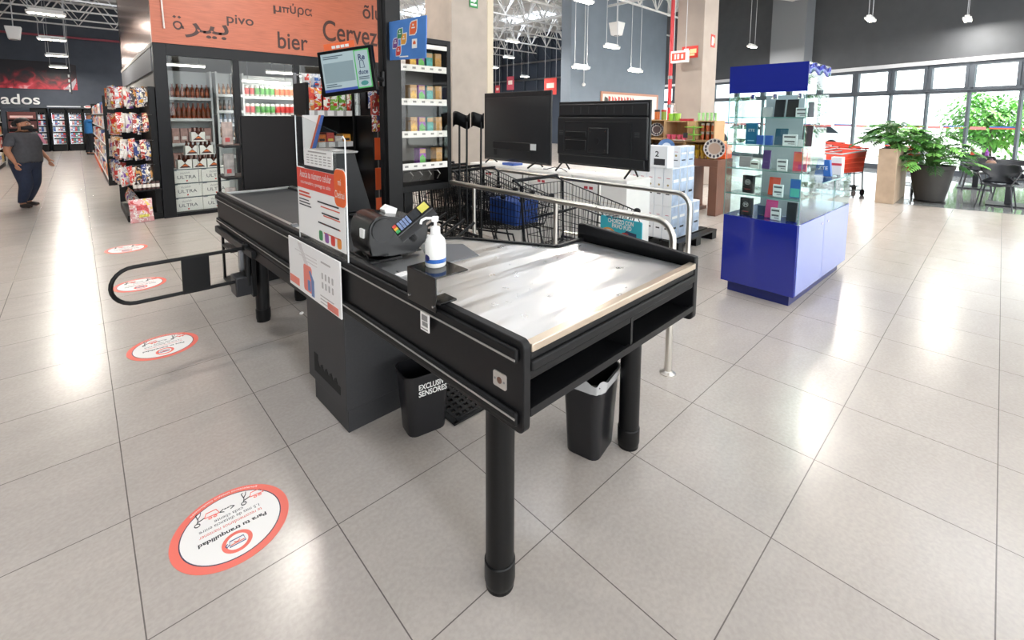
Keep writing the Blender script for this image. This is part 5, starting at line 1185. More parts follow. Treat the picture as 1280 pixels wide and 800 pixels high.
# boxes of beer stacked into a pyramid
BXW = mat('beer_box_white','dcdcd4',.5)
def beerbox(x, z, row, col, big=True):
    w_, h, d = (.405,.235,.27)
    o = thing('beer_box', 'white lettered beer box, %s row from the floor, %s' % (row, col), 'beer box', (x,9.24,z), 0, 'white beer boxes in the pyramid base')
    MB().box(0,w_,0,d,0,h).build('carton', BXW, o, bevel=.004)
    m = MB(); tt = fit_text('ULTRA', .26, .055); M_ = frame_m((w_/2,-.0012,h*.42),(1,0,0),(0,0,1)); tt.v = [M_ @ v for v in tt.v]; m.join(tt); m.build('lettering', mat('beer_navy','3a3f4a',.5), o)
    m = MB(); tt = fit_text('Michelob', .13, .035); M_ = frame_m((w_/2-.02,-.0012,h*.72),(1,0,.12),(-.12,0,1)); tt.v = [M_ @ v for v in tt.v]; m.join(tt); m.box(.01,.07,-.0012,0,h-.03,h-.012); m.build('script_lettering', mat('beer_grey','85888c',.5), o)
    MB().box(-.001,w_+.001,-.0014,d,h-.016,h-.001).build('gap_strip', mat('box_gap_dark','3f5258',.5), o)  # dark gap between stacked rows, put in as a strip on each box
    MB().prism([(w_/2-.01,h*.10),(w_/2+.01,h*.10),(w_/2+.012,h*.2),(w_/2-.012,h*.2)], -.0014, 0, 'y').build('red_mark', H('c0403a',.5), o)
for r_, z in enumerate((.062,.298,.534)):
    for c_ in range(2): beerbox(1.08+c_*.41, z, ORD[r_], ('left','right')[c_])
def sixpack(x, z, label):
    w_, h, d = .19,.15,.2
    o = thing('six_pack', label, 'six pack', (x,9.27,z), 0, 'open six packs on the pyramid')
    MB().prism([(0,0),(w_,0),(w_,h),(w_*.72,h),(w_*.5,h*.62),(w_*.28,h),(0,h)], 0, .004, 'y').build('front_panel', BXW, o)
    m = MB(); m.box(0,.004,.004,d,0,h); m.box(w_-.004,w_,.004,d,0,h); m.box(0,w_,d-.004,d,0,h); m.box(0,w_,.004,d,0,.004); m.build('carrier', BXW, o)
    MB().prism([(w_*.3,h*.36),(w_*.5,h*.5),(w_*.7,h*.36),(w_*.7,h*.28),(w_*.3,h*.28)], -.003, -.002, 'y').build('orange_print', H('e0783a',.5), o)
    MB().prism([(w_*.08,h*.1),(w_*.5,h*.62),(w_*.92,h*.1)], -.002, 0, 'y').build('dark_chevron', mat('chevron_dark','4a2a2a',.5), o)
    for i in range(3):
        for j in range(2):
            bo = BOT.mesh('bottle', mat('amber_bottle','4a2014',.15)) if 'amb' not in CACHE else CACHE['amb']; CACHE['amb'] = bo
            q = bpy.data.objects.new('bottle', bo); C.objects.link(q); q.parent = o; q.location = (.035+i*.06,.05+j*.085,.005); q.scale = (.88,.88,.93)
for r_, (z, xs_, nm) in enumerate(((.77,(1.18,1.385,1.59),'lowest'),(1.0,(1.29,1.495),'middle'),(1.225,(1.39,),'top'))):
    if r_: MB_ = place(MB().box(0,.21*len(xs_)+.02,0,.22,0,.006), 'pack_tray', BXW, 'thin white tray under the %s tier of six packs' % nm, 'tray', (xs_[0]-.01,9.26,z-.007))
    for i, x in enumerate(xs_): sixpack(x, z, 'open white six pack in the %s tier of the pyramid, %s from the left' % (nm, ORD[i]))
# second and third panes: cans on shelves under tube lights
shelf_unit(2.2,3.5,10.1,(1.10,1.36,1.675,2.03),'long shelf unit of beer cans behind the second pane')
shelf_unit(3.55,4.7,10.1,(1.10,1.36,1.675,2.03),'long shelf unit behind the third pane')
CC = [('d8d4cc','c04a44')]*4+[('cfd0c4','5a9a4a')]*4+[('d0ccc4','c86a40')]*5
for r_, z in enumerate((2.03,1.675)):
    for i in range(13):
        c1, c2 = CC[i] if not (r_ and i >= 8) else ('cdbdb8','c83a34')
        bottle((2.27+i*.092,10.16,z+.001), '%s beer can, %s shelf behind the second pane, %s from left' % ({'c04a44':'white and red','5a9a4a':'green','c86a40':'orange','c83a34':'red'}[c2], ('upper','lower')[r_], ORD[i]), 'beer cans in the beer room', c1, c2, CAN, CANL, 'beer_can', 'can', 1.35)
for r_, z in enumerate((2.03,1.675)):
    for i in range(8): bottle((3.62+i*.12,10.16,z+.001), 'pale beer can on the %s shelf behind the third pane, %s from the left' % (('upper','lower')[r_], ORD[i]), 'beer cans behind the third pane', 'd8d8d4', '6a8ab0', CAN, CANL, 'beer_can', 'can', 1.35)
TUBE = mat('tube_glow','fffdf4',.4,emit=6)
for i, (x0, y, z, ln, lab) in enumerate(((2.75,9.9,2.48,.62,'upper fluorescent tube behind the second beer room pane'),(2.25,9.6,2.27,.85,'lower fluorescent tube behind the second beer room pane'),(3.25,9.75,2.44,.75,'fluorescent tube behind the third beer room pane'),(1.25,11.0,2.60,.7,'fluorescent tube deep behind the first beer room pane'))):
    o = thing('tube_light', lab, 'light', (x0,y,z), 0, 'tube lights in the beer room')
    MB().box(0,ln,-.03,.03,.03,.06).build('batten', WHITE, o); MB().cyl((0.01,0,.012),(ln-.01,0,.012),.017,n=10).build('tube', TUBE, o)
    m = MB(); 
    for s in (.1,ln-.1): m.tube([(s,0,.06),(s,0,2.78-z)], .006, 5)
    m.build('hanger', GREYM, o)
    l = bpy.data.lights.new('tube_light','AREA'); l.shape = 'RECTANGLE'; l.size = ln; l.size_y = .05; l.energy = 5; l.color = (1,.98,.94)
    lo = bpy.data.objects.new('tube_light_source', l); C.objects.link(lo); lo.parent = o; lo.location = (ln/2,0,-.01)

# ------------------------------------------------------------------ snack rack at the corner of the beer room
sr = thing('snack_rack', 'black corner snack rack crowded with hanging bags', 'rack', (.49,9.19,0))
m = MB(); m.box(.36,.44,-.0,1.6,0,2.1); m.box(0,.44,-.02,.0,0,.10); m.box(0,.02,0,1.6,0,.10); m.box(.02,.36,0,1.6,.02,.06); m.build('back_body', BLACKM, sr)
m = MB().box(.0,.02,1.58,1.6,.1,2.1); m.box(.02,.36,1.58,1.6,.1,2.1); m.build('end_panel', BLACKM, sr)
ROWZ = (1.78,1.38,.98,.60)
FOIL = [('b8b8bc','d84a3a','e8c050'),('c8403a','f0e4d0','e0b030'),('d8d0c4','c83a34','3a4a8a'),('2e3f7a','e0d0b8','d8a030'),('e0a038','c83028','f0e8d8'),('3a3338','c89050','e0e0d8'),('cfc8c0','7a4a9a','d8503a'),('a83a30','e8d8b0','2e4a8a')]
FN_ = ['silver','red','cream','dark blue','yellow','black','pale','brick red']
tiers = ['top','second','third','lowest']
for r_, z in enumerate(ROWZ):
    m = MB()
    for i in range(5): m.tube([(.40,.03+i*.002,z+.28),(.06+.075*i,-.06,z+.28)], .004, 4)
    m.build('peg_row', GREYM, sr)
    for i in range(8):      # front face, towards the checkout
        f = (i*3+r_*2) % 8; dk_ = (3,5,7)[(i+r_)%3] if i >= 4 else (0,1,2,6)[(i+r_)%4]
        c1, c2, c3 = FOIL[dk_]
        bag('snack_bag', '%s snack bag in the %s row on the checkout side, %s from the left' % (FN_[dk_], tiers[r_], ORD[i]), 'snack bag', (.485+i*.043,9.1+.016*(i%2)-.01,z+rnd.uniform(-.03,.03)), .115, .29, .08, c1, c2, c3, .7+.2*((i*7)%3), 'snack bags on the corner rack', rnd.uniform(-.14,.14))
    for j in range(8):      # aisle face
        f = (j*5+r_*3+1) % 8; c1, c2, c3 = FOIL[f]
        bag('snack_bag', '%s snack bag in the %s row on the aisle side, %s from the corner' % (FN_[f], tiers[r_], ORD[j]), 'snack bag', (.44,9.25+j*.16,z+rnd.uniform(-.04,.04)), .18, .3, .10, c1, c2, c3, -1.2+.2*((j*5)%3), 'snack bags on the aisle side of the rack', rnd.uniform(-.12,.12))
for j in range(7):
    f = (j*3+2) % 8; c1, c2, c3 = FOIL[f]
    bag('snack_bag', '%s snack bag slumped on the rack floor, %s from the corner' % (FN_[f], ORD[j]), 'snack bag', (.60,9.32+j*.19,.08), .2, .3, .12, c1, c2, c3, -1.3, 'snack bags on the rack floor', .2)
for i in range(6):
    p = thing('snack_tub', 'small dark printed tub under the hanging bags, %s from the left' % ORD[i], 'tub', (.60+i*.055,9.10,.4985), 0, 'tubs in a row on the snack rack')
    MB().lathe([(.001,0),(.024,0),(.026,.12),(.001,.121)], n=12).build('tub', mat('tub_dark','4a3030',.4,var=.4,scale=30), p); MB().lathe([(.027,.03),(.028,.085)], n=12).build('label', H('e0d8d0',.5), p)
MB().box(.10,.44,-.13,0,.478,.498).build('tub_shelf', BLACKM, sr)
o = bag('snack_bag', 'large pink bag of sweets leaning at the foot of the snack rack', 'snack bag', (.655,9.02,.005), .30, .36, .13, 'd8a0a0', 'c8484a', 'e8d060', .15, None, 0, -.2)
# ------------------------------------------------------------------ household display by the beige column
WAL = mat('walnut','6b4636',.35,var=.18,scale=3,stretch=(6,1,1)); PINE = mat('pine','c49f74',.5,var=.12,scale=4,stretch=(1,8,1))
tb = thing('display_table', 'dark walnut display table with slab end in front of the beige column', 'table', (7.72,3.2,0))
MB().box(0,.62,0,1.75,.83,.95).build('tabletop', WAL, tb, bevel=.004); MB().box(.0,.62,0,.14,0,.83).build('slab_leg', WAL, tb, bevel=.004)
MB().box(.10,.62,.5,1.6,.06,.78).build('drawer_block', WAL, tb, bevel=.004); MB().box(.0,.62,.42,1.75,.0,.06).build('plinth', WAL, tb)
for i in range(4):
    p = thing('green_box', 'bright green box low on the walnut display table, %s from its left' % ORD[i], 'box', (7.745,4.55-i*.14,.062), 0, 'green boxes under the display table')
    MB().box(0,.07,0,.12,0,.30).build('box', H('2fae5a',.45), p, bevel=.004); MB().box(-.001,0,.0,.12,.13,.155).build('band', WHITEP, p)
place(MB().box(0,.3,0,.5,0,.03), 'tray', H('25262a',.4), 'dark tray on the drawer block of the walnut table', 'tray', (7.85,3.9,.781), bevel=.004)
# stacked pine crates, open towards the checkout
def crate(y, z, w_, h, label, d=.42, x=8.06):
    o = thing('pine_crate', label, 'crate', (x,y,z), 0, 'pine display crates'); t = .018
    m = MB(); m.box(0,d,0,t,0,h); m.box(0,d,w_-t,w_,0,h); m.box(0,d,t,w_-t,0,t); m.box(0,d,t,w_-t,h-t,h); m.build('sides', PINE, o); MB().box(d-.01,d,t,w_-t,t,h-t).build('back', PINE, o)
    return o
crate(4.40,.951,.42,.30,'pine crate at the lower left of the crate stack'); crate(3.97,.951,.42,.26,'pine crate in the middle of the lower crate row'); crate(3.36,.951,.60,.29,'wide pine crate holding the amber glasses')
crate(4.36,1.253,.50,.36,'pine crate at the upper left of the crate stack'); crate(3.90,1.253,.45,.34,'pine crate in the middle of the upper crate row'); crate(3.42,1.243,.34,.36,'pine crate holding small orange jars, upper right')
GREEN = H('7fbf3a',.4); PINK = H('e8607a',.35)
def lathe_thing(name, label, cat, loc, prof, c_, group=None, rough=.3, n=18, lid=None, rot=None, m_=None):
    o = thing(name, label, cat, loc, 0, group)
    if rot: o.rotation_euler = rot
    MB().lathe(prof, n=n).build('body', m_ or H(c_,rough), o)
    if lid: MB().lathe(lid[0], n=n).build('lid', H(lid[1],.4), o)
    return o
AMB = bpy.data.materials.new('amber_glass'); AMB.use_nodes = True; q_ = AMB.node_tree.nodes['Principled BSDF']; q_.inputs['Base Color'].default_value = (*lin('cda52a'),1); q_.inputs['Roughness'].default_value = .1; q_.inputs['Transmission Weight'].default_value = .5
for r_ in range(2):
    for i in range(8): lathe_thing('amber_glass', 'amber drinking glass, %s row on the table, %s from the left' % (('lower','upper')[r_], ORD[i]), 'glass', (7.86+.2*r_,4.02-i*.10,.9515+.0*r_), [(.001,0),(.028,0),(.03,.06),(.04,.14),(.039,.14)], '', 'amber drinking glasses', m_=AMB) if r_ == 0 else lathe_thing('amber_glass', 'amber drinking glass in the wide crate, %s from the left' % ORD[i], 'glass', (8.2,3.90-i*.066,.9705), [(.001,0),(.026,0),(.028,.06),(.03,.2),(.029,.2)], '', 'amber drinking glasses', m_=AMB)
def plate(label, loc, c1, c2, r=.155, dots=False):
    o = thing('display_plate', label, 'plate', loc, 0); o.rotation_euler = (0,math.radians(-78),math.radians(20))
    MB().lathe([(.001,0),(r*.6,.0),(r,.02),(r,.026),(r*.6,.006),(.001,.006)], n=36).build('plate', H(c1,.25), o)
    MB().lathe([(r*.35,.0065),(r*.55,.008)], n=36).build('ring', H(c2,.3), o)
    if dots:
        m = MB()
        for i in range(14): a_ = i*2*PI/14; m.ball((r*.82*math.cos(a_),r*.82*math.sin(a_),.019), (.03,.022,.004), n=8, k=4)
        m.build('rim_pattern', H('2e2a33',.4), o)
    MB().tube([(-r*.8,-.05,-.03),(-r*1.02,-.05,.04),(-r*1.02,.05,.04),(-r*.8,.05,-.03)], .004, 5).build('wire_stand', BLACKM, o)
plate('blue plate standing at the left of the amber glasses', (7.82,4.18,1.115), '5a7cae', 'c8d4e0', .15); plate('white plate with a dark spotted rim at the table corner', (7.80,3.30,1.135), 'b9b0a8', 'a08878', .17, True)
for i, y in enumerate((4.72,4.60)): lathe_thing('jar', 'dark lidded jar in the lower left crate, %s' % ('outer','inner')[i], 'jar', (8.16,y,.9695), [(.001,0),(.05,0),(.055,.1),(.04,.15),(.001,.151)], '4a5a4a', lid=([(.001,.151),(.042,.151),(.042,.19),(.001,.191)],'1c1c1e'))
plate('patterned plate inside the upper left crate', (8.2,4.6,1.42), 'cfc6c0', '5a4a4a', .13, True)
for i in range(4): lathe_thing('pink_bowl', 'pink bowl before the middle upper crate, %s from the left' % ORD[i], 'bowl', (8.0 if i%2 else 8.02,4.24-i*.10,1.253 if False else 1.253), [(.001,0),(.03,0),(.052,.09),(.05,.09),(.028,.008),(.001,.008)], 'e8607a', 'pink bowls')
o = thing('cake_stand', 'lime green two tier stand with a price tag', 'cake stand', (7.97,3.75,1.2435 if False else 1.2435))
MB().lathe([(.05,0),(.015,.02),(.012,.27),(.001,.271)], n=16).build('stem', GREEN, o)
for z, r in ((.09,.13),(.22,.16)): MB().lathe([(.012,z),(r,z+.02),(r,z+.03),(.012,z+.01)], n=28).build('tier', GREEN, o)
o2 = place(MB().box(0,.006,-.04,.04,0,.09), 'price_tag', mat('tag_black','26262a',.5), 'black price tag clipped to the lime green stand', 'price tag', (7.80,3.82,1.30)); 
for i in range(3):
    for j in range(2): lathe_thing('spice_jar', 'orange spice jar in the upper right crate, %s row, %s from the left' % (('lower','upper')[j], ORD[i]), 'jar', (8.16,3.68-i*.095,1.2625+j*.155), [(.001,0),(.03,0),(.03,.10),(.001,.101)], 'c8643a', 'spice jars in the crate', lid=([(.001,.101),(.031,.101),(.031,.14),(.001,.141)],'c8c0b8'))
    if i == 0: place(MB().box(0,.2,0,.30,0,.008), 'crate_shelf', PINE, 'thin pine shelf inside the upper right crate', 'shelf', (8.10,3.438,1.406))
for i in range(3):
    o = thing('orange_basket', 'orange handled basket on the table right of the amber glasses, %s' % ('back one','middle one','front one')[i], 'basket', (8.02+.0*i,3.20+.0*i,.9515+i*.085), 0, 'orange baskets')
    m = MB(); m.prism(rrect(-.02,.14,0,.35,.02), 0,.08,'z') if False else m.box(0,.28,0,.15,0,.08); m.build('basket', H('f0632a',.4), o, bevel=.01)
TOPZ = 1.612
for i, (y, c_, lab) in enumerate(((4.78,'3a6a3a','green and black canister at the left end of the crate tops'),(4.60,'c86a30','amber canister with a dark lid on the crate tops'),(4.46,'8a9a3a','olive canister with a red lid on the crate tops'))):
    lathe_thing('canister', lab, 'canister', (8.2,y,1.6135), [(.001,0),(.05,0),(.05,.15),(.001,.151)], c_, lid=([(.001,.151),(.052,.151),(.052,.19),(.001,.191)],('1e1e20','26221e','b8402e')[i]))
for i in range(2): lathe_thing('green_cup', 'lime green cup on the crate tops, %s' % ('beside the canisters','by the middle of the row')[i], 'cup', (8.2,4.30-i*.0 if i == 0 else 4.18,1.5935), [(.001,0),(.05,0),(.06,.14),(.057,.14),(.048,.01),(.001,.01)], '9ad04a')
lathe_thing('red_tray', 'flat red tray on top of the middle crate', 'tray', (8.2,4.0,1.5935), [(.001,0),(.12,0),(.13,.04),(.12,.04),(.001,.006)], 'c8344a')
for i in range(9): lathe_thing('green_glass', 'slim pale green glass on the upper right crate, %s from the left' % ORD[i], 'glass', (8.15+.08*(i%2),3.75-i*.038,1.6035), [(.001,0),(.022,0),(.018,.03),(.024,.14),(.022,.14),(.001,.02)], 'a8d890', 'slim green glasses')

# ------------------------------------------------------------------ column fittings, wall poster
def sign_y(name, label, x0, x1, z0, z1, y, parts, cat='sign'):
    o = thing(name, label, cat, ((x0+x1)/2,y,(z0+z1)/2)); h, w_ = (z1-z0)/2, (x1-x0)/2
    MB().box(-w_,w_,-.006,.006,-h,h).build('panel', H('d8352e',.45), o)
    m = MB(); m.box(-w_*.75,-w_*.05,-.008,-.006,-h*.6,h*.6); m.build('pictogram', WHITE, o)
    m = MB(); m.box(w_*.1,w_*.8,-.008,-.006,h*.05,h*.6); m.box(w_*.1,w_*.5,-.008,-.006,-h*.6,-h*.1); m.build('yellow_print', H('e8d8a0',.5), o)
    m = MB(); m.prism([(-w_*.6,-h*.45),(-w_*.3,-h*.45),(-w_*.3,h*.2),(-w_*.2,h*.45),(-w_*.6,h*.3)], -.009,-.008,'y'); m.build('extinguisher_print', H('c83028',.5), o)
    return o
pz = lambda px,py: (atx(px,py,10.84))
o = thing('fire_sign', 'red fire sign with white symbols on the left face of the beige column', 'sign', (10.835,5.28,3.22))
MB().box(-.006,0,-.20,.20,-.14,.14).build('panel', H('dd3a30',.45), o); MB().box(-.008,-.006,.03,.15,-.09,.09).build('pictogram', WHITE, o); MB().box(-.009,-.008,.06,.11,-.06,.06).build('extinguisher_print', H('c83028',.5), o)
m = MB(); m.box(-.008,-.006,-.16,.0,-.03,.07); m.box(-.008,-.006,-.12,0.0,-.09,-.04); m.build('yellow_print', H('e8d8a0',.5), o)
o = thing('fire_sign', 'small red sign high on the front face of the beige column', 'sign', (11.33,4.955,3.5))
MB().box(-.11,.11,-.006,0,-.15,.15).build('panel', H('dd3a30',.45), o); MB().box(-.07,.02,-.008,-.006,-.1,.1).build('pictogram', WHITE, o); MB().box(.03,.08,-.008,-.006,-.05,.08).build('yellow_print', H('e8d8a0',.5), o)
o = thing('exit_sign', 'hanging white and red exit box sign left of the beige column', 'sign', (10.6,5.42,3.10))
MB().box(-.05,.05,-.22,.20,-.14,.14).build('box', WHITEP, o, bevel=.008); m = MB(); m.box(-.053,-.05,-.17,.17,-.09,.09); pn = m.build('red_panel', H('e2503a',.45), o)
m = MB(); m.box(-.055,-.053,.06,.10,-.06,.06); m.box(-.055,-.053,-.02,.03,-.06,.06); m.box(-.055,-.053,-.12,-.07,-.05,.05); m.build('print', WHITE, pn)
m = MB()
for y in (-.15,.15): m.tube([(0,y,.14),(0,y,3.9)], .008, 5)
m.build('hanging_rod', MATS['pale_wire'], o)
o = thing('red_pipe', 'red sprinkler pipe running up beside the beige column', 'pipe', (10.76,5.72,0))
MB().cyl((0,0,0),(0,0,7.0),.045,n=12).build('pipe', H('c8343a',.35), o)
for z in (1.9,2.6): MB().cyl((0,0,z),(0,0,z+.08),.06,n=12).build('coupling', GREYM, o)
m = MB().tube([(0,0,2.0),(.06,-.1,1.98),(.07,-.12,1.8)], .03, 8); m.ball((.07,-.13,1.75), .06); m.build('valve', H('b8a8a0',.4), o)
pa, pb = aty(751,114,10.98), aty(822,117,10.98)
o = thing('framed_poster', 'wide framed poster with red lettering on the slate wall', 'poster', (pa.x,10.97,pa.z-.0))
wp = pb.x-pa.x
m = MB(); m.box(0,wp,-.03,.02,-.09,0); m.box(0,.09,-.03,.02,-1.5,-.09); m.box(wp-.09,wp,-.03,.02,-1.5,-.09); m.box(.09,wp-.09,-.03,.02,-1.5,-1.41); m.build('frame', H('c89078',.5), o)
MB().box(.09,wp-.09,-.01,.02,-1.41,-.09).build('print', H('eadfd6',.5), o)
m = MB(); m2 = MB()
for i in range(9):
    x_ = .5+i*.22; m.prism([(x_,-.55-.08*(i%2)),(x_+.12+.04*(i%3),-.6),(x_+.15,-.2-.05*(i%3)),(x_+.03*(i%2),-.17)], -.013, -.01, 'y')
for i in range(4): m2.prism([(.2+i*.08,-.55),(.32+i*.06,-.5),(.3+i*.07,-.18-.04*i),(.22+i*.05,-.22)], -.0145, -.012, 'y')
m.build('red_print', H('d0483e',.5,var=.3), o); m2.build('grey_print', H('8a8680',.5), o)
# emergency direction sign on the concrete column
q = aty(592,4,5.99)
o = thing('emergency_sign', 'green arrow sign high on the concrete column', 'sign', (q.x,5.992,q.z+.02))
MB().box(-.085,.085,-.005,0,-.09,.09).build('panel', H('2f8a4a',.45), o)
m = MB(); m.prism([(-.06,.0),(.0,.0),(.0,-.02),(.06,.025),(.0,.07),(.0,.05),(-.06,.05)], -.0065,-.005,'y'); m.box(-.06,.06,-.0065,-.005,-.06,-.03); m.build('arrow', WHITE, o)
# red promotional banners far behind
for i, (px, py, w_, h, c_, lab) in enumerate(((688,108,.9,.9,'e0403a','large red banner far behind the televisions, beside the slate wall'),(638,104,.6,.8,'b8485a','dull red banner far behind the left television'),(622,112,.4,.5,'c8404a','small red banner next to the concrete column, far back'))):
    q = atx(px,py,19.0); o = thing('hanging_banner', lab, 'banner', (q.x,q.y,q.z)); MB().box(-.01,.01,-w_/2,w_/2,-h/2,h/2).build('banner', H(c_,.6), o)
    MB().box(-.012,-.01,-w_*.3,w_*.3,-h*.1,h*.2).build('print', H('f0d8d0',.6), o)
    m = MB()
    for s in (-1,1): m.tube([(0,s*w_*.45,h/2),(0,s*w_*.45,7.0-q.z)], .012, 4)
    m.build('hanging_wire', MATS['pale_wire'], o)
# hanging loudspeakers
for loc, lab, top in ((tuple(atz(771,36,4.6)), 'white loudspeaker box hanging before the slate wall', 7.0), (tuple(atz(17,41,4.4)), 'white loudspeaker box hanging at the far left over the aisle', 7.0)):
    o = thing('hanging_speaker', lab, 'loudspeaker', loc); m = MB(); m.hexa([(-.14,-.14,-.22),(.14,-.14,-.22),(.14,.14,-.22),(-.14,.14,-.22)],[(-.2,-.2,.2),(.2,-.2,.2),(.2,.2,.2),(-.2,.2,.2)]); m.build('cabinet', WHITEP, o, bevel=.02)
    MB().tube([(0,0,.2),(0,0,top-loc[2])], .015, 5).build('hanging_rod', MATS['pale_wire'], o)
    MB().cyl((0,0,-.24),(0,0,-.22),.09,n=16).build('grille', H('9a9a9a',.6), o)
q = atz(708,58,3.3)
o = thing('drop_cable', 'pale drop cable with an end knob before the slate wall', 'cable', (13.9,10.85,2.9)); MB().tube([(0,0,0),(.02,0,2),(0,0,4.1)], .02, 5).build('cable', MATS['pale_wire'], o); MB().ball((0,0,-.03),.07).build('knob', WHITEP, o)

# ------------------------------------------------------------------ planter, pot, plants
pl = thing('stone_planter', 'tall narrow tan stone planter box by the window tables', 'planter', (11.42,1.34,0))
MB().box(0,1.5,0,.29,0,1.07).build('box', mat('tan_stone','b39d86',.6,var=.1,scale=6), pl, bevel=.008); MB().box(.04,1.46,.04,.25,1.05,1.08).build('soil', H('4a3c30',.9), pl)
pot = thing('plant_pot', 'large round charcoal pot in front of the windows', 'pot', (12.35,.90,0))
MB().lathe([(.001,.03),(.20,.03),(.225,.04),(.305,.45),(.33,.66),(.35,.67),(.35,.74),(.325,.74),(.31,.68),(.001,.66)], n=36).build('pot', mat('charcoal_pot','3a3836',.5,var=.1,scale=4), pot)
MB().lathe([(.001,0),(.24,0),(.25,.03),(.001,.03)], n=30).build('saucer', mat('dark_saucer','2b2a29',.5), pot)
LEAFM = [mat('leaf_dark','35602f',.45,var=.3,scale=9), mat('leaf_mid','4f8a3c',.42,var=.3,scale=9), mat('leaf_light','7ab85a',.4,var=.25,scale=9)]
def leaf(m, base, d, L_, w_, droop, mi):
    d = Vector(d).normalized(); side = d.cross(V(0,0,1)); side = side.normalized() if side.length > .01 else V(1,0,0)
    pts = []; p = Vector(base)
    for i in range(5):
        t = i/4; ww = w_*math.sin(PI*min(.98,.08+t*.9))**.8
        c_ = p + d*(L_*t) + V(0,0,-droop*t*t*L_); up = V(0,0,.12*ww)
        pts += [c_-side*ww+up, c_, c_+side*ww+up]
    fs = []
    for i in range(4):
        a_ = i*3; fs += [(a_,a_+1,a_+4,a_+3),(a_+1,a_+2,a_+5,a_+4)]
    m.add(pts, fs, mi)
def lobed(m, base, d, L_, mi):
    """a split philodendron leaf: leaflets along a midrib"""
    d = Vector(d).normalized(); side = d.cross(V(0,0,1)).normalized()
    for t in (.25,.4,.55,.7,.85):
        for s in (-1,1):
            b_ = Vector(base)+d*L_*t+V(0,0,-.25*t*t*L_)
            leaf(m, b_, d*.6+side*s*.9+V(0,0,.05), L_*.5*(1.15-t*.6), L_*.075, .4, mi)
    leaf(m, Vector(base), d, L_*1.1, L_*.05, .25, mi)
def plant(name, label, loc, n, R_, Hh, h0, stems=True, ex=1.0):
    o = thing(name, label, 'plant', loc); m = MB(); st = MB()
    for i in range(n):
        a_ = rnd.uniform(0,2*PI); el = rnd.uniform(.15,1.35); ln = R_*rnd.uniform(.45,1.0)
        top = V(math.cos(a_)*math.cos(el)*ln*ex, math.sin(a_)*math.cos(el)*ln, h0+math.sin(el)*Hh*rnd.uniform(.4,1.0))
        st.tube([(math.cos(a_)*.05,math.sin(a_)*.05,0),(top.x*.4,top.y*.4,top.z*.75),top], .007, 4)
        dd = V(math.cos(a_), math.sin(a_), rnd.uniform(-.35,.35))
        lobed(m, top, dd, rnd.uniform(.22,.36), rnd.choice((0,0,1,1,2)))
    m.build('foliage', LEAFM, o); st.build('stems', H('5f8a48',.5), o)
    return o
plant('philodendron', 'bushy split leaf plant spilling over the charcoal pot', (12.35,.90,.675), 130, .66, .80, .05)
plant('planter_shrub', 'dense leafy plant growing out of the tan stone planter', (12.2,1.485,1.085), 130, .52, .50, .06, ex=1.5)
# terrace edge strip
# ------------------------------------------------------------------ red baskets carts by the windows
def red_cart(x, y, rz, label):
    o = thing('basket_cart', label, 'shopping cart', (x,y,0), rz, 'red basket carts'); RED = mat('cart_red','d8432e',.4)
    m = MB(); b0 = [(-.24,-.38,.52),(.24,-.38,.52),(.27,.36,.52),(-.27,.36,.52)]; t0 = [(-.28,-.44,.92),(.28,-.44,.92),(.31,.40,.98),(-.31,.40,.98)]
    n = len(m.v)
    m.add(b0+t0, [(0,3,2,1),(0,1,5,4),(1,2,6,5),(2,3,7,6),(3,0,4,7)]); bk = m.build('basket', RED, o); so = bk.modifiers.new('t','SOLIDIFY'); so.thickness = .012
    m = MB()
    for z in (.62,.72,.82):
        f_ = (z-.52)/.42; m.tube([Vector(b0[i]).lerp(Vector(t0[i]),f_) for i in range(4)], .008, 4, closed=True)
    m.build('ribs', H('f06a50',.4), bk)
    MB().tube([Vector(p) for p in t0], .016, 6, closed=True).build('rim', mat('rim_grey','b8c0c4',.4), o)
    m = MB()
    for s in (-1,1): m.tube([(s*.27,.42,1.02),(s*.26,.38,.55),(s*.25,.44,.12)], .014, 6); m.tube([(s*.25,.44,.12),(s*.2,-.4,.14)], .014, 6); m.tube([(s*.26,.36,.5),(s*.2,-.36,.5),(s*.2,-.3,.14)], .012, 6)
    wire_panel(m, ((-.22,.38,.2),(.22,.38,.2),(.18,-.3,.2),(-.18,-.3,.2)), 4, 4, .006, .01); m.build('chassis', CW_, o)
    MB().tube([(-.3,.46,1.02),(.3,.46,1.02)], .018, 8).build('handle', RED, o)
    for sx, yy in ((-.25,.44),(.25,.44),(-.2,-.4),(.2,-.4)): MB().cyl((sx-.015,yy,.07),(sx+.015,yy,.07),.07,n=14).build('wheel', RUBBER, o)
for i, (x, y, rz, lab) in enumerate(((11.9,2.35,-1.9,'red basket cart parked nearest, right of the blue placard'),(12.6,2.62,-1.9,'red basket cart in the parked row, behind the nearest one'),(13.3,2.9,-1.9,'red basket cart in the parked row, third from the display case'),(14.1,3.2,-1.9,'red basket cart farthest down the parked row'),(13.4,1.5,-1.4,'basket cart half hidden behind the charcoal pot and its plant'))):
    red_cart(x, y, rz, lab)
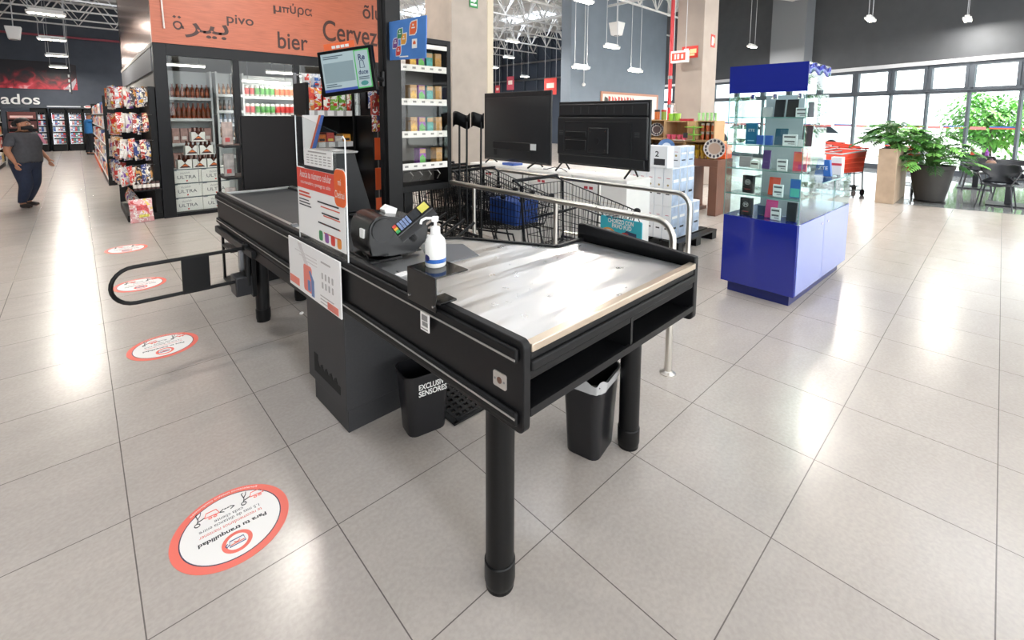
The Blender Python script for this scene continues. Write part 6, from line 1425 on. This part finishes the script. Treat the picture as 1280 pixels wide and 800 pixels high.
# ------------------------------------------------------------------ cafe tables and chairs
CHB = mat('chair_black','23252a',.4)
def cafe_chair(x, y, rz, label):
    o = thing('cafe_chair', label, 'chair', (x,y,0), rz, 'black cafe chairs')
    g_ = MB().grid(lambda u,v: V((u-.5)*.44*(1-.1*v), -.2+.42*v, .455+.015*math.cos(u*2*PI)), 8, 6); s_ = g_.build('seat', CHB, o); s_.modifiers.new('t','SOLIDIFY').thickness = .018
    def back(u, v):
        ww = .27*(1-.30*math.exp(-((v-.32)/.18)**2)*1.6)*(1.0 if v < .85 else 1-.12*(v-.85)/.15); x_ = (u-.5)*2*ww
        return V(x_, -.20-.10*v+.14*((u-.5)*2)**2*(.3+.7*v), .46+.36*v)
    g_ = MB().grid(back, 12, 10); b_ = g_.build('backrest', CHB, o); b_.modifiers.new('t','SOLIDIFY').thickness = .014
    for sx, sy in ((-1,-1),(1,-1),(-1,1),(1,1)): MB().tube([(sx*.18,sy*.16,.45),(sx*.24,sy*.23,0.005)], .011, 8).build('leg', CHB, o)
    for s in (-1,1): MB().tube([(s*.19,.14,.47),(s*.27,.02,.66),(s*.25,-.2,.70),(s*.16,-.24,.6)], .011, 6).build('armrest_tube', CHB, o)
def cafe_table(x, y, label, tone='cfd2d4', extra=True):
    o = thing('cafe_table', label, 'table', (x,y,0), 0, 'cafe tables'); MB().box(-.38,.38,-.38,.38,.725,.75).build('tabletop', H(tone,.3), o, bevel=.008)
    MB().box(-.05,.05,-.05,.05,.03,.725).build('pedestal', CHB, o); MB().box(-.3,.3,-.3,.3,0,.03).build('base_plate', CHB, o, bevel=.006)
cafe_table(12.95,-.18,'cafe table behind the nearest black chair at the windows')
cafe_table(15.6,.35,'second cafe table, nearer the window glass')
cafe_chair(12.3,-.02,-PI/2-.12+PI,'black cafe chair with its curved back to us, nearest the floor edge'); cafe_chair(13.75,-.2,PI/2,'black cafe chair on the window side of the nearest table'); cafe_chair(14.85,.3,-PI/2+.05+PI,'black cafe chair drawn up to the second cafe table'); cafe_chair(16.3,.4,PI/2,'black cafe chair beyond the second cafe table')
o = thing('napkin_holder', 'small brown condiment holder on the nearest cafe table', 'holder', (12.8,.1,.7505)); MB().lathe([(.001,0),(.07,0),(.075,.07),(.05,.11),(.001,.112)], n=16).build('body', H('8a6a58',.5), o); MB().lathe([(.001,.112),(.03,.112),(.02,.14),(.001,.141)], n=12).build('lid', H('5a3a4a',.5), o)
for i, (c_, lab) in enumerate((('7a3a8a','purple bottle on the second cafe table'),('d8d0c8','white bottle on the second cafe table'),('b8483a','red sauce bottle on the second cafe table'))):
    lathe_thing('sauce_bottle', lab, 'bottle', (15.45,.2+i*.12,.7505), [(.001,0),(.035,0),(.035,.14),(.012,.17),(.012,.21),(.001,.211)], c_, lid=([(.001,.211),(.014,.211),(.014,.235),(.001,.236)],'2a2a2e'))
# ------------------------------------------------------------------ outside: trees, cars, house
def tree(x, y, h, r, label, n=2600, mi=(1,2,2,2)):
    o = thing('tree', label, 'tree', (x,y,-.05), 0, 'trees beyond the windows'); m = MB()
    blobs = [(V(rnd.uniform(-.5,.5)*r, rnd.uniform(-.5,.5)*r, h*rnd.uniform(.35,.85)), r*rnd.uniform(.4,.65)) for _ in range(7)]
    for _ in range(n):
        c_, rr = rnd.choice(blobs); v = V(rnd.gauss(0,1),rnd.gauss(0,1),rnd.gauss(0,1)).normalized()*rr*rnd.uniform(.75,1.05)
        leaf(m, c_+v, V(v.x,v.y,v.z*.3+rnd.uniform(-.4,.4)), rnd.uniform(.14,.24), rnd.uniform(.035,.06), .4, rnd.choice(mi))
    m.build('crown', LEAFM, o); MB().tube([(0,0,0),(.05,.03,h*.4),(-.05,.05,h*.7)], .12, 8).build('trunk', H('6a5a48',.8), o)
for x, y, h, r, lab in ((22.6,-2.2,3.2,1.4,'tree outside at the right edge of the windows'),(23.8,.3,2.6,1.4,'tree outside behind the nearest cafe table'),(27.5,-1.6,3.4,1.6,'taller tree farther behind the cafe tables'),(22.2,-5.2,3.4,1.5,'tree outside just beyond the right picture edge')):
    tree(x, y, h, r, lab)
def car(x, y, rz, label, c_):
    o = thing('parked_car', label, 'car', (x,y,-.05), rz, 'cars parked outside')
    prof = [(-2.1,.35),(2.1,.35),(2.15,.75),(1.9,.9),(1.0,.98),(.45,1.42),(-1.2,1.45),(-1.9,1.0),(-2.15,.9)]
    MB().prism(prof, -.85, .85, 'y').build('body', H(c_,.25,coat=.5), o, bevel=.06)
    MB().prism([(.9,1.0),(.42,1.36),(-.2,1.38),(-.2,1.0)], -.86,.86,'y').build('window', H('2a3036',.1), o); MB().prism([(-.3,1.0),(-.3,1.38),(-1.15,1.38),(-1.65,1.0)], -.86,.86,'y').build('window', H('2a3036',.1), o)
    for wx in (-1.35,1.35):
        for s in (-.8,.8): MB().cyl((wx,s-.1,.34),(wx,s+.1,.34),.33,n=20).build('wheel', RUBBER, o)
car(28,6.6,1.2,'pale parked car outside behind the red basket carts','d8dce0'); car(32.5,11.5,1.2,'white parked car farther outside, left of the pale one','eceeef')
bl = thing('white_building', 'pale building across the street seen through the left windows', 'building', (40,18,-.05), .2)
MB().box(0,6,-12,12,0,9).build('wall', H('dfe2e4',.7), bl)
for i in range(6):
    for j in range(2): MB().box(-.05,0,-10.5+i*3.6,-8.6+i*3.6,1.4+j*3.6,3.4+j*3.6).build('window', H('9fb0bc',.3), bl)
MB().box(-.3,6.2,-12.2,12.2,9,9.4).build('roof', H('b8b4b0',.6), bl)
# ------------------------------------------------------------------ people (one continuous skinned body each)
SKIN = mat('skin','b57f62',.5,var=.06,scale=10)
def skin_mesh(name, verts, edges, root, sub=2):
    """verts: (pos, rx, ry) joints; grown into one surface"""
    me = bpy.data.meshes.new(name); me.from_pydata([tuple(v[0]) for v in verts], edges, [])
    o = bpy.data.objects.new(name, me); C.objects.link(o)
    md = o.modifiers.new('skin','SKIN'); md.use_smooth_shade = True
    lay = me.skin_vertices[0].data if me.skin_vertices else None
    if lay is None:
        me.attributes  # make the layer
    for i, v in enumerate(verts):
        sv = me.skin_vertices[0].data[i]; sv.radius = (v[1], v[2]); sv.use_root = (i == root)
    ss = o.modifiers.new('sub','SUBSURF'); ss.levels = sub; ss.render_levels = sub
    bpy.context.view_layer.update(); dg = bpy.context.evaluated_depsgraph_get()
    m2 = bpy.data.meshes.new_from_object(o.evaluated_get(dg)); bpy.data.objects.remove(o); m2.name = name
    m2.polygons.foreach_set('use_smooth', [True]*len(m2.polygons)); return m2
def put_mesh(me, name, m, parent):
    me.materials.clear(); me.materials.append(m); o = bpy.data.objects.new(name, me); C.objects.link(o); o.parent = parent; return o
def shell(me, name, keep, off, m, parent):
    """a garment cut from the body surface where keep(co) holds, pushed out by off"""
    ok = [keep(v.co) for v in me.vertices]; mp = {}; vs = []; fs = []
    for p in me.polygons:
        if all(ok[i] for i in p.vertices):
            for i in p.vertices:
                if i not in mp: mp[i] = len(vs); vs.append(me.vertices[i].co + me.vertices[i].normal*off)
            fs.append([mp[i] for i in p.vertices])
    g = MB().add(vs, fs).build(name, m, parent, smooth=180); so = g.modifiers.new('cloth','SOLIDIFY'); so.thickness = .006; so.offset = 1; return g
class Sk:
    def __init__(s): s.v = []; s.e = []
    def j(s, p, rx, ry=None, prev=None):
        s.v.append((Vector(p), rx, rx if ry is None else ry)); i = len(s.v)-1
        if prev is not None: s.e.append((prev,i))
        return i
    def chain(s, pts, prev):
        for p in pts: prev = s.j(p[0], p[1], p[2] if len(p) > 2 else None, prev)
        return prev
def hand(sk, wrist_i, wpos, d, palm_side, thumb_side, curl=.5, s=1.0):
    """palm and five bent fingers; d: pointing direction, palm_side: across the palm towards the little finger"""
    d = Vector(d).normalized(); a = Vector(palm_side).normalized(); n = d.cross(a).normalized()
    pm = sk.j(wpos+d*.045*s, .022*s, .014*s, wrist_i); pk = sk.j(wpos+d*.08*s, .024*s, .013*s, pm)
    for k_, (off, ln) in enumerate(((-.028,.07),(-.010,.08),(.009,.075),(.027,.058))):
        p0 = wpos+d*.09*s+a*off*s; p1 = p0+(d*math.cos(curl*.5)+n*math.sin(curl*.5))*ln*.5*s; p2 = p1+(d*math.cos(curl*1.2)+n*math.sin(curl*1.2))*ln*.5*s
        sk.chain([(p0,.0095*s),(p1,.0085*s),(p2,.0075*s)], pk)
    t0 = wpos+d*.035*s-a*.03*s; t1 = t0+(d*.7-a*.6+n*.3).normalized()*.035*s; t2 = t1+(d*.9-a*.2+n*.4).normalized()*.03*s
    sk.chain([(t0,.012*s),(t1,.010*s),(t2,.0085*s)], pm)
def head(parent, c, rz, skin, tilt=0, s=1.0):
    """face features for a head centred at c, facing +y before turning"""
    R_ = Matrix.Rotation(rz,3,'Z') @ Matrix.Rotation(tilt,3,'X')
    def X(mb): mb.v = [c + R_ @ (v*s) for v in mb.v]; return mb
    return X
# woman in the dark grey T-shirt walking along the aisle
wx = thing('person', 'person in a dark grey T-shirt and black face mask walking up the aisle', 'person', (-.70,11.9,0), math.radians(-132))
# local frame: +y is the walking direction, x to the person's right
sk = Sk(); pel = sk.j((0,0,.82), .19, .15)
def leg_(s, hipx, kn, an, toe):
    a = sk.j((hipx*s,.0,.74), .125, .125, pel); b_ = sk.j(kn, .085, .09, a); c_ = sk.j((Vector(kn)*.45+Vector(an)*.55), .068, .07, b_); d_ = sk.j(an, .043, .048, c_)
    e = sk.j((Vector(an)*.55+Vector(toe)*.45)-V(0,0,.02), .036, .03, d_); sk.j(toe, .032, .024, e)
leg_(1,.105,(.11,.09,.43),(.11,-.02,.085),(.125,.15,.03)); leg_(-1,.105,(-.10,.02,.43),(-.09,-.12,.09),(-.11,.05,.032))
w1 = sk.j((0,.03,.96), .205, .175, pel); w2 = sk.j((0,.045,1.10), .195, .17, w1); ch = sk.j((0,.03,1.22), .175, .14, w2); up = sk.j((0,0,1.31), .12, .09, ch); nk = sk.j((0,.005,1.37), .056, .056, up)
h1 = sk.j((0,.02,1.425), .07, .078, nk); h2 = sk.j((0,.022,1.49), .083, .098, h1); h3 = sk.j((0,.012,1.545), .074, .088, h2)
def arm_(s, el, wr, d, ps):
    a = sk.j((s*.19,0,1.27), .07, .065, ch); b_ = sk.j(el, .052, .05, a); m_ = sk.j(Vector(el)*.5+Vector(wr)*.5, .043, .042, b_); c_ = sk.j(wr, .028, .024, m_); hand(sk, c_, Vector(wr), d, ps, 0, .5)
arm_(1,(.27,-.03,1.03),(.30,.12,.84),(.05,.35,-.9),(0,-.9,-.3)); arm_(-1,(-.27,-.04,1.03),(-.31,.10,.85),(-.05,.3,-.95),(0,-.9,-.3))
bm_ = skin_mesh('body', sk.v, sk.e, 0, 3); put_mesh(bm_, 'body', SKIN, wx)
def tee(c): return .80 < c.z < 1.345 and not (abs(c.x) > .215 and c.z < 1.10) and not (abs(c.x) < .075 and c.z > 1.325)
def trs(c): return .10 < c.z < .93 and abs(c.x) < .245
shell(bm_, 't_shirt', tee, .014, mat('shirt_charcoal','4b4b50',.85,var=.12,scale=20), wx)
shell(bm_, 'jeans', trs, .007, mat('denim_navy','232c42',.8,var=.15,scale=30), wx)
for an, toe in (((.11,-.02,.085),(.125,.15,.03)),((-.09,-.12,.09),(-.11,.05,.032))):
    sh_ = Sk(); a = sh_.j(V(*an)-V(0,.02,.035), .052, .05); b_ = sh_.j(Vector(an)*.5+Vector(toe)*.5-V(0,0,.015), .05, .04, a); sh_.j(toe, .046, .031, b_)
    put_mesh(skin_mesh('shoe', sh_.v, sh_.e, 0, 2), 'shoe', mat('shoe_brown_black','2e2826',.6), wx)
def face(o, c, turn, mask=None, skin=SKIN, hair='1e1816', cap=False, long=False):
    R_ = Matrix.Rotation(turn,3,'Z'); c = Vector(c)
    def X(mb): mb.v = [c + R_ @ v for v in mb.v]; return mb
    m = MB()
    for s in (-1,1): m.ball((s*.033,.088,.0), (.012,.006,.007), n=8, k=6)
    X(m).build('eyes', H('f0ece6',.3), o); m = MB()
    for s in (-1,1): m.ball((s*.033,.0935,.0), (.006,.003,.006), n=8, k=6)
    X(m).build('pupils', H('2a1c16',.2), o)
    m = MB()
    for s in (-1,1): m.tube([(s*.05,.084,.018),(s*.035,.094,.023),(s*.018,.095,.019)], .0035, 5)
    X(m).build('eyebrows', H(hair,.7), o)
    m = MB(); m.ball((0,.098,-.028), (.014,.016,.022)); X(m).build('nose', skin, o)
    m = MB()
    for s in (-1,1): m.ball((s*.083,.0,-.01), (.012,.02,.03))
    X(m).build('ears', skin, o)
    if mask:
        def mk(u, v):
            a_ = (u-.5)*2.9; r_ = .098+.022*math.cos(a_)*math.sin(v*PI)
            return V(r_*math.sin(a_)*.9, r_*math.cos(a_)*1.05+.012, -.104+.084*v*(1-.22*abs(a_)))
        g_ = MB().grid(mk, 16, 8); q = X(g_).build('face_mask', H(mask,.7), o); q.modifiers.new('t','SOLIDIFY').thickness = .004
    else: X(MB().tube([(-.024,.092,-.062),(0,.1,-.064),(.024,.092,-.062)], .005, 6)).build('mouth', H('9a5a50',.5), o)
    def hr(u, v):
        a_ = u*2*PI; e = -.25+v*1.82; fr_ = .45*max(0,math.cos(a_)); e = max(e, fr_ + (-.25)*(1-fr_)) if v < .5 else e
        return V(.092*math.cos(e)*math.sin(a_), .108*math.cos(e)*math.cos(a_)-.012, .03+.082*math.sin(e))
    X(MB().grid(hr, 24, 10)).build('hair', mat('hair_'+hair,hair,.6,var=.3,scale=50), o)
    if long: X(MB().lathe([(.001,-.06),(.035,-.05),(.045,0),(.03,.04),(.001,.05)], (0,-.125,.0), 14)).build('hair_bun', MATS['hair_'+hair], o)
face(wx, (0,.02,1.49), math.radians(10), '17171a', long=True)
m = MB().box(-.02,.02,-.015,.015,-.10,.10); m.v = [V(-.165,.165,1.22)+Matrix.Rotation(.5,3,'X') @ v for v in m.v]; m.build('bag_strap', H('d88aa0',.5), wx, bevel=.01)
# man in the blue shirt reaching to a shelf
mn = thing('person', 'person in a blue polo and dark trousers reaching up to an aisle shelf', 'person', (.36,26.0,0), math.radians(-75))
SK2 = mat('skin_warm','a8745a',.5)
sk = Sk(); pel = sk.j((0,0,.92), .155, .115)
for s, kn, an, toe in ((1,(.10,.03,.50),(.10,-.02,.09),(.12,.15,.03)),(-1,(-.10,.0,.50),(-.10,-.08,.09),(-.11,.09,.03))):
    a = sk.j((.09*s,0,.86), .095, .10, pel); b_ = sk.j(kn, .062, .066, a); c_ = sk.j(an, .04, .045, b_); sk.j(toe, .036, .026, c_)
ch = sk.chain([((0,.01,1.08),.15,.12),((0,.02,1.22),.165,.12)], pel); up = sk.j((0,.01,1.40), .15, .09, ch); nk = sk.j((0,.02,1.49), .055, .055, up)
h_ = sk.chain([((0,.04,1.55),.068,.075),((0,.045,1.62),.078,.095),((0,.03,1.69),.068,.08)], nk)
for s, el, wr, d in ((1,(.22,.22,1.42),(.17,.42,1.58),(-.05,.8,.5)),(-1,(-.21,.24,1.46),(-.13,.40,1.66),(.1,.7,.6))):
    a = sk.j((s*.19,.02,1.40), .062, .058, up); b_ = sk.j(el, .046, .044, a); c_ = sk.j(wr, .028, .025, b_); hand(sk, c_, Vector(wr), d, (s*-.9,0,.2), 0, .4)
bm_ = skin_mesh('body', sk.v, sk.e, 0, 3); put_mesh(bm_, 'body', SK2, mn)
def tee(c): return .88 < c.z < 1.46 and c.y < .17 and not (abs(c.x) < .07 and c.z > 1.445)
def trs(c): return .10 < c.z < .97 and c.y < .2
shell(bm_, 'polo_shirt', tee, .014, mat('polo_blue','2f78b8',.8,var=.1,scale=20), mn)
shell(bm_, 'trousers', trs, .007, mat('trouser_black','1c1e24',.8), mn)
for an, toe in (((.10,-.02,.09),(.12,.15,.03)),((-.10,-.08,.09),(-.11,.09,.03))):
    sh_ = Sk(); a = sh_.j(V(*an)-V(0,.02,.04), .05, .048); sh_.j(toe, .046, .031, a); put_mesh(skin_mesh('shoe', sh_.v, sh_.e, 0, 2), 'shoe', mat('shoe_black','151416',.5), mn)
face(mn, (0,.045,1.62), 0, None, SK2, '4a3f3a')

# ------------------------------------------------------------------ far aisle: shelves, freezers, mural, letters
def gondola(x0, x1, y0, y1, face_dir, label, zs, cols, nper, prodlab, group, h=2.0, per=.34):
    o = thing('aisle_shelving', label, 'shelving', (x0,y0,0))
    W_, D_ = x1-x0, y1-y0
    m = MB(); m.box(0,W_,0,D_,0,.12); bx = (W_-.05,W_) if face_dir < 0 else (0,.05); m.box(bx[0],bx[1],0,D_,.12,h); m.build('body', BLACKM, o)
    for q_ in (0,D_-.03): MB().box(0 if face_dir < 0 else .05, W_-.05 if face_dir < 0 else W_, q_,q_+.03,.12,h).build('end_panel', BLACKM, o)
    for z in zs: MB().box(0 if face_dir < 0 else .05, W_-.05 if face_dir < 0 else W_, .03, D_-.03, z-.03, z).build('shelf', mat('shelf_grey','c4c4c2',.5), o)
    if face_dir < 0: MB().box(-.012,.0,3.5,10.5,.0,.13).build('orange_kickboard', H('e0643a',.5), o)
    fx = x0 if face_dir < 0 else x1
    for i, z in enumerate(zs):
        for j in range(nper):
            c_ = cols[(i*5+j*3) % len(cols)]
            y = y0+.06+j*(D_-.12)/nper; w_ = (D_-.12)/nper*.9; hh = per*(.7+.25*((i+j*2)%3)/2)
            p = thing('shelf_package', '%s, %s shelf up, %s from the near end' % (prodlab, ORD[i], ORD[j]), 'package', (fx+.02 if face_dir < 0 else fx-.22, y, z+.0005), 0, group)
            MB().box(0,.2,0,w_,0,hh).build('carton', mat('goods_'+c_,c_,.45,var=.3,scale=8), p, bevel=.01)
            xx = -.001 if face_dir < 0 else .2
            MB().box(xx,xx+.001,w_*.2,w_*.8,hh*.35,hh*.7).build('print', H(['f0ece4','d84a3a','3a5a9a','e8c040'][(i+j)%4],.5), p)
gondola(.47,.90,14.3,25.3,-1,'long aisle shelving running back behind the snack rack',(.14,.55,.95,1.35,1.7),['d8d0c8','e8e4e0','c8504a','e0803a','b8c0cc','5a78b0','e8e0d0'],14,'package on the shelving behind the snack rack','packages along the right of the aisle',h=2.1,per=.3)
gondola(-2.3,-1.75,14.5,22.3,1,'aisle shelving at the far left behind the walking person',(.14,.6,1.02,1.42,1.80),['e8e4de','d8b070','c84a40','e8d8b0','8a98b8','d8d4d0'],12,'package on the shelving at the far left','packages along the left of the aisle',h=2.3,per=.36)
rk = thing('display_stand', 'dark promotional stand with red trays behind the walking person', 'display stand', (-1.62,21.9,0))
m = MB(); m.box(0,.7,.25,.3,0,1.75); m.box(0,.03,0,.3,0,1.75); m.box(.67,.7,0,.3,0,1.75); m.box(0,.7,0,.3,0,.05); m.build('body', BLACKM, rk)
for i, (z, c_) in enumerate(((.45,'d8463e'),(.85,'c8342e'),(1.2,'5a2a28'),(1.5,'6a3430'))): MB().box(.03,.67,.0,.25,z,z+.24).build('tray', H(c_,.45), rk, bevel=.006); MB().box(.08,.6,-.001,0,z+.05,z+.12).build('print', H('e8c8c0',.5), rk)
FZC = ['d8d8dc','e0dcd8','c83a3a','d84a44','e8e4e0','8aa8c8','c0c8d0','4a6aa0','d8a8a0','3f8a78']
FGL = mat('freezer_light','f4f6ff',.5,emit=1.2)
for i, (x0, lab) in enumerate(((-.35-1.1,'left glass door freezer under the mural'),(-.84,'second glass door freezer under the mural'),(-.28,'third glass door freezer under the mural'),(.26,'right glass door freezer beside the reaching person'))):
    W_ = .53; z0 = .35
    o = thing('door_freezer', lab, 'freezer', (x0,29.4,0), 0, 'glass door freezers')
    m = MB(); m.box(0,W_,.6,.7,0,1.95); m.box(0,.03,0,.6,0,1.95); m.box(W_-.03,W_,0,.6,0,1.95); m.box(0,W_,0,.6,0,.28); m.box(0,W_,0,.6,1.78,1.95); m.build('cabinet', BLACKM, o)
    dr = MB(); dr.box(.03,.06,-.01,.02,.28,1.78); dr.box(W_-.06,W_-.03,-.01,.02,.28,1.78); dr.box(.06,W_-.06,-.01,.02,.28,.32); dr.box(.06,W_-.06,-.01,.02,1.74,1.78); d_ = dr.build('door_frame', BLACKM, o)
    MB().box(.06,W_-.06,0,.006,.32,1.74).build('door_glass', glass('freezer_glass',(.96,.98,1),.06), o); MB().box(.06,.075,-.04,-.02,.8,1.3).build('handle', CHROME, o)
    MB().box(.05,.07,.03,.06,.32,1.74).build('light_strip', FGL, o)
    for q_, z in enumerate((.34,.62,.90,1.18,1.46)):
        MB().box(.03,W_-.03,.06,.58,z-.02,z).build('shelf', WHITE, o)
        for j in range(5):
            c_ = FZC[(q_*3+j*7+i) % len(FZC)]
            p = thing('frozen_package', 'frozen package in the %s, %s shelf up, %s from the left' % (['left freezer','second freezer','third freezer','right freezer'][i], ORD[q_], ORD[j]), 'package', (x0+.075+j*.078,29.47,z+.0005), 0, 'frozen packages behind the freezer doors')
            MB().box(0,.07,0,.12,0,.2).build('carton', mat('frozen_'+c_,c_,.4,var=.3,scale=20), p); MB().box(.01,.06,-.001,0,.05,.11).build('print', H(['f0f0f0','c83a3a','3a5a9a'][(j+q_)%3],.5), p)
hd = thing('freezer_header', 'dark header panel with tiny white print over the freezers', 'header panel', (-2.5,29.35,1.955))
MB().box(0,3.4,0,.1,0,.15).build('panel', mat('header_slate','3c424a',.5), hd); MB().box(1.6,2.7,-.002,0,.05,.10).build('fine_print', H('b8bcc0',.5), hd)
m = MB(); m.prism([(2.95+.14*math.cos(t_*.3),.075+.06*math.sin(t_*.3)) for t_ in range(21)], -.003, 0, 'y'); m.build('round_badge', H('e8e0dc',.5), hd); m = MB().box(2.86,3.04,-.005,-.003,.05,.10); m.build('red_print', H('c84a44',.5), hd)
mu = thing('mural', 'dark red close-up food mural on the slate back wall', 'mural', (-5.2,30.17,2.82))
MM = bpy.data.materials.new('red_mural_print'); MM.use_nodes = True; nt = MM.node_tree; b = nt.nodes['Principled BSDF']; tc = nt.nodes.new('ShaderNodeTexCoord')
nz = nt.nodes.new('ShaderNodeTexNoise'); nz.inputs['Scale'].default_value = 2.2; nz.inputs['Detail'].default_value = 8; nz.inputs['Distortion'].default_value = 1.2
sx = nt.nodes.new('ShaderNodeSeparateXYZ'); ad = nt.nodes.new('ShaderNodeMath'); ad.operation = 'MULTIPLY_ADD'; ad.inputs[1].default_value = -.55; ad.inputs[2].default_value = .22; a2 = nt.nodes.new('ShaderNodeMath'); a2.operation = 'ADD'
rp = nt.nodes.new('ShaderNodeValToRGB'); e = rp.color_ramp.elements; e[0].position = .30; e[0].color = (*lin('1d1a22'),1); e[1].position = .92; e[1].color = (*lin('e8c0c4'),1)
for p_, c_ in ((.46,'4a1620'),(.62,'a82232'),(.76,'c83a48')): q = e.new(p_); q.color = (*lin(c_),1)
nt.links.new(tc.outputs['Object'], nz.inputs['Vector']); nt.links.new(tc.outputs['Object'], sx.inputs[0]); nt.links.new(sx.outputs['Z'], ad.inputs[0]); nt.links.new(nz.outputs['Fac'], a2.inputs[0]); nt.links.new(ad.outputs[0], a2.inputs[1]); nt.links.new(a2.outputs[0], rp.inputs[0]); nt.links.new(rp.outputs[0], b.inputs['Base Color']); b.inputs['Roughness'].default_value = .5
MB().prism([(0,0),(5.36,.0),(5.36,1.15),(4.9,1.25),(0,1.25)], -.02, .0, 'y').build('print', MM, mu)
MB().prism([(4.9,.03),(5.2,.03),(5.33,.35),(5.33,.55)], -.023,-.02,'y').build('pale_patch', H('b8aeb4',.5), mu)
lt = thing('aisle_lettering', 'raised white serif letters on the slate wall under the mural', 'lettering', (-2.35,30.16,2.34))
tt = fit_text('Helados', 2.1, .46, bold=.0015); tt.v = [V(v.x+.17,-.03,v.y) for v in tt.v]; n_ = len(tt.v); tt.build('letters', mat('letter_white','f2f2f0',.4), lt)
# dark hanging aisle banner at the top left
q = atz(39,20,4.0); hb = thing('hanging_banner', 'tall dark banner edge-on hanging over the aisle at the left', 'banner', (-.52,12.3,4.45))
MB().box(-.04,.04,-.5,.5,-.5,.75).build('panel', H('34302e',.5), hb); MB().box(.04,.045,-.5,.5,-.5,.75).build('white_edge', H('b8b4b0',.5), hb)
m = MB()
for s in (-.4,.4): m.tube([(0,s,.75),(0,s,2.45)], .01, 4)
m.build('hanging_rod', MATS['pale_wire'], hb)
for i in range(3): MB().tube([(.03+.05*i,-.5,-.5),(.07+.05*i,-.5,-.66)], .018, 5).build('tassel', H('d0ccc8',.5), hb)
vb = thing('vertical_sign', 'narrow dark blade sign with white letters hanging before the mural', 'sign', (-.05,26.6,2.95)); MB().box(-.02,.02,-.12,.12,-.45,.45).build('blade', H('2b2d33',.5), vb)
m = MB()
for i in range(4): m.box(-.022,-.02,-.07,.07,-.36+i*.2,-.25+i*.2); m.box(-.07+.0,-.02,-.122,-.12,-.36+i*.2,-.25+i*.2)
m.build('letters', WHITE, vb); MB().tube([(0,0,.45),(0,0,4.05)], .008, 4).build('hanging_rod', MATS['pale_wire'], vb)
